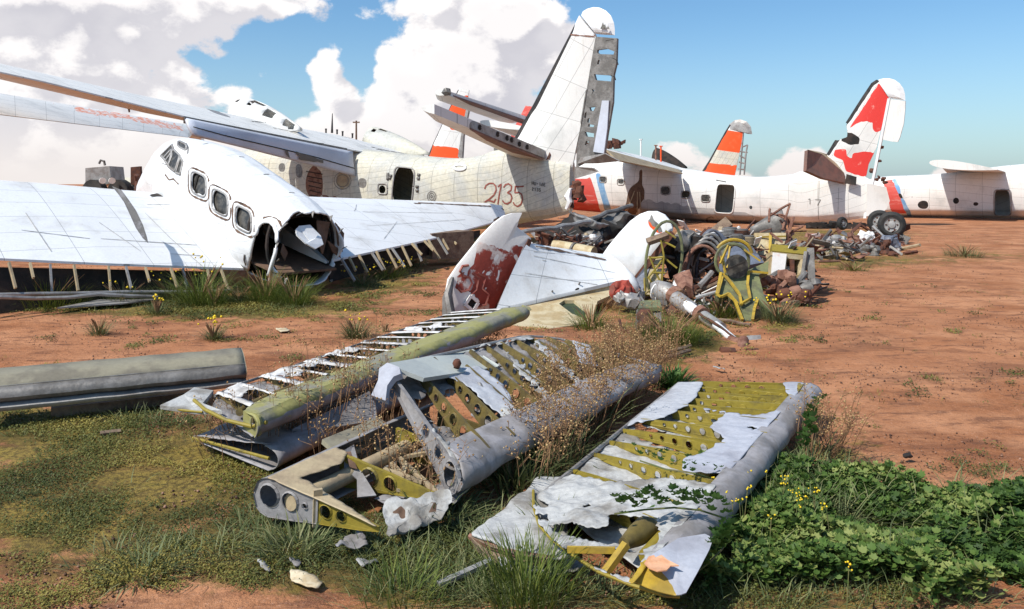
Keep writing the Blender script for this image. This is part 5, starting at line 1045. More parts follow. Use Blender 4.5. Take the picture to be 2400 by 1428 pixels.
# far machinery at the left
mc = thing('tractor', 'distant grey tractor with its lights showing over the near white wing', 'tractor', W(245, 470, 34))
q = MB(); q.plate([W(200, 395, 34), W(256, 390, 34), W(262, 430, 34), W(200, 440, 34)], 1.2); q.crumple(.05, 2); q.build('body', 'bare_grey_metal', mc, smooth=False)
q = MB(); q.tube([W(232, 384, 34), W(236, 376, 34), W(244, 378, 34), W(246, 388, 34)], .05); q.build('grab_handle', 'bare_dark_metal', mc)
for x in (240, 262): q = MB(); q.tube([W(x, 424, 33.2), W(x + 1, 424, 33.0)], .13, n=10); q.build('headlight', 'stained_white', mc)
for x in (215, 275): q = MB(); q.tube([W(x, 452, 33.4), W(x + 14, 452, 33.7)], .55, n=14); q.build('tyre', 'tyre', mc)
fk = thing('forklift', 'distant brown forklift mast beside the white nose', 'forklift', W(320, 460, 36))
q = MB(); q.plate([W(306, 392, 36), W(328, 390, 36), W(330, 432, 36), W(306, 434, 36)], .2); q.build('mast', 'rust', fk, smooth=False)
q = MB(); q.plate([W(282, 416, 36.3), W(345, 416, 36.3), W(345, 446, 36), W(282, 446, 36)], .9); q.build('body', 'cream_weathered', fk, smooth=False)
for x in (292, 335): q = MB(); q.tube([W(x, 452, 35.5), W(x + 3, 452, 36)], .4, n=12); q.build('tyre', 'tyre', fk)
pl = thing('power_pole', 'distant thin power pole with a crossarm behind the cream hull', 'pole', W(835, 445, 120))
q = MB(); q.tube([W(835, 447, 120), W(835, 283, 120)], [.22, .14], n=6); q.build('post', 'wood_old', pl); q = MB(); q.bar(W(827, 287, 120), W(843, 287, 120), .2, .2); q.build('crossarm', 'wood_old', pl)

# uncountable small rubble through the heap
q = MB(); rm = random.Random(5)
for reg, n_ in (((1500, 1910, 568, 690, 14.9), 430), ((1240, 1420, 548, 590, 16.2), 90), ((1900, 2120, 545, 600, 26.5), 110), ((1560, 1720, 690, 745, 12.6), 60), ((1890, 2010, 562, 612, 21.), 70), ((1600, 1860, 535, 600, 17.), 90)):
    for k in range(n_):
        x = rm.uniform(reg[0], reg[1]); y = rm.uniform(reg[2], reg[3]); d_ = min(reg[4] + rm.uniform(-.3, .9), F * 1.97 / (y - HZ)); c = W(x, y, d_); t_ = rm.random(); mi = rm.choice((0, 0, 1, 1, 1, 2, 3, 5, 0, 4)); s_ = reg[4] / 14.
        v_ = V((rm.gauss(0, 1), rm.gauss(0, 1), rm.gauss(0, .5))).normalized()
        if t_ < .5: q.tube([c, c + v_ * rm.uniform(.12, .5) * s_], rm.uniform(.008, .03) * s_, n=5, m=mi)
        elif t_ < .93: q.bar(c, c + v_ * rm.uniform(.1, .35) * s_, rm.uniform(.03, .16) * s_, .012, m=mi, up=V((rm.gauss(0, 1), rm.gauss(0, 1), 1)))
        else: q.ball(c, rm.uniform(.03, .08) * s_, m=mi, n=4)
q.crumple(.02, 9); o = q.build('scrap_rubble', ['rust', 'bare_dark_metal', 'bare_grey_metal', 'tan_plate', 'stained_white', 'rust_light'], None, smooth=False); o['kind'] = 'stuff'
# ---------------------------------------------------------------- stripped control surfaces in the foreground
mat('skin_top', (.42, .43, .48), (.33, .33, .37), rough=.75, scale=3, fine=.18, fscale=40, bump=.2)
mat('cloth_white', (.64, .62, .60), (.44, .41, .38), rough=.85, scale=6, fine=.2, bump=.3)
class Surf:
    def __init__(s, L0, L1, T0, T1, h0, vn=.12, tip=None):
        s.L0, s.L1, s.T0, s.T1, s.h0, s.vn = map(lambda q: V(q) if isinstance(q, (tuple, V)) else q, (L0, L1, T0, T1, h0, vn))
        s.n = (s.T0 - s.L0).cross(s.L1 - s.L0).normalized(); s.n = s.n if s.n.z > 0 else -s.n
        s.ch = ((s.T0 - s.L0).length + (s.T1 - s.L1).length) / 2; s.sp = (s.L1 - s.L0).length; s.tip = tip or (lambda u: 1.)
    def h(s, v):
        if v < s.vn: return s.h0 * math.sqrt(max(0, 1 - ((s.vn - v) / s.vn) ** 2)) + .004
        return s.h0 * (1 - (v - s.vn) / (1 - s.vn)) ** .85 + .010
    def p(s, u, v, w=0.):
        v = v * s.tip(u) if v > 0 else v
        return s.L0.lerp(s.L1, u).lerp(s.T0.lerp(s.T1, u), v) + s.n * w
    def make(s, name, label, group, cat='aircraft flap'):
        s.root = thing(name, label, cat, V(((s.L0 + s.T1) / 2).to_tuple()[:2] + (0,)), group); return s.root
    def skin(s, name, matn, side, v0, v1, keep=None, masks=None, nu=150, nv=60, sag=.010, jit=6, off=.004, solid=.004, u0=0., u1=1., wr=.010, seed=0, curl=0.):
        mb = MB(); rows = []
        for i in range(nu + 1):
            u = u0 + (u1 - u0) * i / nu; row = []
            for j in range(nv + 1):
                v = v0 + (v1 - v0) * j / nv; q = s.p(u, v); w = side * (s.h(v) + off) + wr * noise.noise((q.x * 6 + seed, q.y * 6, seed)) + wr * .5 * noise.noise((q.x * 18, q.y * 18, seed))
                row.append(s.p(u, v, w) + V((0, 0, -sag * abs(math.sin(u * math.pi * 11)))))
            rows.append(row)
        mb.grid(rows)
        f = mb.f[0]; nr = (mb.v[f[1]] - mb.v[f[0]]).cross(mb.v[f[-1]] - mb.v[f[0]])
        if nr.dot(V((0, 0, 1))) < 0: mb.f = [q[::-1] for q in mb.f]
        if keep is not None:
            nf, nm = [], []
            for f in mb.f:
                c = sum((mb.v[k] for k in f), V()) / 4; x, y = pix(c)
                x += jit * noise.noise((x * .09, y * .09, seed)) + jit * .5 * noise.noise((x * .35, y * .35, 4)); y += jit * noise.noise((x * .09, y * .09, 7 + seed)) + jit * .5 * noise.noise((x * .35, y * .35, 9))
                if any(inside(x, y, k) for k in keep): nf.append(f); nm.append(0)
            mb.f, mb.m, mb.uv = nf, nm, [None] * len(nf); mb.relax()
            if not masks: masks = None
        if masks: mb.mask(masks, both=True, jit=jit)
        if mb.f: 
            if curl: mb.crumple(curl, 5, seed)
            isl = [g for g in mb.islands() if len(g) > 12]; F0 = mb.f; M0 = mb.m
            for g in isl[:-1]:
                mb.f = [F0[i] for i in g]; mb.m = [M0[i] for i in g]; mb.uv = [None] * len(g); mb.build(name, matn, s.root, solid=solid)
            g = isl[-1]; mb.f = [F0[i] for i in g]; mb.m = [M0[i] for i in g]; mb.uv = [None] * len(g)
            return mb.build(name, matn, s.root, solid=solid)
    def nose(s, name, matn, vt, vb, masks=None, nu=130, dent=.012, u0=0., u1=1., jit=5, ends=True):
        mb = MB(); rows = []; prof = []
        for k in range(7): prof.append((vt + (s.vn - vt) * k / 6, 1))
        for k in range(1, 12):
            an = math.pi * k / 12; prof.append((s.vn - s.vn * math.sin(an), math.cos(an)))
        for k in range(7): prof.append((s.vn + (vb - s.vn) * k / 6, -1))
        for i in range(nu + 1):
            u = u0 + (u1 - u0) * i / nu; row = []
            for v, sg in prof:
                hh = s.h(v) if abs(sg) == 1 else s.h0; q = s.p(u, v, sg * hh); d = dent * (noise.noise(q * 3.1) + .5 * noise.noise(q * 9)); row.append(q + s.n * d * (1 if sg > 0 else -.3) + (s.L0 - s.T0).normalized() * d)
            rows.append(row)
        mb.grid(rows)
        f = mb.f[3]; nr = (mb.v[f[1]] - mb.v[f[0]]).cross(mb.v[f[-1]] - mb.v[f[0]])
        if nr.dot(s.n) < 0: mb.f = [q[::-1] for q in mb.f]
        if masks: mb.mask(masks, jit=jit)
        return mb.build(name, matn, s.root, solid=.006)
    def rib(s, u, matn, v0=.08, v1=.985, holes=None, th=.004, fl=.022, skew=0., name='rib', top=None):
        hs = [] if holes is None else holes; N_ = 16
        P = lambda v, w: s.p(u + skew * (v - .3), v, w)
        loop = [P(v0 + (v1 - v0) * k / N_, s.h(v0 + (v1 - v0) * k / N_)) for k in range(N_ + 1)] + [P(v1 - (v1 - v0) * k / N_, -s.h(v1 - (v1 - v0) * k / N_)) for k in range(N_ + 1)]
        hl = []
        for (v, r) in hs: hl.append([P(v + r / s.ch * math.cos(t), r * math.sin(t) + min(.012, s.h(v) - r - .006)) for t in [2 * math.pi * k / 14 for k in range(14)]])
        mb = MB(); d_ = (s.L1 - s.L0).normalized(); mb.plate(loop, th, holes=hl, nrm=-d_)
        for sg in (1, -1):
            rows = []
            for k in range(N_ + 1):
                v = v0 + (v1 - v0) * k / N_; rows.append([P(v, sg * (s.h(v) + .001)), P(v, sg * (s.h(v) + .001)) + d_ * fl])
            mb.grid(rows)
        for h_, (v, r) in zip(hl, hs):      # pressed rims round the holes
            c = sum(h_, V()) / len(h_); mb.grid([[q - d_ * .002 for q in h_], [c + (q - c) * .86 - d_ * .012 for q in h_]], close=True)
        mb.crumple(.004, 7, u * 9); return mb.build(name, matn, s.root, smooth=False)
    def spar(s, v, r, matn, u0=0, u1=1, w=0., name='spar_tube'):
        mb = MB(); mb.tube([s.p(u0 + (u1 - u0) * k / 8, v, w) for k in range(9)], r, n=12); return mb.build(name, matn, s.root)
    def edge(s, matn, pts, r=.014, name='trailing_edge'):
        mb = MB(); P = [s.p(*q) for q in pts]; mb.tube(P, r, n=6); return mb.build(name, matn, s.root)
def rounded(u, k0=.0, k1=1., e0=0., e1=0.):
    f = 1.
    if e0 and u < e0: f *= math.sqrt(max(0, 1 - ((e0 - u) / e0) ** 2)) * (1 - k0) + k0
    if e1 and u > 1 - e1: f *= math.sqrt(max(0, 1 - ((u - 1 + e1) / e1) ** 2)) * (1 - k1) + k1
    return f

# --- right: grey cloth covered surface with yellow ribs
S3 = Surf((.71, 3.50, .20), (2.66, 6.85, .20), (.16, 4.62, .14), (1.47, 7.02, .18), .078, .07)
r3 = S3.make('stripped_elevator', 'grey elevator with bright yellow ribs showing, right of the dry weeds', 'stripped control surfaces')
S3.T0 = G(1262, 1165, .12); S3.T1 = G(1590, 899, .22); S3.L0 = G(1600, 1352, .19); S3.L1 = G(1925, 925, .22)
S3.sp = (S3.L1 - S3.L0).length; S3.ch = (S3.T0 - S3.L0).length
K_a = [(1560, 890), (1655, 890), (1640, 912), (1622, 945), (1600, 955), (1572, 975), (1500, 990), (1450, 1004), (1410, 1012), (1500, 945)]
K_b = [(1603, 948), (1700, 965), (1780, 974), (1830, 958), (1852, 932), (1838, 912), (1832, 880), (1990, 870), (2000, 1010), (1870, 1120), (1600, 1105), (1600, 1075), (1648, 1062), (1690, 1034), (1700, 1026), (1662, 1002), (1680, 988), (1700, 970)]
K_c = [(1250, 1152), (1340, 1112), (1440, 1130), (1560, 1120), (1640, 1130), (1760, 1150), (1760, 1300), (1640, 1420), (1592, 1396), (1560, 1392), (1480, 1368), (1402, 1338), (1342, 1299), (1292, 1262), (1264, 1228), (1252, 1190)]
H_c = [[(1430, 1203), (1500, 1213), (1548, 1242), (1542, 1272), (1500, 1298), (1480, 1290), (1300, 1250), (1288, 1232), (1340, 1225), (1395, 1240), (1425, 1232)], [(1322, 1280), (1440, 1287), (1512, 1302), (1482, 1357), (1425, 1342), (1350, 1308)],
       [(1250, 1165), (1288, 1182), (1285, 1190), (1260, 1186)], [(1254, 1205), (1284, 1206), (1284, 1222), (1262, 1218)], [(1365, 1185), (1383, 1182), (1386, 1187), (1372, 1190)]]
S3.skin('upper_skin', 'fabric_grey', 1, .10, .99, keep=[K_a], sag=.004, jit=7, seed=1)
S3.skin('upper_skin', ['skin_top', 'yellow_rib'], 1, .10, .99, keep=[K_b], masks=[([(1868, 898), (1906, 904), (1896, 918), (1868, 920)], 1), ([(1836, 926), (1884, 930), (1880, 941), (1826, 938)], 1), ([(1750, 1000), (1842, 1012), (1842, 1017), (1752, 1004)], None)], nu=220, nv=90, sag=.003, jit=7, seed=2)
S3.skin('upper_skin', ['fabric_light', 'yellow_bright'], 1, .10, 1.0, keep=[K_c], masks=[(h, None) for h in H_c] + [([(1512, 1312), (1552, 1336), (1590, 1400), (1470, 1362)], 1)], nu=240, nv=150, u0=-.16, u1=.5, sag=.006, wr=.022, jit=5, seed=3)
S3.skin('lower_skin', 'fabric_light', -1, .10, .99, masks=[([(1480, 990), (1640, 1040), (1600, 1062), (1500, 1030)], None), ([(1700, 880), (1800, 900), (1790, 960), (1650, 950)], None), ([(1380, 1296), (1480, 1350), (1440, 1350), (1350, 1300)], None)], sag=.0, wr=.02, jit=16, seed=4)
S3.nose('nose_skin', 'skin_nose', .14, .2, dent=.016, u0=-.02)
S3.edge('bare_grey_metal', [(-.0 + k / 14, .995) for k in range(15)], .016)
H6 = [(.40, .031), (.50, .029), (.60, .024), (.69, .018), (.77, .014)]; H7 = [(.22, .036), (.31, .034)] + H6
for u, v1, hs in ((.995, .88, H6[:4]), (.93, .88, H7), (.865, .86, H7), (.80, .86, H6), (.735, .82, H6[1:4]), (.67, .80, H6[1:4]), (.575, .98, H7), (.475, .98, H6), (.375, .98, H7[1:]), (.275, .98, H6), (.155, .98, H7), (.075, .97, H7)):
    S3.rib(u, 'yellow_rib', holes=hs, v1=v1, skew=.02, fl=.010)
S3.spar(.20, .045, 'yellow_rib'); q = MB(); q.tube([G(x, y, z) for x, y, z in ((1250, 1150, .13), (1251, 1190, .13), (1263, 1230, .14), (1292, 1264, .15), (1342, 1301, .16), (1402, 1340, .17), (1480, 1371, .18), (1560, 1396, .19), (1592, 1398, .18))], .009, n=6); q.build('tip_rim', 'yellow_rib', r3)
pxslab([(1478, 1360), (1512, 1310), (1545, 1290), (1590, 1262), (1652, 1252), (1672, 1262), (1662, 1290), (1636, 1340), (1608, 1390), (1590, 1397), (1560, 1392), (1520, 1380)], lambda x, y: F * (H - (.285 - .07 * max(0, min(1, (y - 1300) / 90)))) / (y - HZ), .004, [([(1470, 1365), (1512, 1310), (1545, 1330), (1575, 1372), (1588, 1400), (1520, 1385)], 1)], ('skin_top', 'yellow_bright'), 'tip_skin', r3, bulge=.004, cell=.012, jit=3)
q = MB(); 
for a_, b_ in ((G(1330, 1288, .22), G(1442, 1290, .24)), (G(1415, 1348, .16), G(1468, 1275, .28))): q.bar(a_, b_, .036 if a_.y < 3.86 else .016, .03)
q.build('diagonal_brace', 'yellow_bright', r3, smooth=False, split=True)
q = MB(); q.tube([G(1462, 1275, .22), G(1492, 1255, .22), G(1515, 1238, .22)], [.03, .055, .062], n=14); q.ball(G(1520, 1237, .22), .066, n=8, sc=(.9, .9, .8)); q.build('balance_weight', 'olive_rib', r3)
fl_ = MB(); fl_.plate([G(1508, 1322, .295), G(1520, 1305, .305), G(1533, 1302, .31), G(1536, 1308, .30), G(1550, 1303, .305), G(1563, 1315, .30), G(1590, 1325, .295), G(1572, 1327, .29), G(1562, 1340, .29), G(1540, 1343, .29), G(1520, 1334, .29)], .005); fl_.crumple(.01, 9)
tag(fl_.build('peeling_flake', 'peach_flake', r3, smooth=False), None, None)
# --- right, underneath: pale surface showing at the near left
lo = thing('buried_flap', 'pale flap end pinned beneath the near tip of the yellow ribbed elevator', 'aircraft flap', G(1240, 1260), 'stripped control surfaces')
def sheet(px_pts, zf, th, matn, name, parent, amp=.015, sc=5, seed=0, cell=.05, masks=None, holes=()):
    q = MB(); P = [G(x, y, zf) for x, y in px_pts]; xs_ = [p.x for p in P]; ys_ = [p.y for p in P]
    nx = int((max(xs_) - min(xs_)) / cell) + 1; ny = int((max(ys_) - min(ys_)) / cell) + 1; rows = []
    for i in range(nx + 1):
        rows.append([V((min(xs_) + (max(xs_) - min(xs_)) * i / nx, min(ys_) + (max(ys_) - min(ys_)) * j / ny, zf)) for j in range(ny + 1)])
    q.grid(rows); nf = []
    for f in q.f:
        c = sum((q.v[k] for k in f), V()) / 4; x, y = pix(c); x += 4 * noise.noise((x * .1, y * .1, seed)); y += 4 * noise.noise((x * .1, y * .1, seed + 5))
        if inside(x, y, px_pts) and not any(inside(x, y, h) for h in holes): nf.append(f)
    q.f = nf; q.m = [0] * len(nf); q.uv = [None] * len(nf); q.relax(2 if cell < .018 else 6)
    for p in q.v: p.z += amp * noise.noise((p.x * sc, p.y * sc, seed)) + amp * .5 * noise.noise((p.x * sc * 3, p.y * sc * 3, seed))
    return q.build(name, matn, parent, solid=th)
sheet([(1100, 1255), (1150, 1215), (1235, 1150), (1262, 1120), (1330, 1120), (1330, 1300), (1352, 1306), (1318, 1313), (1240, 1298), (1160, 1280)], .10, .012, 'fabric_light', 'upper_skin', lo, .022, 4, 2, .02, holes=[ell(1220, 1281, 8, 10)])
q = MB(); P_ = [G(x, y, .085) for x, y in ((1102, 1257), (1150, 1280), (1215, 1299), (1300, 1312))]; q.tube(P_, .018, n=6); q.build('edge_strip', 'rust_light', lo)
q = MB(); q.plate([G(x, y, .095) for x, y in ((1102, 1258), (1150, 1282), (1215, 1301), (1300, 1313))] + [G(x, y, .02) for x, y in ((1290, 1330), (1215, 1330), (1155, 1318), (1112, 1290))], .01); q.build('end_plate', 'wood_old', lo, smooth=False)
sc1 = thing('skin_scrap', 'creased pale skin scrap lying below the pinned flap end', 'scrap metal', G(1270, 1330)); sheet([(1165, 1310), (1240, 1300), (1330, 1310), (1378, 1318), (1350, 1345), (1320, 1348), (1240, 1345), (1180, 1335)], .03, .008, 'fabric_light', 'sheet', sc1, .03, 7, 8, .02)
q = MB(); a_, b_ = G(1030, 1368, .03), G(1152, 1312, .06); q.bar(a_, b_, .035, .02); q.crumple(.01, 5); single(q, 'metal_strip', 'bare_grey_metal', 'narrow grey strip slanting through the grass below the pinned flap', 'metal strip')

# --- middle: big surface propped up, gray end rib with round holes
S2 = Surf((-.30, 4.82, .19), (1.34, 7.35, .26), (-.90, 5.85, .68), (.50, 8.45, .50), .080, .08, tip=lambda u: rounded(u, e1=.34, k1=.25))
r2 = S2.make('stripped_rudder', 'propped up brown ribbed rudder with a flat grey tab, dry weeds over it', 'stripped control surfaces')
H2 = [(.30, .052), (.42, .045), (.53, .037), (.62, .030), (.70, .024)]
for u, v1 in ((.10, .97), (.20, .97), (.29, .80), (.38, .96), (.47, .96), (.56, .97), (.65, .97), (.74, .97), (.83, .97), (.90, .97), (.96, .97)):
    S2.rib(u, 'olive_rib', holes=H2 if random.random() < .7 else H2[1:], v1=v1, skew=-.02)
S2.rib(-.004, 'skin_grey', v0=.02, v1=.99, holes=[(.11, .085), (.26, .050), (.42, .045)], fl=-.03, name='end_rib')
S2.spar(.22, .05, 'olive_rib', .02, 1); S2.nose('nose_skin', 'skin_nose', .24, .22, dent=.022)
te = [(k / 16, .995) for k in range(17)]; S2.edge('bare_grey_metal', te, .013)
S2.skin('upper_skin', 'fabric_grey', 1, .12, .985, keep=[[(1045, 880), (1070, 866), (1125, 858), (1180, 900), (1210, 960), (1200, 990), (1170, 968), (1135, 945), (1100, 905)], [(1440, 780), (1500, 820), (1530, 860), (1440, 830), (1400, 790)], [(1340, 790), (1380, 800), (1400, 860), (1360, 850)]], nu=170, nv=80, seed=6)
S2.skin('near_edge_skin', 'fabric_light', 1, .05, .99, keep=[[(850, 930), (885, 850), (915, 840), (935, 880), (925, 912), (960, 955), (1020, 1010), (1080, 1070), (1125, 1130), (1100, 1150), (1040, 1090), (960, 1010), (900, 960)]], u0=-.01, u1=.14, nu=40, nv=110, jit=10, seed=7, wr=.02)
S2.skin('torn_strip', 'fabric_light', 1, .12, .985, keep=[[(1180, 828), (1192, 824), (1250, 880), (1300, 940), (1320, 975), (1310, 970), (1245, 900), (1210, 865)], [(1250, 802), (1262, 800), (1330, 855), (1370, 905), (1360, 905), (1300, 855)], [(1110, 890), (1130, 900), (1180, 950), (1240, 1000), (1220, 1000), (1160, 955)], [(1110, 800), (1300, 768), (1300, 778), (1170, 806), (1115, 812)], [(1290, 770), (1390, 772), (1440, 790), (1400, 796), (1330, 784)]], nu=170, nv=90, jit=14, seed=9, curl=.01)
S2.skin('lower_skin', 'skin_grey', -1, .12, .98, masks=[(ell(1210, 940, 60, 30), None), (ell(1040, 960, 70, 40), None), (ell(1330, 840, 50, 22), None), (ell(1120, 860, 50, 20), None), (ell(1110, 1010, 40, 30), None)], wr=.03, jit=30, seed=11)
tb = MB(); tb.plate([W(904, 852, 5.72), W(1108, 818, 7.0), W(1170, 856, 6.7), W(1165, 860, 6.68), W(994, 886, 5.7)], .03); tb.build('trim_tab', 'trim_tab', r2, smooth=False)
q = MB(); q.tube([W(1070, 862, 6.2), W(1072, 845, 6.25)], .025); q.ball(W(1071, 852, 6.15), .035, n=4); q.build('tab_hinge', 'rust', r2)
q = MB(); q.plate([W(870, 926, 5.55), W(886, 890, 5.62), W(888, 862, 5.7), W(906, 850, 5.72), W(935, 862, 5.68), W(938, 878, 5.6), W(922, 884, 5.58), W(908, 905, 5.52), W(905, 940, 5.45)], .05); q.crumple(.012, 6); q.build('tip_fairing', 'skin_top', r2)

# --- left: long surface with a lime stained nose
S1 = Surf((-1.72, 5.50, .34), (.22, 9.75, .44), (-2.42, 6.15, .36), (-.78, 10.2, .36), .070, .07, tip=lambda u: rounded(u, e0=.10, k0=.6))
r1 = S1.make('stripped_aileron', 'long aileron with a lime stained rounded nose and white cloth strips on its ribs', 'stripped control surfaces')
S1.nose('nose_skin', ['lime_skin', 'skin_nose'], .34, .10, dent=.018, u0=.0, masks=[([(540, 1020), (640, 985), (760, 930), (880, 880), (1000, 830), (1100, 790), (1250, 760), (1260, 800), (900, 960), (600, 1060)], 1)], jit=14)
for k, u in enumerate([.03, .09, .16, .23, .30, .37, .44, .51, .58, .65, .72, .79, .86, .93, .985]):
    S1.rib(u, 'olive_rib', v0=.30, holes=[(.42, .04), (.52, .035), (.61, .03), (.69, .024)], skew=.03)
    st = MB(); rows = []; w_ = (.05, .03, .07, .04, .09)[k % 5]
    for j in range(25):
        v = .32 + .67 * j / 24; d0 = w_ * (1 + .5 * noise.noise((u * 30, v * 9, 0))) / S1.sp; rows.append([S1.p(u + .03 * (v - .3) + e_ * d0, v, S1.h(v) + .006 - .012 * abs(e_)) for e_ in (-.6, 0, 1)])
    st.grid(rows); st.build('cloth_strip', 'cloth_white', r1, solid=.003)
S1.edge('bare_dark_metal', [(.04 + .96 * k / 12, .995) for k in range(13)], .012)
S1.skin('lower_skin', 'skin_grey', -1, .12, .98, masks=[(ell(700, 890, 90, 14), None), (ell(880, 820, 60, 12), None), (ell(820, 850, 50, 10), None), (ell(620, 930, 60, 10), None), (ell(980, 780, 60, 8), None)], wr=.03, jit=20, seed=13)
S1.skin('torn_cloth', 'cloth_white', 1, .34, .99, keep=[[(470, 905), (520, 895), (600, 905), (560, 930), (500, 925)], [(560, 872), (640, 862), (720, 868), (700, 880), (600, 884)], [(600, 850), (740, 838), (770, 852), (690, 862)], [(690, 822), (800, 812), (850, 822), (760, 836)], [(760, 800), (830, 790), (880, 800), (820, 806)], [(940, 770), (985, 766), (990, 778), (955, 782)], [(1000, 762), (1040, 756), (1035, 768), (1010, 772)]], nu=200, nv=60, jit=9, seed=15, wr=.03, curl=.012)
q = MB(); q.plate([G(375, 950, .36), G(430, 925, .38), G(455, 908, .38), G(500, 915, .38), G(475, 945, .38), G(520, 962, .36), G(460, 962, .35)], .03); q.build('tip_plate', 'fabric_light', r1, smooth=False)
q = MB(); q.tube([G(378, 952, .34), G(430, 962, .34), G(475, 966, .34)], .010); q.tube([G(455, 938, .38), G(480, 960, .36), G(530, 985, .34), G(590, 1000, .32), G(625, 990, .36)], .014); q.build('tip_rim', 'yellow_rib', r1)
S1.rib(.004, 'lime_skin', v0=.005, v1=.34, holes=[(.12, .05)], name='end_plate'); S1.spar(.48, .03, 'olive_rib', .02, .5); S1.edge('lime_skin', [(1.0, .0, .03), (1.0, .02, .06), (1.0, .1, .08)], .02, 'end_collar')
# second surface lying beneath it
S1b = Surf((-1.60, 5.55, .10), (-.25, 8.6, .14), (-2.38, 6.05, .10), (-1.2, 9.0, .12), .075, .12)
r1b = S1b.make('stacked_flap', 'grey flap lying flat beneath the long lime nosed aileron', 'stripped control surfaces'); S1b.skin('upper_skin', 'skin_nose', 1, .12, 1., wr=.012, seed=3, nu=70, nv=30); S1b.nose('nose_skin', 'skin_nose', .14, .9, nu=60); S1b.edge('yellow_rib', [(-.0, v, 0) for v in (.1, .4, .7, 1.)], .012, 'tip_rim')
q = MB(); q.plate([G(690, 1000, .22), G(862, 925, .28), G(880, 950, .22), G(880, 985, .16), G(740, 1010, .16)], .02); q.crumple(.05, 4); q.build('torn_skin', 'skin_nose', r1b)

# --- bottom left: short wreck with lightened end rib
S4 = Surf((-1.50, 4.72, .20), (-.62, 6.05, .30), (-.715, 4.40, .12), (.22, 5.75, .16), .108, .12)
r4 = S4.make('broken_flap_section', 'short broken flap section with a tan top plate and holed end rib', 'stripped control surfaces')
S4.rib(0., 'skin_grey', v0=.0, v1=.52, holes=[(.13, .075), (.30, .062), (.42, .020), (.49, .0)] [:3], fl=-.01, name='end_rib')
S4.rib(.004, 'yellow_rib', v0=.50, v1=.985, holes=[(.58, .045), (.70, .036)], fl=-.01, name='end_rib')
S4.rib(.30, 'yellow_rib', v0=.2, v1=.95, holes=[(.45, .065), (.62, .05)]); S4.rib(.62, 'yellow_rib', v0=.2, v1=.95, holes=[(.4, .065), (.56, .05)]); S4.rib(.9, 'olive_rib', v0=.2, v1=.9, holes=[(.4, .06)])
S4.nose('nose_skin', 'skin_grey', .13, .34, dent=.006); S4.spar(.30, .05, 'tan_plate', 0., .8)
S4.skin('top_plate', 'tan_plate', 1, .11, .99, keep=[[(585, 1125), (640, 1085), (760, 1035), (815, 1060), (800, 1088), (735, 1110), (700, 1120), (720, 1128), (780, 1165), (860, 1215), (905, 1250), (860, 1245), (780, 1200), (640, 1125)]], u0=-.01, nu=120, nv=60, jit=3, sag=0, wr=.003)
q = MB(); q.plate([W(755, 1030, 5.35), W(885, 978, 6.1), W(920, 1000, 5.9), W(845, 1052, 5.3), W(790, 1060, 5.15)], .03); q.build('olive_plate', 'olive_panel', r4, smooth=False)
q = MB(); q.bar(S4.p(.01, .5, .12), S4.p(.01, .5, -.10), .05, .02); q.build('rib_joint', 'tan_plate', r4, smooth=False)
q = MB(); q.plate([W(806, 1055, 5.1), W(830, 1045, 5.2), W(845, 1100, 5.0), W(880, 1160, 4.85), W(836, 1162, 4.85), W(834, 1120, 4.95), W(806, 1095, 5.0)], .008); q.crumple(.02, 5); q.build('bent_skin', 'skin_grey', r4, smooth=False)
q = MB(); q.plate([W(808, 1060, 5.06), W(822, 1058, 5.06), W(838, 1100, 4.98), W(820, 1095, 4.98)], .008); q.build('bent_skin', 'dirt_brown', r4, smooth=False)
q = MB()
for a_, b_ in (((860, 1030, 5.6), (960, 1130, 5.0)), ((845, 1075, 5.4), (950, 1010, 5.8)), ((870, 1085, 5.3), (1010, 1060, 5.4)), ((950, 1090, 5.2), (935, 1150, 4.9)), ((920, 1060, 5.4), (1040, 1170, 4.8)), ((900, 1100, 5.1), (990, 1130, 5.0))): q.bar(W(*a_), W(*b_), .03, .02)
q.build('bent_stringer', 'tan_plate', r4, smooth=False, split=True)
pxslab([(893, 1190), (930, 1172), (985, 1168), (1050, 1160), (1064, 1180), (1050, 1205), (985, 1222), (930, 1240), (912, 1256), (900, 1256), (904, 1225)], lambda x, y: 4.72 - (y - 1165) * .0035, .006, [(ell(945, 1188, 14, 8), 1), (ell(1012, 1188, 12, 7), 1), (ell(985, 1205, 9, 4), 1)], ('fabric_light', 'dirt_brown'), 'torn_skin', r4, bulge=.012, crumple=.06, csc=6, jit=9, cell=.02)
pxslab([(885, 1170), (960, 1150), (1085, 1125), (1095, 1150), (1060, 1180), (980, 1190), (900, 1205)], lambda x, y: F * 1.9 / (y - HZ), .006, None, ('skin_nose',), 'lower_skin', r4, bulge=.01, crumple=.05, csc=5, cell=.02)

# --- left: long olive grey box panel with a curled front edge
op = thing('cowl_panel', 'long olive grey panel with a dark curled front, lying at the left', 'aircraft panel', G(330, 940))
A0, A1 = G(574, 855, .34), G(-40, 912, .33); prof = [(.36, .085), (.18, .06), (0, .0), (-.04, -.02), (-.06, -.045), (-.065, -.075), (-.045, -.10), (-.02, -.12), (-.06, -.155), (-.055, -.185)]
dirn = (A1 - A0).normalized(); bk_ = V((-dirn.y, dirn.x, 0)); bk_ = bk_ if bk_.y > 0 else -bk_
def prow(p, pr): return [p + bk_ * y + V((0, 0, z)) for y, z in pr]
for nm, pr, mn in (('top_plate', prof[:3], 'olive_panel'), ('curled_front', prof[2:8], 'bare_dark_metal'), ('lower_strip', prof[7:], 'bare_grey_metal')):
    q = MB(); q.grid([prow(A0.lerp(A1, k / 30) + V((0, 0, .008 * noise.noise((k * .3, 0, 0)))), pr) for k in range(31)]); q.build(nm, mn, op, solid=.008)
q = MB(); q.plate(prow(A0, prof) + [A0 + bk_ * .4 + V((0, 0, -.2))], .01); q.build('end_plate', 'olive_panel', op, smooth=False)
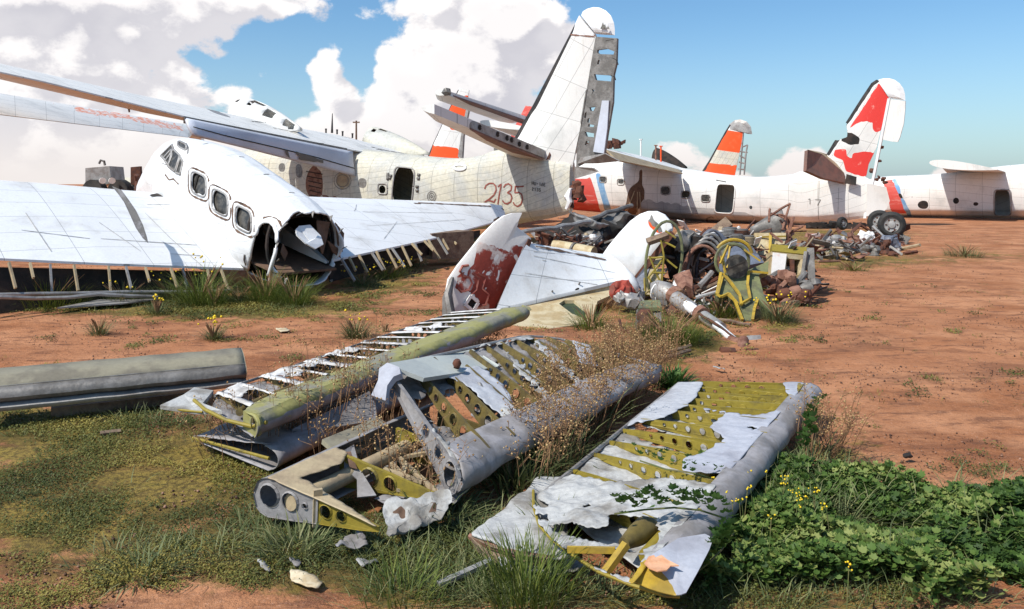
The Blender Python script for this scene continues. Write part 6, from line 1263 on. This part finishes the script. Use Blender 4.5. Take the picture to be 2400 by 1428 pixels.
q = MB(); q.plate(prow(A1, prof) + [A1 + bk_ * .4 + V((0, 0, -.2))], .01); q.build('end_plate', 'olive_panel', op, smooth=False)
q = MB(); q.bar(A0 + V((0, 0, .006)) + bk_ * .01, A1 + V((0, 0, .006)) + bk_ * .01, .02, .008); q.build('rivet_strip', 'bare_dark_metal', op, smooth=False)
q = MB(); q.bar(G(470, 925, .05), G(120, 965, .05), .14, .09); single(q, 'wooden_block', 'wood_old', 'dark timber bearer in the shadow under the long olive panel', 'timber')
# --- small scraps and sticks
def scrap(px_pts, z, matn, name, label, cat, amp=.03, seed=0, cell=.015):
    t_ = thing(name, label, cat, G(sum(p[0] for p in px_pts) / len(px_pts), sum(p[1] for p in px_pts) / len(px_pts))); sheet(px_pts, z, .006, matn, 'sheet', t_, amp, 9, seed, cell)
scrap([(782, 1288), (812, 1258), (838, 1240), (858, 1262), (862, 1280), (812, 1278), (795, 1286)], .07, 'skin_grey', 'skin_scrap', 'brown grey curled scrap just below the tan plated flap section', 'scrap metal', .04, 3)
scrap([(835, 1310), (870, 1300), (890, 1305), (865, 1322), (850, 1332), (838, 1322)], .04, 'fabric_light', 'skin_scrap', 'small whitish scrap in the grass right of the curled grey one', 'scrap metal', .03, 4)
scrap([(680, 1335), (705, 1340), (740, 1352), (758, 1368), (735, 1378), (700, 1368), (680, 1352)], .03, 'bone', 'bark_piece', 'pale tan pitted flake on the ground at the bottom left', 'scrap', .02, 5)
scrap([(600, 1308), (622, 1318), (640, 1340), (626, 1338), (608, 1322)], .03, 'fabric_light', 'skin_scrap', 'thin white scrap left of the pale tan flake', 'scrap metal', .02, 6)
scrap([(672, 1305), (700, 1312), (708, 1328), (690, 1326)], .03, 'skin_grey', 'skin_scrap', 'grey scrap just above the pale tan flake', 'scrap metal', .02, 7)
scrap([(645, 770), (665, 768), (684, 774), (660, 778)], .03, 'bone', 'skin_scrap', 'pale flake on the open red soil left of the grey bush', 'scrap', .02, 8, .02)
scrap([(1668, 858), (1690, 860), (1706, 866), (1688, 866)], .03, 'fabric_light', 'skin_scrap', 'whitish flake on the red soil above the yellow ribbed elevator', 'scrap', .02, 9, .02)
for k, (x0, y0, x1, y1, lb) in enumerate(((1545, 832, 1620, 812, 'upper of two dry sticks on the soil below the landing gear'), (1555, 840, 1618, 822, 'lower of two dry sticks on the soil below the landing gear'), (232, 1020, 285, 1010, 'short dead stick at the left near the yellow green moss'), (1640, 745, 1760, 760, 'thin stick in the grass by the green bulkhead'))):
    q = MB(); q.tube(wob([G(x0, y0, .03), G(x1, y1, .04)], .03), .022, n=6); tag(q.build('stick', 'wood_old', None), lb, 'stick', 'dry sticks on the ground')
st = MB(); st.ball(G(2130, 1068, .03), .03, n=5, sc=(1.3, 1, .7)); st.crumple(.02, 20); single(st, 'dark_stone', 'dark_void', 'small dark stone alone on the red soil at the right', 'stone')
# ---------------------------------------------------------------- plants
def g_at(x, y): return V((x, y, gh(x, y)))
def pxs(n, poly):       # random ground points inside a traced patch of ground
    x0, x1 = min(p[0] for p in poly), max(p[0] for p in poly); y0, y1 = min(p[1] for p in poly), max(p[1] for p in poly)
    d0, d1 = F * H / (y1 - HZ), F * H / (y0 - HZ); out = []; k = 0
    xa, xb = min((x0 - 1200) * d / F for d in (d0, d1)), max((x1 - 1200) * d / F for d in (d0, d1))
    while len(out) < n and k < n * 30:
        k += 1; x = random.uniform(xa, xb); y = random.uniform(d0, d1); px, py = 1200 + F * x / y, HZ + F * H / y
        if inside(px, py, poly): out.append(g_at(x, y))
    return out
# low plants carpeting the soil: tiny leaves where the cover is thick
pos = []; 
while len(pos) < 150000:
    y = 3.0 + 13 * random.random() ** 2.4; x = random.uniform(-.68, .68) * y
    c_ = cover_at(x, y) + 1.2 * noise.noise((x * 1.4, y * 1.4, 8)) + .7 * noise.noise((x * 5, y * 5, 2))
    if c_ > .55 and random.random() < min(1, (c_ - .45) * 1.2): pos.append((x, y, gh(x, y) + random.random() * .03))
n_ = len(pos); pa = np.array(pos)
sc_ = rng.uniform(.005, .013, n_) * (.4 + pa[:, 1] * .20)
rn = np.clip(.5 + .9 * np.array([noise.noise((p[0] * 1.1, p[1] * 1.1, 4)) for p in pos]) + rng.normal(0, .16, n_), 0, 1)
o = scatter('ground_cover', *OVAL, pos, rng.uniform(0, 6.28, n_), rng.uniform(.1, .9, n_), sc_, rn, 'leaf_cover'); o['kind'] = 'stuff'
# grassy blades
def blades(name, spots, matn, hmin, hmax, label=None, cat=None, group=None, kind=None, lean=.5, width=1., parent=None, base=None):
    P = []; Yw = []; Ti = []; S_ = []
    for (p, n, r_) in spots:
        for _ in range(n):
            a = random.uniform(0, 6.28); d = r_ * math.sqrt(random.random()); P.append((p.x + math.cos(a) * d, p.y + math.sin(a) * d, p.z - .01)); Yw.append(a - math.pi / 2 + random.uniform(-.7, .7)); Ti.append(math.pi / 2 - random.random() * lean - .4 * d / max(r_, .01) * lean); S_.append(random.uniform(hmin, hmax))
    bv = [(x * width, y, z) for x, y, z in ((-.035, 0, 0), (.035, 0, 0), (.03, .4, .02), (-.03, .4, .02), (-.02, .75, -.08), (.02, .75, -.08), (0, 1, -.24))]; n = len(P); b_ = base if base is not None else (V(spots[0][0]) if kind is None else V((0, 0, 0)))
    o = scatter(name, bv, [(0, 1, 2), (0, 2, 3), (3, 2, 5), (3, 5, 4), (4, 5, 6)], P, np.array(Yw), np.array(Ti), np.array(S_), rng.random(n), matn, base=b_, parent=parent)
    if parent is not None: o['kind'] = 'stuff'; return o
    return tag(o, label, cat, group, kind)
sp_ = []
for poly, n in (([(1000, 1180), (1120, 1180), (1180, 1300), (1180, 1428), (850, 1428), (880, 1290)], 130), ([(600, 1210), (900, 1270), (880, 1340), (620, 1330), (560, 1260)], 70), ([(1180, 1320), (1600, 1400), (1600, 1428), (1180, 1428)], 60), ([(230, 1290), (560, 1280), (560, 1330), (230, 1340)], 30),
                ([(0, 960), (420, 960), (560, 1120), (200, 1200), (0, 1300)], 14), ([(1480, 700), (1680, 720), (1650, 830), (1500, 830), (1420, 760)], 90), ([(200, 690), (760, 700), (740, 735), (200, 740)], 70), ([(810, 640), (1000, 620), (980, 660), (820, 680)], 30), ([(1900, 590), (2140, 590), (2140, 640), (1900, 640)], 50), ([(1600, 545), (2400, 548), (2400, 575), (1600, 570)], 70), ([(1000, 560), (1300, 540), (1300, 580), (1000, 600)], 40), ([(1600, 1380), (1900, 1370), (2300, 1380), (2300, 1428), (1600, 1428)], 50), ([(240, 950), (430, 930), (560, 1000), (300, 1010)], 40)):
    for p in pxs(n, poly): sp_.append((p, random.randint(8, 22), .05 + .02 * p.y))
blades('grass', [(a_, int(b_ * 1.9), c_ * 1.5) for a_, b_, c_ in sp_], 'grass_grey', .04, .17, kind='stuff', lean=1.35, width=.55)
def clump(px, py, n, r_, h0, h1, matn, name, label, cat, group=None, lean=.7, width=.5, z=None):
    return blades(name, [(gp(px, py) if z is None else G(px, py, z), n, r_)], matn, h0, h1, label, cat, group, lean=lean, width=width)
for a_ in ((1235, 1400, 420, .20, .12, .34, 'grass_bright', 'grass_tuft', 'tall bright green grass tuft at the bottom, below the pinned flap', 'grass tuft', 'grass tufts in front', .5, .35),
           (945, 1405, 200, .2, .10, .24, 'grass_bright', 'grass_tuft', 'bright grass tuft at the bottom edge left of the tallest tuft', 'grass tuft', 'grass tufts in front', .8, .4),
           (700, 1290, 260, .16, .10, .22, 'grass_grey', 'grass_tuft', 'grey green grass tuft over the small white scraps', 'grass tuft', 'grass tufts in front', 1.2, .8),
           (330, 1345, 150, .15, .08, .20, 'grass_grey', 'grass_tuft', 'lone grey green tuft at the far lower left', 'grass tuft', 'grass tufts in front', 1.2, .8),
           (1030, 1220, 260, .2, .12, .28, 'grass_grey', 'grass_tuft', 'grey green tuft against the nose of the propped rudder', 'grass tuft', 'grass tufts in front', 1.1, .7),
           (1300, 1260, 160, .12, .12, .26, 'grass_grey', 'grass_tuft', 'grey green tuft growing over the pinned pale flap end', 'grass tuft', 'grass tufts in front', 1.0, .8),
           (1200, 1135, 300, .25, .15, .35, 'grass_grey', 'grass_tuft', 'grey green tuft between the propped rudder and the yellow ribs', 'grass tuft', 'grass tufts in front', 1.0, .7),
           (1580, 905, 260, .12, .14, .26, 'leaf_vine', 'grass_tuft', 'dark green leafy tuft at the far corner of the yellow ribbed elevator', 'grass tuft', 'grass tufts in front', 1.0, 1.6)): clump(*a_)
# shrubs (rabbitbrush): many thin upright sprays
def shrub(px, py, r_, h_, n, label, matn='grass_bright', flowers=0, group='bushes around the wrecks', name='desert_bush', cat='bush'):
    p = gp(px, py); root = thing(name, label, cat, p, group)
    blades('sprays', [(p, n, r_ * .8)], matn, h_ * .45, h_, lean=.9, width=.35 / max(h_, .2) * .35, parent=root, base=p)
    stems = MB()
    for _ in range(14): a = random.uniform(0, 6.28); stems.tube([p, p + V((math.cos(a) * r_ * .4, math.sin(a) * r_ * .4, h_ * .4)), p + V((math.cos(a) * r_ * .8, math.sin(a) * r_ * .8, h_ * .72))], [.014, .009, .004], n=4)
    stems.build('stems', 'stem_dry', root)['kind'] = 'stuff'
    if flowers:
        k = flowers; P = [(p.x + random.gauss(0, r_ * .6), p.y + random.gauss(0, r_ * .6), p.z + h_ * random.uniform(.6, 1.0)) for _ in range(k)]
        scatter('flowers', *SEED, P, rng.uniform(0, 6, k), rng.uniform(0, 1, k), rng.uniform(.025, .05, k), rng.random(k), 'flower_yellow', base=p, parent=root)['kind'] = 'stuff'
    return root
for a_ in ((470, 712, .42, .85, 560, 'tall olive bush at the near wing edge of the white fuselage', 'grass_bright', 10), (505, 716, .22, .50, 260, 'small round bush in front of the olive bush by the wing', 'grass_bright'), (560, 705, .28, .34, 220, 'low bush between the wing and the open door', 'grass_grey'),
           (625, 705, .42, .68, 620, 'bright green bush filling the bottom of the open door', 'grass_bright'), (690, 712, .36, .62, 480, 'green bush in front of the torn off tail opening', 'grass_bright'), (400, 700, .4, .5, 380, 'dull bush left of the tall olive one', 'grass_grey', 14),
           (835, 790, .17, .34, 360, 'lone grey green bush on the red soil between panel and fuselage', 'grass_grey', 10), (500, 795, .12, .28, 180, 'little yellow flowered bush on the red soil at the left', 'grass_grey', 12), (903, 775, .06, .14, 60, 'tiny green sprout right of the lone grey green bush', 'grass_grey'),
           (368, 735, .10, .30, 120, 'thin yellow flowered sprig near the left edge', 'grass_grey', 12), (232, 780, .12, .30, 140, 'grey bush cut by the left side of the photograph', 'grass_grey'),
           (1825, 752, .30, .42, 520, 'grey green bush beside the foot of the star shaped bulkhead', 'grass_grey', 18), (1570, 800, .45, .50, 800, 'green grass bush covering the landing gear leg', 'grass_bright'), (1690, 742, .30, .42, 420, 'green bush between the gear leg and the bulkhead', 'grass_bright'),
           (1385, 770, .28, .42, 300, 'bright bush under the lower skin of the twin fin tail', 'grass_bright'), (1410, 720, .30, .3, 260, 'pale dry bush below the tailplane', 'seed_tan'), (905, 650, .5, .4, 420, 'yellow flowering bush under the ribs of the long white wing', 'grass_bright', 40), (850, 668, .35, .35, 260, 'low green bush at the right of the torn opening', 'grass_grey', 14),
           (960, 625, .5, .35, 260, 'dry greenish bush further right under the long wing', 'grass_grey'), (1915, 600, .5, .55, 420, 'green bush between the cream box and the wheel pile', 'grass_bright'), (2000, 632, .4, .28, 260, 'low green bush in front of the engine parts', 'grass_bright'), (2100, 560, .6, .4, 300, 'bush behind the biggest wheel', 'grass_grey'),
           (2260, 600, .6, .45, 350, 'bush in the open at the far right', 'grass_grey'), (120, 720, .6, .7, 500, 'big bush beyond the left side under the near wing', 'grass_bright'), (290, 712, .4, .45, 380, 'bush under the open rear edge of the near wing', 'grass_grey', 6)): shrub(*a_)
# dry weeds with seed heads
def weed(px, py, n, r_, h0, h1, label, z=None, lean=.35, heads=9, green=0., group='dry weeds among the stripped surfaces', dirv=(0, 0)):
    p = gp(px, py) if z is None else G(px, py, z); root = thing('dry_weed', label, 'weed', p, group); st = MB(); H_ = []
    for _ in range(int(n * .68)):
        a = random.uniform(0, 6.28); d = r_ * math.sqrt(random.random()); b0 = p + V((math.cos(a) * d, math.sin(a) * d, 0)); h = random.uniform(h0, h1); ln = V((math.cos(a) * lean * random.random() + dirv[0], math.sin(a) * lean * random.random() + dirv[1], 1)).normalized()
        m1_ = b0 + ln * h * .55 + noise.noise_vector(b0 * 9) * .03; top = b0 + ln * h + noise.noise_vector(b0 * 5) * .06; st.tube([b0, m1_, top], [.0032, .0024, .0012], n=3, caps=False)
        for _k in range(heads):
            t_ = random.uniform(.45, 1.0); q0 = m1_.lerp(top, (t_ - .45) / .55); br = V((random.gauss(0, 1), random.gauss(0, 1), random.uniform(.1, 1.2))).normalized() * random.uniform(.03, .11) * (1.25 - t_ * .5)
            st.tube([q0, q0 + br], [.0016, .001], n=3, caps=False); H_.append(q0 + br)
    st.build('stems', 'stem_dry', root, smooth=False)['kind'] = 'stuff'
    k = len(H_); scatter('seed_heads', *SEED, [tuple(q) for q in H_], rng.uniform(0, 6, k), rng.uniform(0, 1.5, k), rng.uniform(.008, .02, k), rng.random(k), 'seed_tan', base=p, parent=root)['kind'] = 'stuff'
    if green: blades('green_leaves', [(p, int(n * green), r_)], 'grass_grey', h0 * .5, h1 * .7, lean=.8, width=.5, parent=root, base=p)
for a_ in ((1290, 1090, 90, .22, .35, .62, 'tan weeds rising at the near end of the weed bank', None, .4, 10, 3.0), (1350, 1020, 90, .25, .4, .72, 'thick tan weeds in the middle of the weed bank', None, .4, 16, 1.5), (1420, 960, 170, .34, .35, .72, 'palest dry weeds over the rudder and its torn cloth', None, .45, 16, .3), (1490, 905, 130, .30, .35, .68, 'dry weeds at the far end of the weed bank', None, .5, 16, .3),
           (1230, 1130, 50, .18, .25, .45, 'greenish weeds at the rounded nose of the propped rudder', None, .5, 6, 4.0), (1560, 850, 24, .14, .6, .95, 'two tall thin dry stalks beside the gearbox grass', None, .25, 8),
           (740, 1045, 60, .25, .45, .8, 'brown weeds in front of the lime nosed aileron', None, .35, 6), (640, 1050, 60, .3, .30, .6, 'reddish weeds under the near end of the lime nosed aileron', None, .6, 4), (870, 1010, 50, .25, .45, .75, 'dark seeded weeds where the aileron passes behind the rudder', None, .3, 8), (560, 1060, 45, .3, .2, .45, 'low reddish weeds left of the tan plated section', None, .8, 3),
           (930, 1150, 36, .20, .35, .62, 'weeds growing through the broken flap section', None, .4, 8, 1.0), (1010, 1190, 26, .16, .3, .5, 'few weeds by the torn white cloth', None, .5, 6, 1.5), (1110, 830, 60, .3, .2, .42, 'dry weeds between the aileron and the rudder tip', None, .4, 8), (850, 925, 30, .2, .5, .8, 'thin weeds just left of the grey trim tab', None, .3, 6),
           (1905, 1080, 34, .12, .35, .6, 'straw coloured stalks leaning right beside the elevator nose', None, .4, 9, 1.0, 'dry weeds among the stripped surfaces', (.35, 0)), (1960, 1065, 26, .15, .3, .5, 'straw stalks spread at the edge of the red soil', None, .8, 8), (770, 1110, 14, .1, .3, .5, 'few stalks crossing the tan plate', None, .3, 7)): weed(*a_)
# lush plants, lower right
pos = []; rad = []
lush = [(1640, 1085), (1760, 1070), (1880, 1085), (2010, 1110), (2170, 1135), (2300, 1140), (2470, 1150), (2470, 1370), (2250, 1380), (2150, 1400), (2080, 1345), (1900, 1340), (1740, 1340), (1640, 1350), (1660, 1290), (1700, 1250), (1700, 1180)]
def lush_h(px, py): return .05 + .11 * max(0, noise.noise((px * .006, py * .01, 3)) + .5)
for p in [p for p in pxs(24000, [(x, y + 40) for x, y in lush]) if noise.noise((p.x * 3.2, p.y * 3.2, 31)) + .5 * noise.noise((p.x * 9, p.y * 9, 2)) > -.17]:
    px, py = pix(p); h_ = lush_h(px, py) * 1.3; t_ = random.random() ** .45; pos.append((p.x, p.y, p.z + h_ * t_))
n_ = len(pos); ln = np.array([noise.noise((p[0] * 2.2, p[1] * 2.2, 6)) for p in pos])
o = scatter('leafy_plants', *LOBED, pos, rng.uniform(0, 6.28, n_), rng.uniform(.0, 1.1, n_), rng.uniform(.015, .048, n_), np.clip(.48 + .6 * ln + rng.normal(0, .24, n_), 0, 1), 'leaf_lush'); o['kind'] = 'stuff'
sp_ = [(p, 12, .08) for p in pxs(260, [(1660, 1100), (1880, 1110), (2050, 1150), (2100, 1240), (1900, 1260), (1720, 1220)])] + [(p, 8, .1) for p in pxs(150, lush)]
o = blades('tall_grass', sp_, 'grass_grey', .12, .30, kind='stuff', lean=1.0, width=.4)
fw = thing('yellow_wildflowers', 'yellow daisies standing out of the dense green plants at the lower right', 'wildflowers', gp(1850, 1220)); P = []; st = MB()
for x, y in ((1732, 1105), (1756, 1105), (1797, 1110), (1840, 1114), (1848, 1120), (1837, 1122), (1832, 1138), (1727, 1148), (1752, 1147), (1760, 1148), (1857, 1147), (1905, 1150), (1912, 1150), (1717, 1174), (1733, 1174), (1738, 1172), (1870, 1162), (1887, 1162), (1876, 1172), (1878, 1184), (1930, 1192), (1937, 1190), (1718, 1106), (1668, 1120), (1808, 1212), (1990, 1325), (1700, 1160)):
    p = G(x, y, .24 + random.random() * .04); st.tube([p - V((random.uniform(-.03, .03), 0, .25)), p], .0025, n=3)
    for k in range(random.randint(2, 5)): P.append(tuple(p + V((random.gauss(0, .011), random.gauss(0, .01), random.gauss(0, .008)))))
st.build('stems', 'stem_green', fw)['kind'] = 'stuff'; k = len(P); scatter('petals', *SEED, P, rng.uniform(0, 6, k), rng.uniform(0, 1, k), rng.uniform(.010, .017, k), rng.random(k), 'flower_yellow', base=BASE[fw.name], parent=fw)['kind'] = 'stuff'
# vine over the elevator
def vine(path, label, n, matn='leaf_vine', sc=.045):
    root = thing('vine', label, 'vine', G(*path[0][:2], 0), 'vines creeping over the elevator'); P = [G(*p) for p in path]; st = MB(); st.tube(P, .005, n=5); st.build('stem', 'stem_green', root)
    pos = []
    for _ in range(n):
        t_ = random.random() * (len(P) - 1); i = int(t_); q0 = P[i].lerp(P[i + 1], t_ - i); h = random.uniform(.02, .10); pos.append(tuple(q0 + V((random.gauss(0, .02), random.gauss(0, .02), h))))
    pos_ = np.array(pos); scatter('leaves', *LOBED, pos, rng.uniform(2.2, 4.0, n), rng.uniform(.4, 1.2, n), rng.uniform(sc * .7, sc * 1.25, n), rng.random(n), matn, base=BASE[root.name], parent=root)['kind'] = 'stuff'
vine([(1700, 1215, .26), (1640, 1196, .33), (1580, 1190, .34), (1510, 1195, .33), (1440, 1205, .32)], 'leafy vine arching across the pale upper skin of the elevator', 90)
vine([(1720, 1250, .15), (1690, 1290, .20), (1660, 1320, .18), (1620, 1350, .12)], 'leafy vine hugging the rounded nose near the elevator tip', 90)
vine([(1690, 1130, .2), (1630, 1110, .30), (1560, 1100, .30), (1500, 1080, .30)], 'vine trailing between the yellow ribs and the dense green plants', 40, 'leaf_vine', .03)
vine([(1880, 1070, .1), (1895, 1020, .25), (1905, 980, .28), (1915, 955, .2)], 'leafy vine climbing at the far nose of the elevator', 80)
# tiny litter on the bare soil
pos = []
while len(pos) < 16000:
    y = 3.2 + 17 * random.random() ** 1.5; x = random.uniform(-.66, .66) * y
    if noise.noise((x * .9, y * .9, 12)) + .5 * noise.noise((x * 4, y * 4, 1)) > .0: pos.append((x, y, gh(x, y) + .004))
n_ = len(pos); o = scatter('soil_litter', *SEED, pos, rng.uniform(0, 6.28, n_), rng.uniform(0, .5, n_), rng.uniform(.004, .015, n_) * (1 + 1.2 * rng.random(n_) ** 3), rng.random(n_) ** 1.6, 'debris_bits'); o['kind'] = 'stuff'
sp_ = []
for _ in range(260):
    y = 5 + 15 * random.random(); x = random.uniform(-.66, .66) * y
    if noise.noise((x * .5, y * .9, 22)) > .0: sp_.append((g_at(x, y), random.randint(6, 16), .12))
blades('dry_grass', sp_, 'leaf_cover', .03, .10, kind='stuff', lean=1.3)
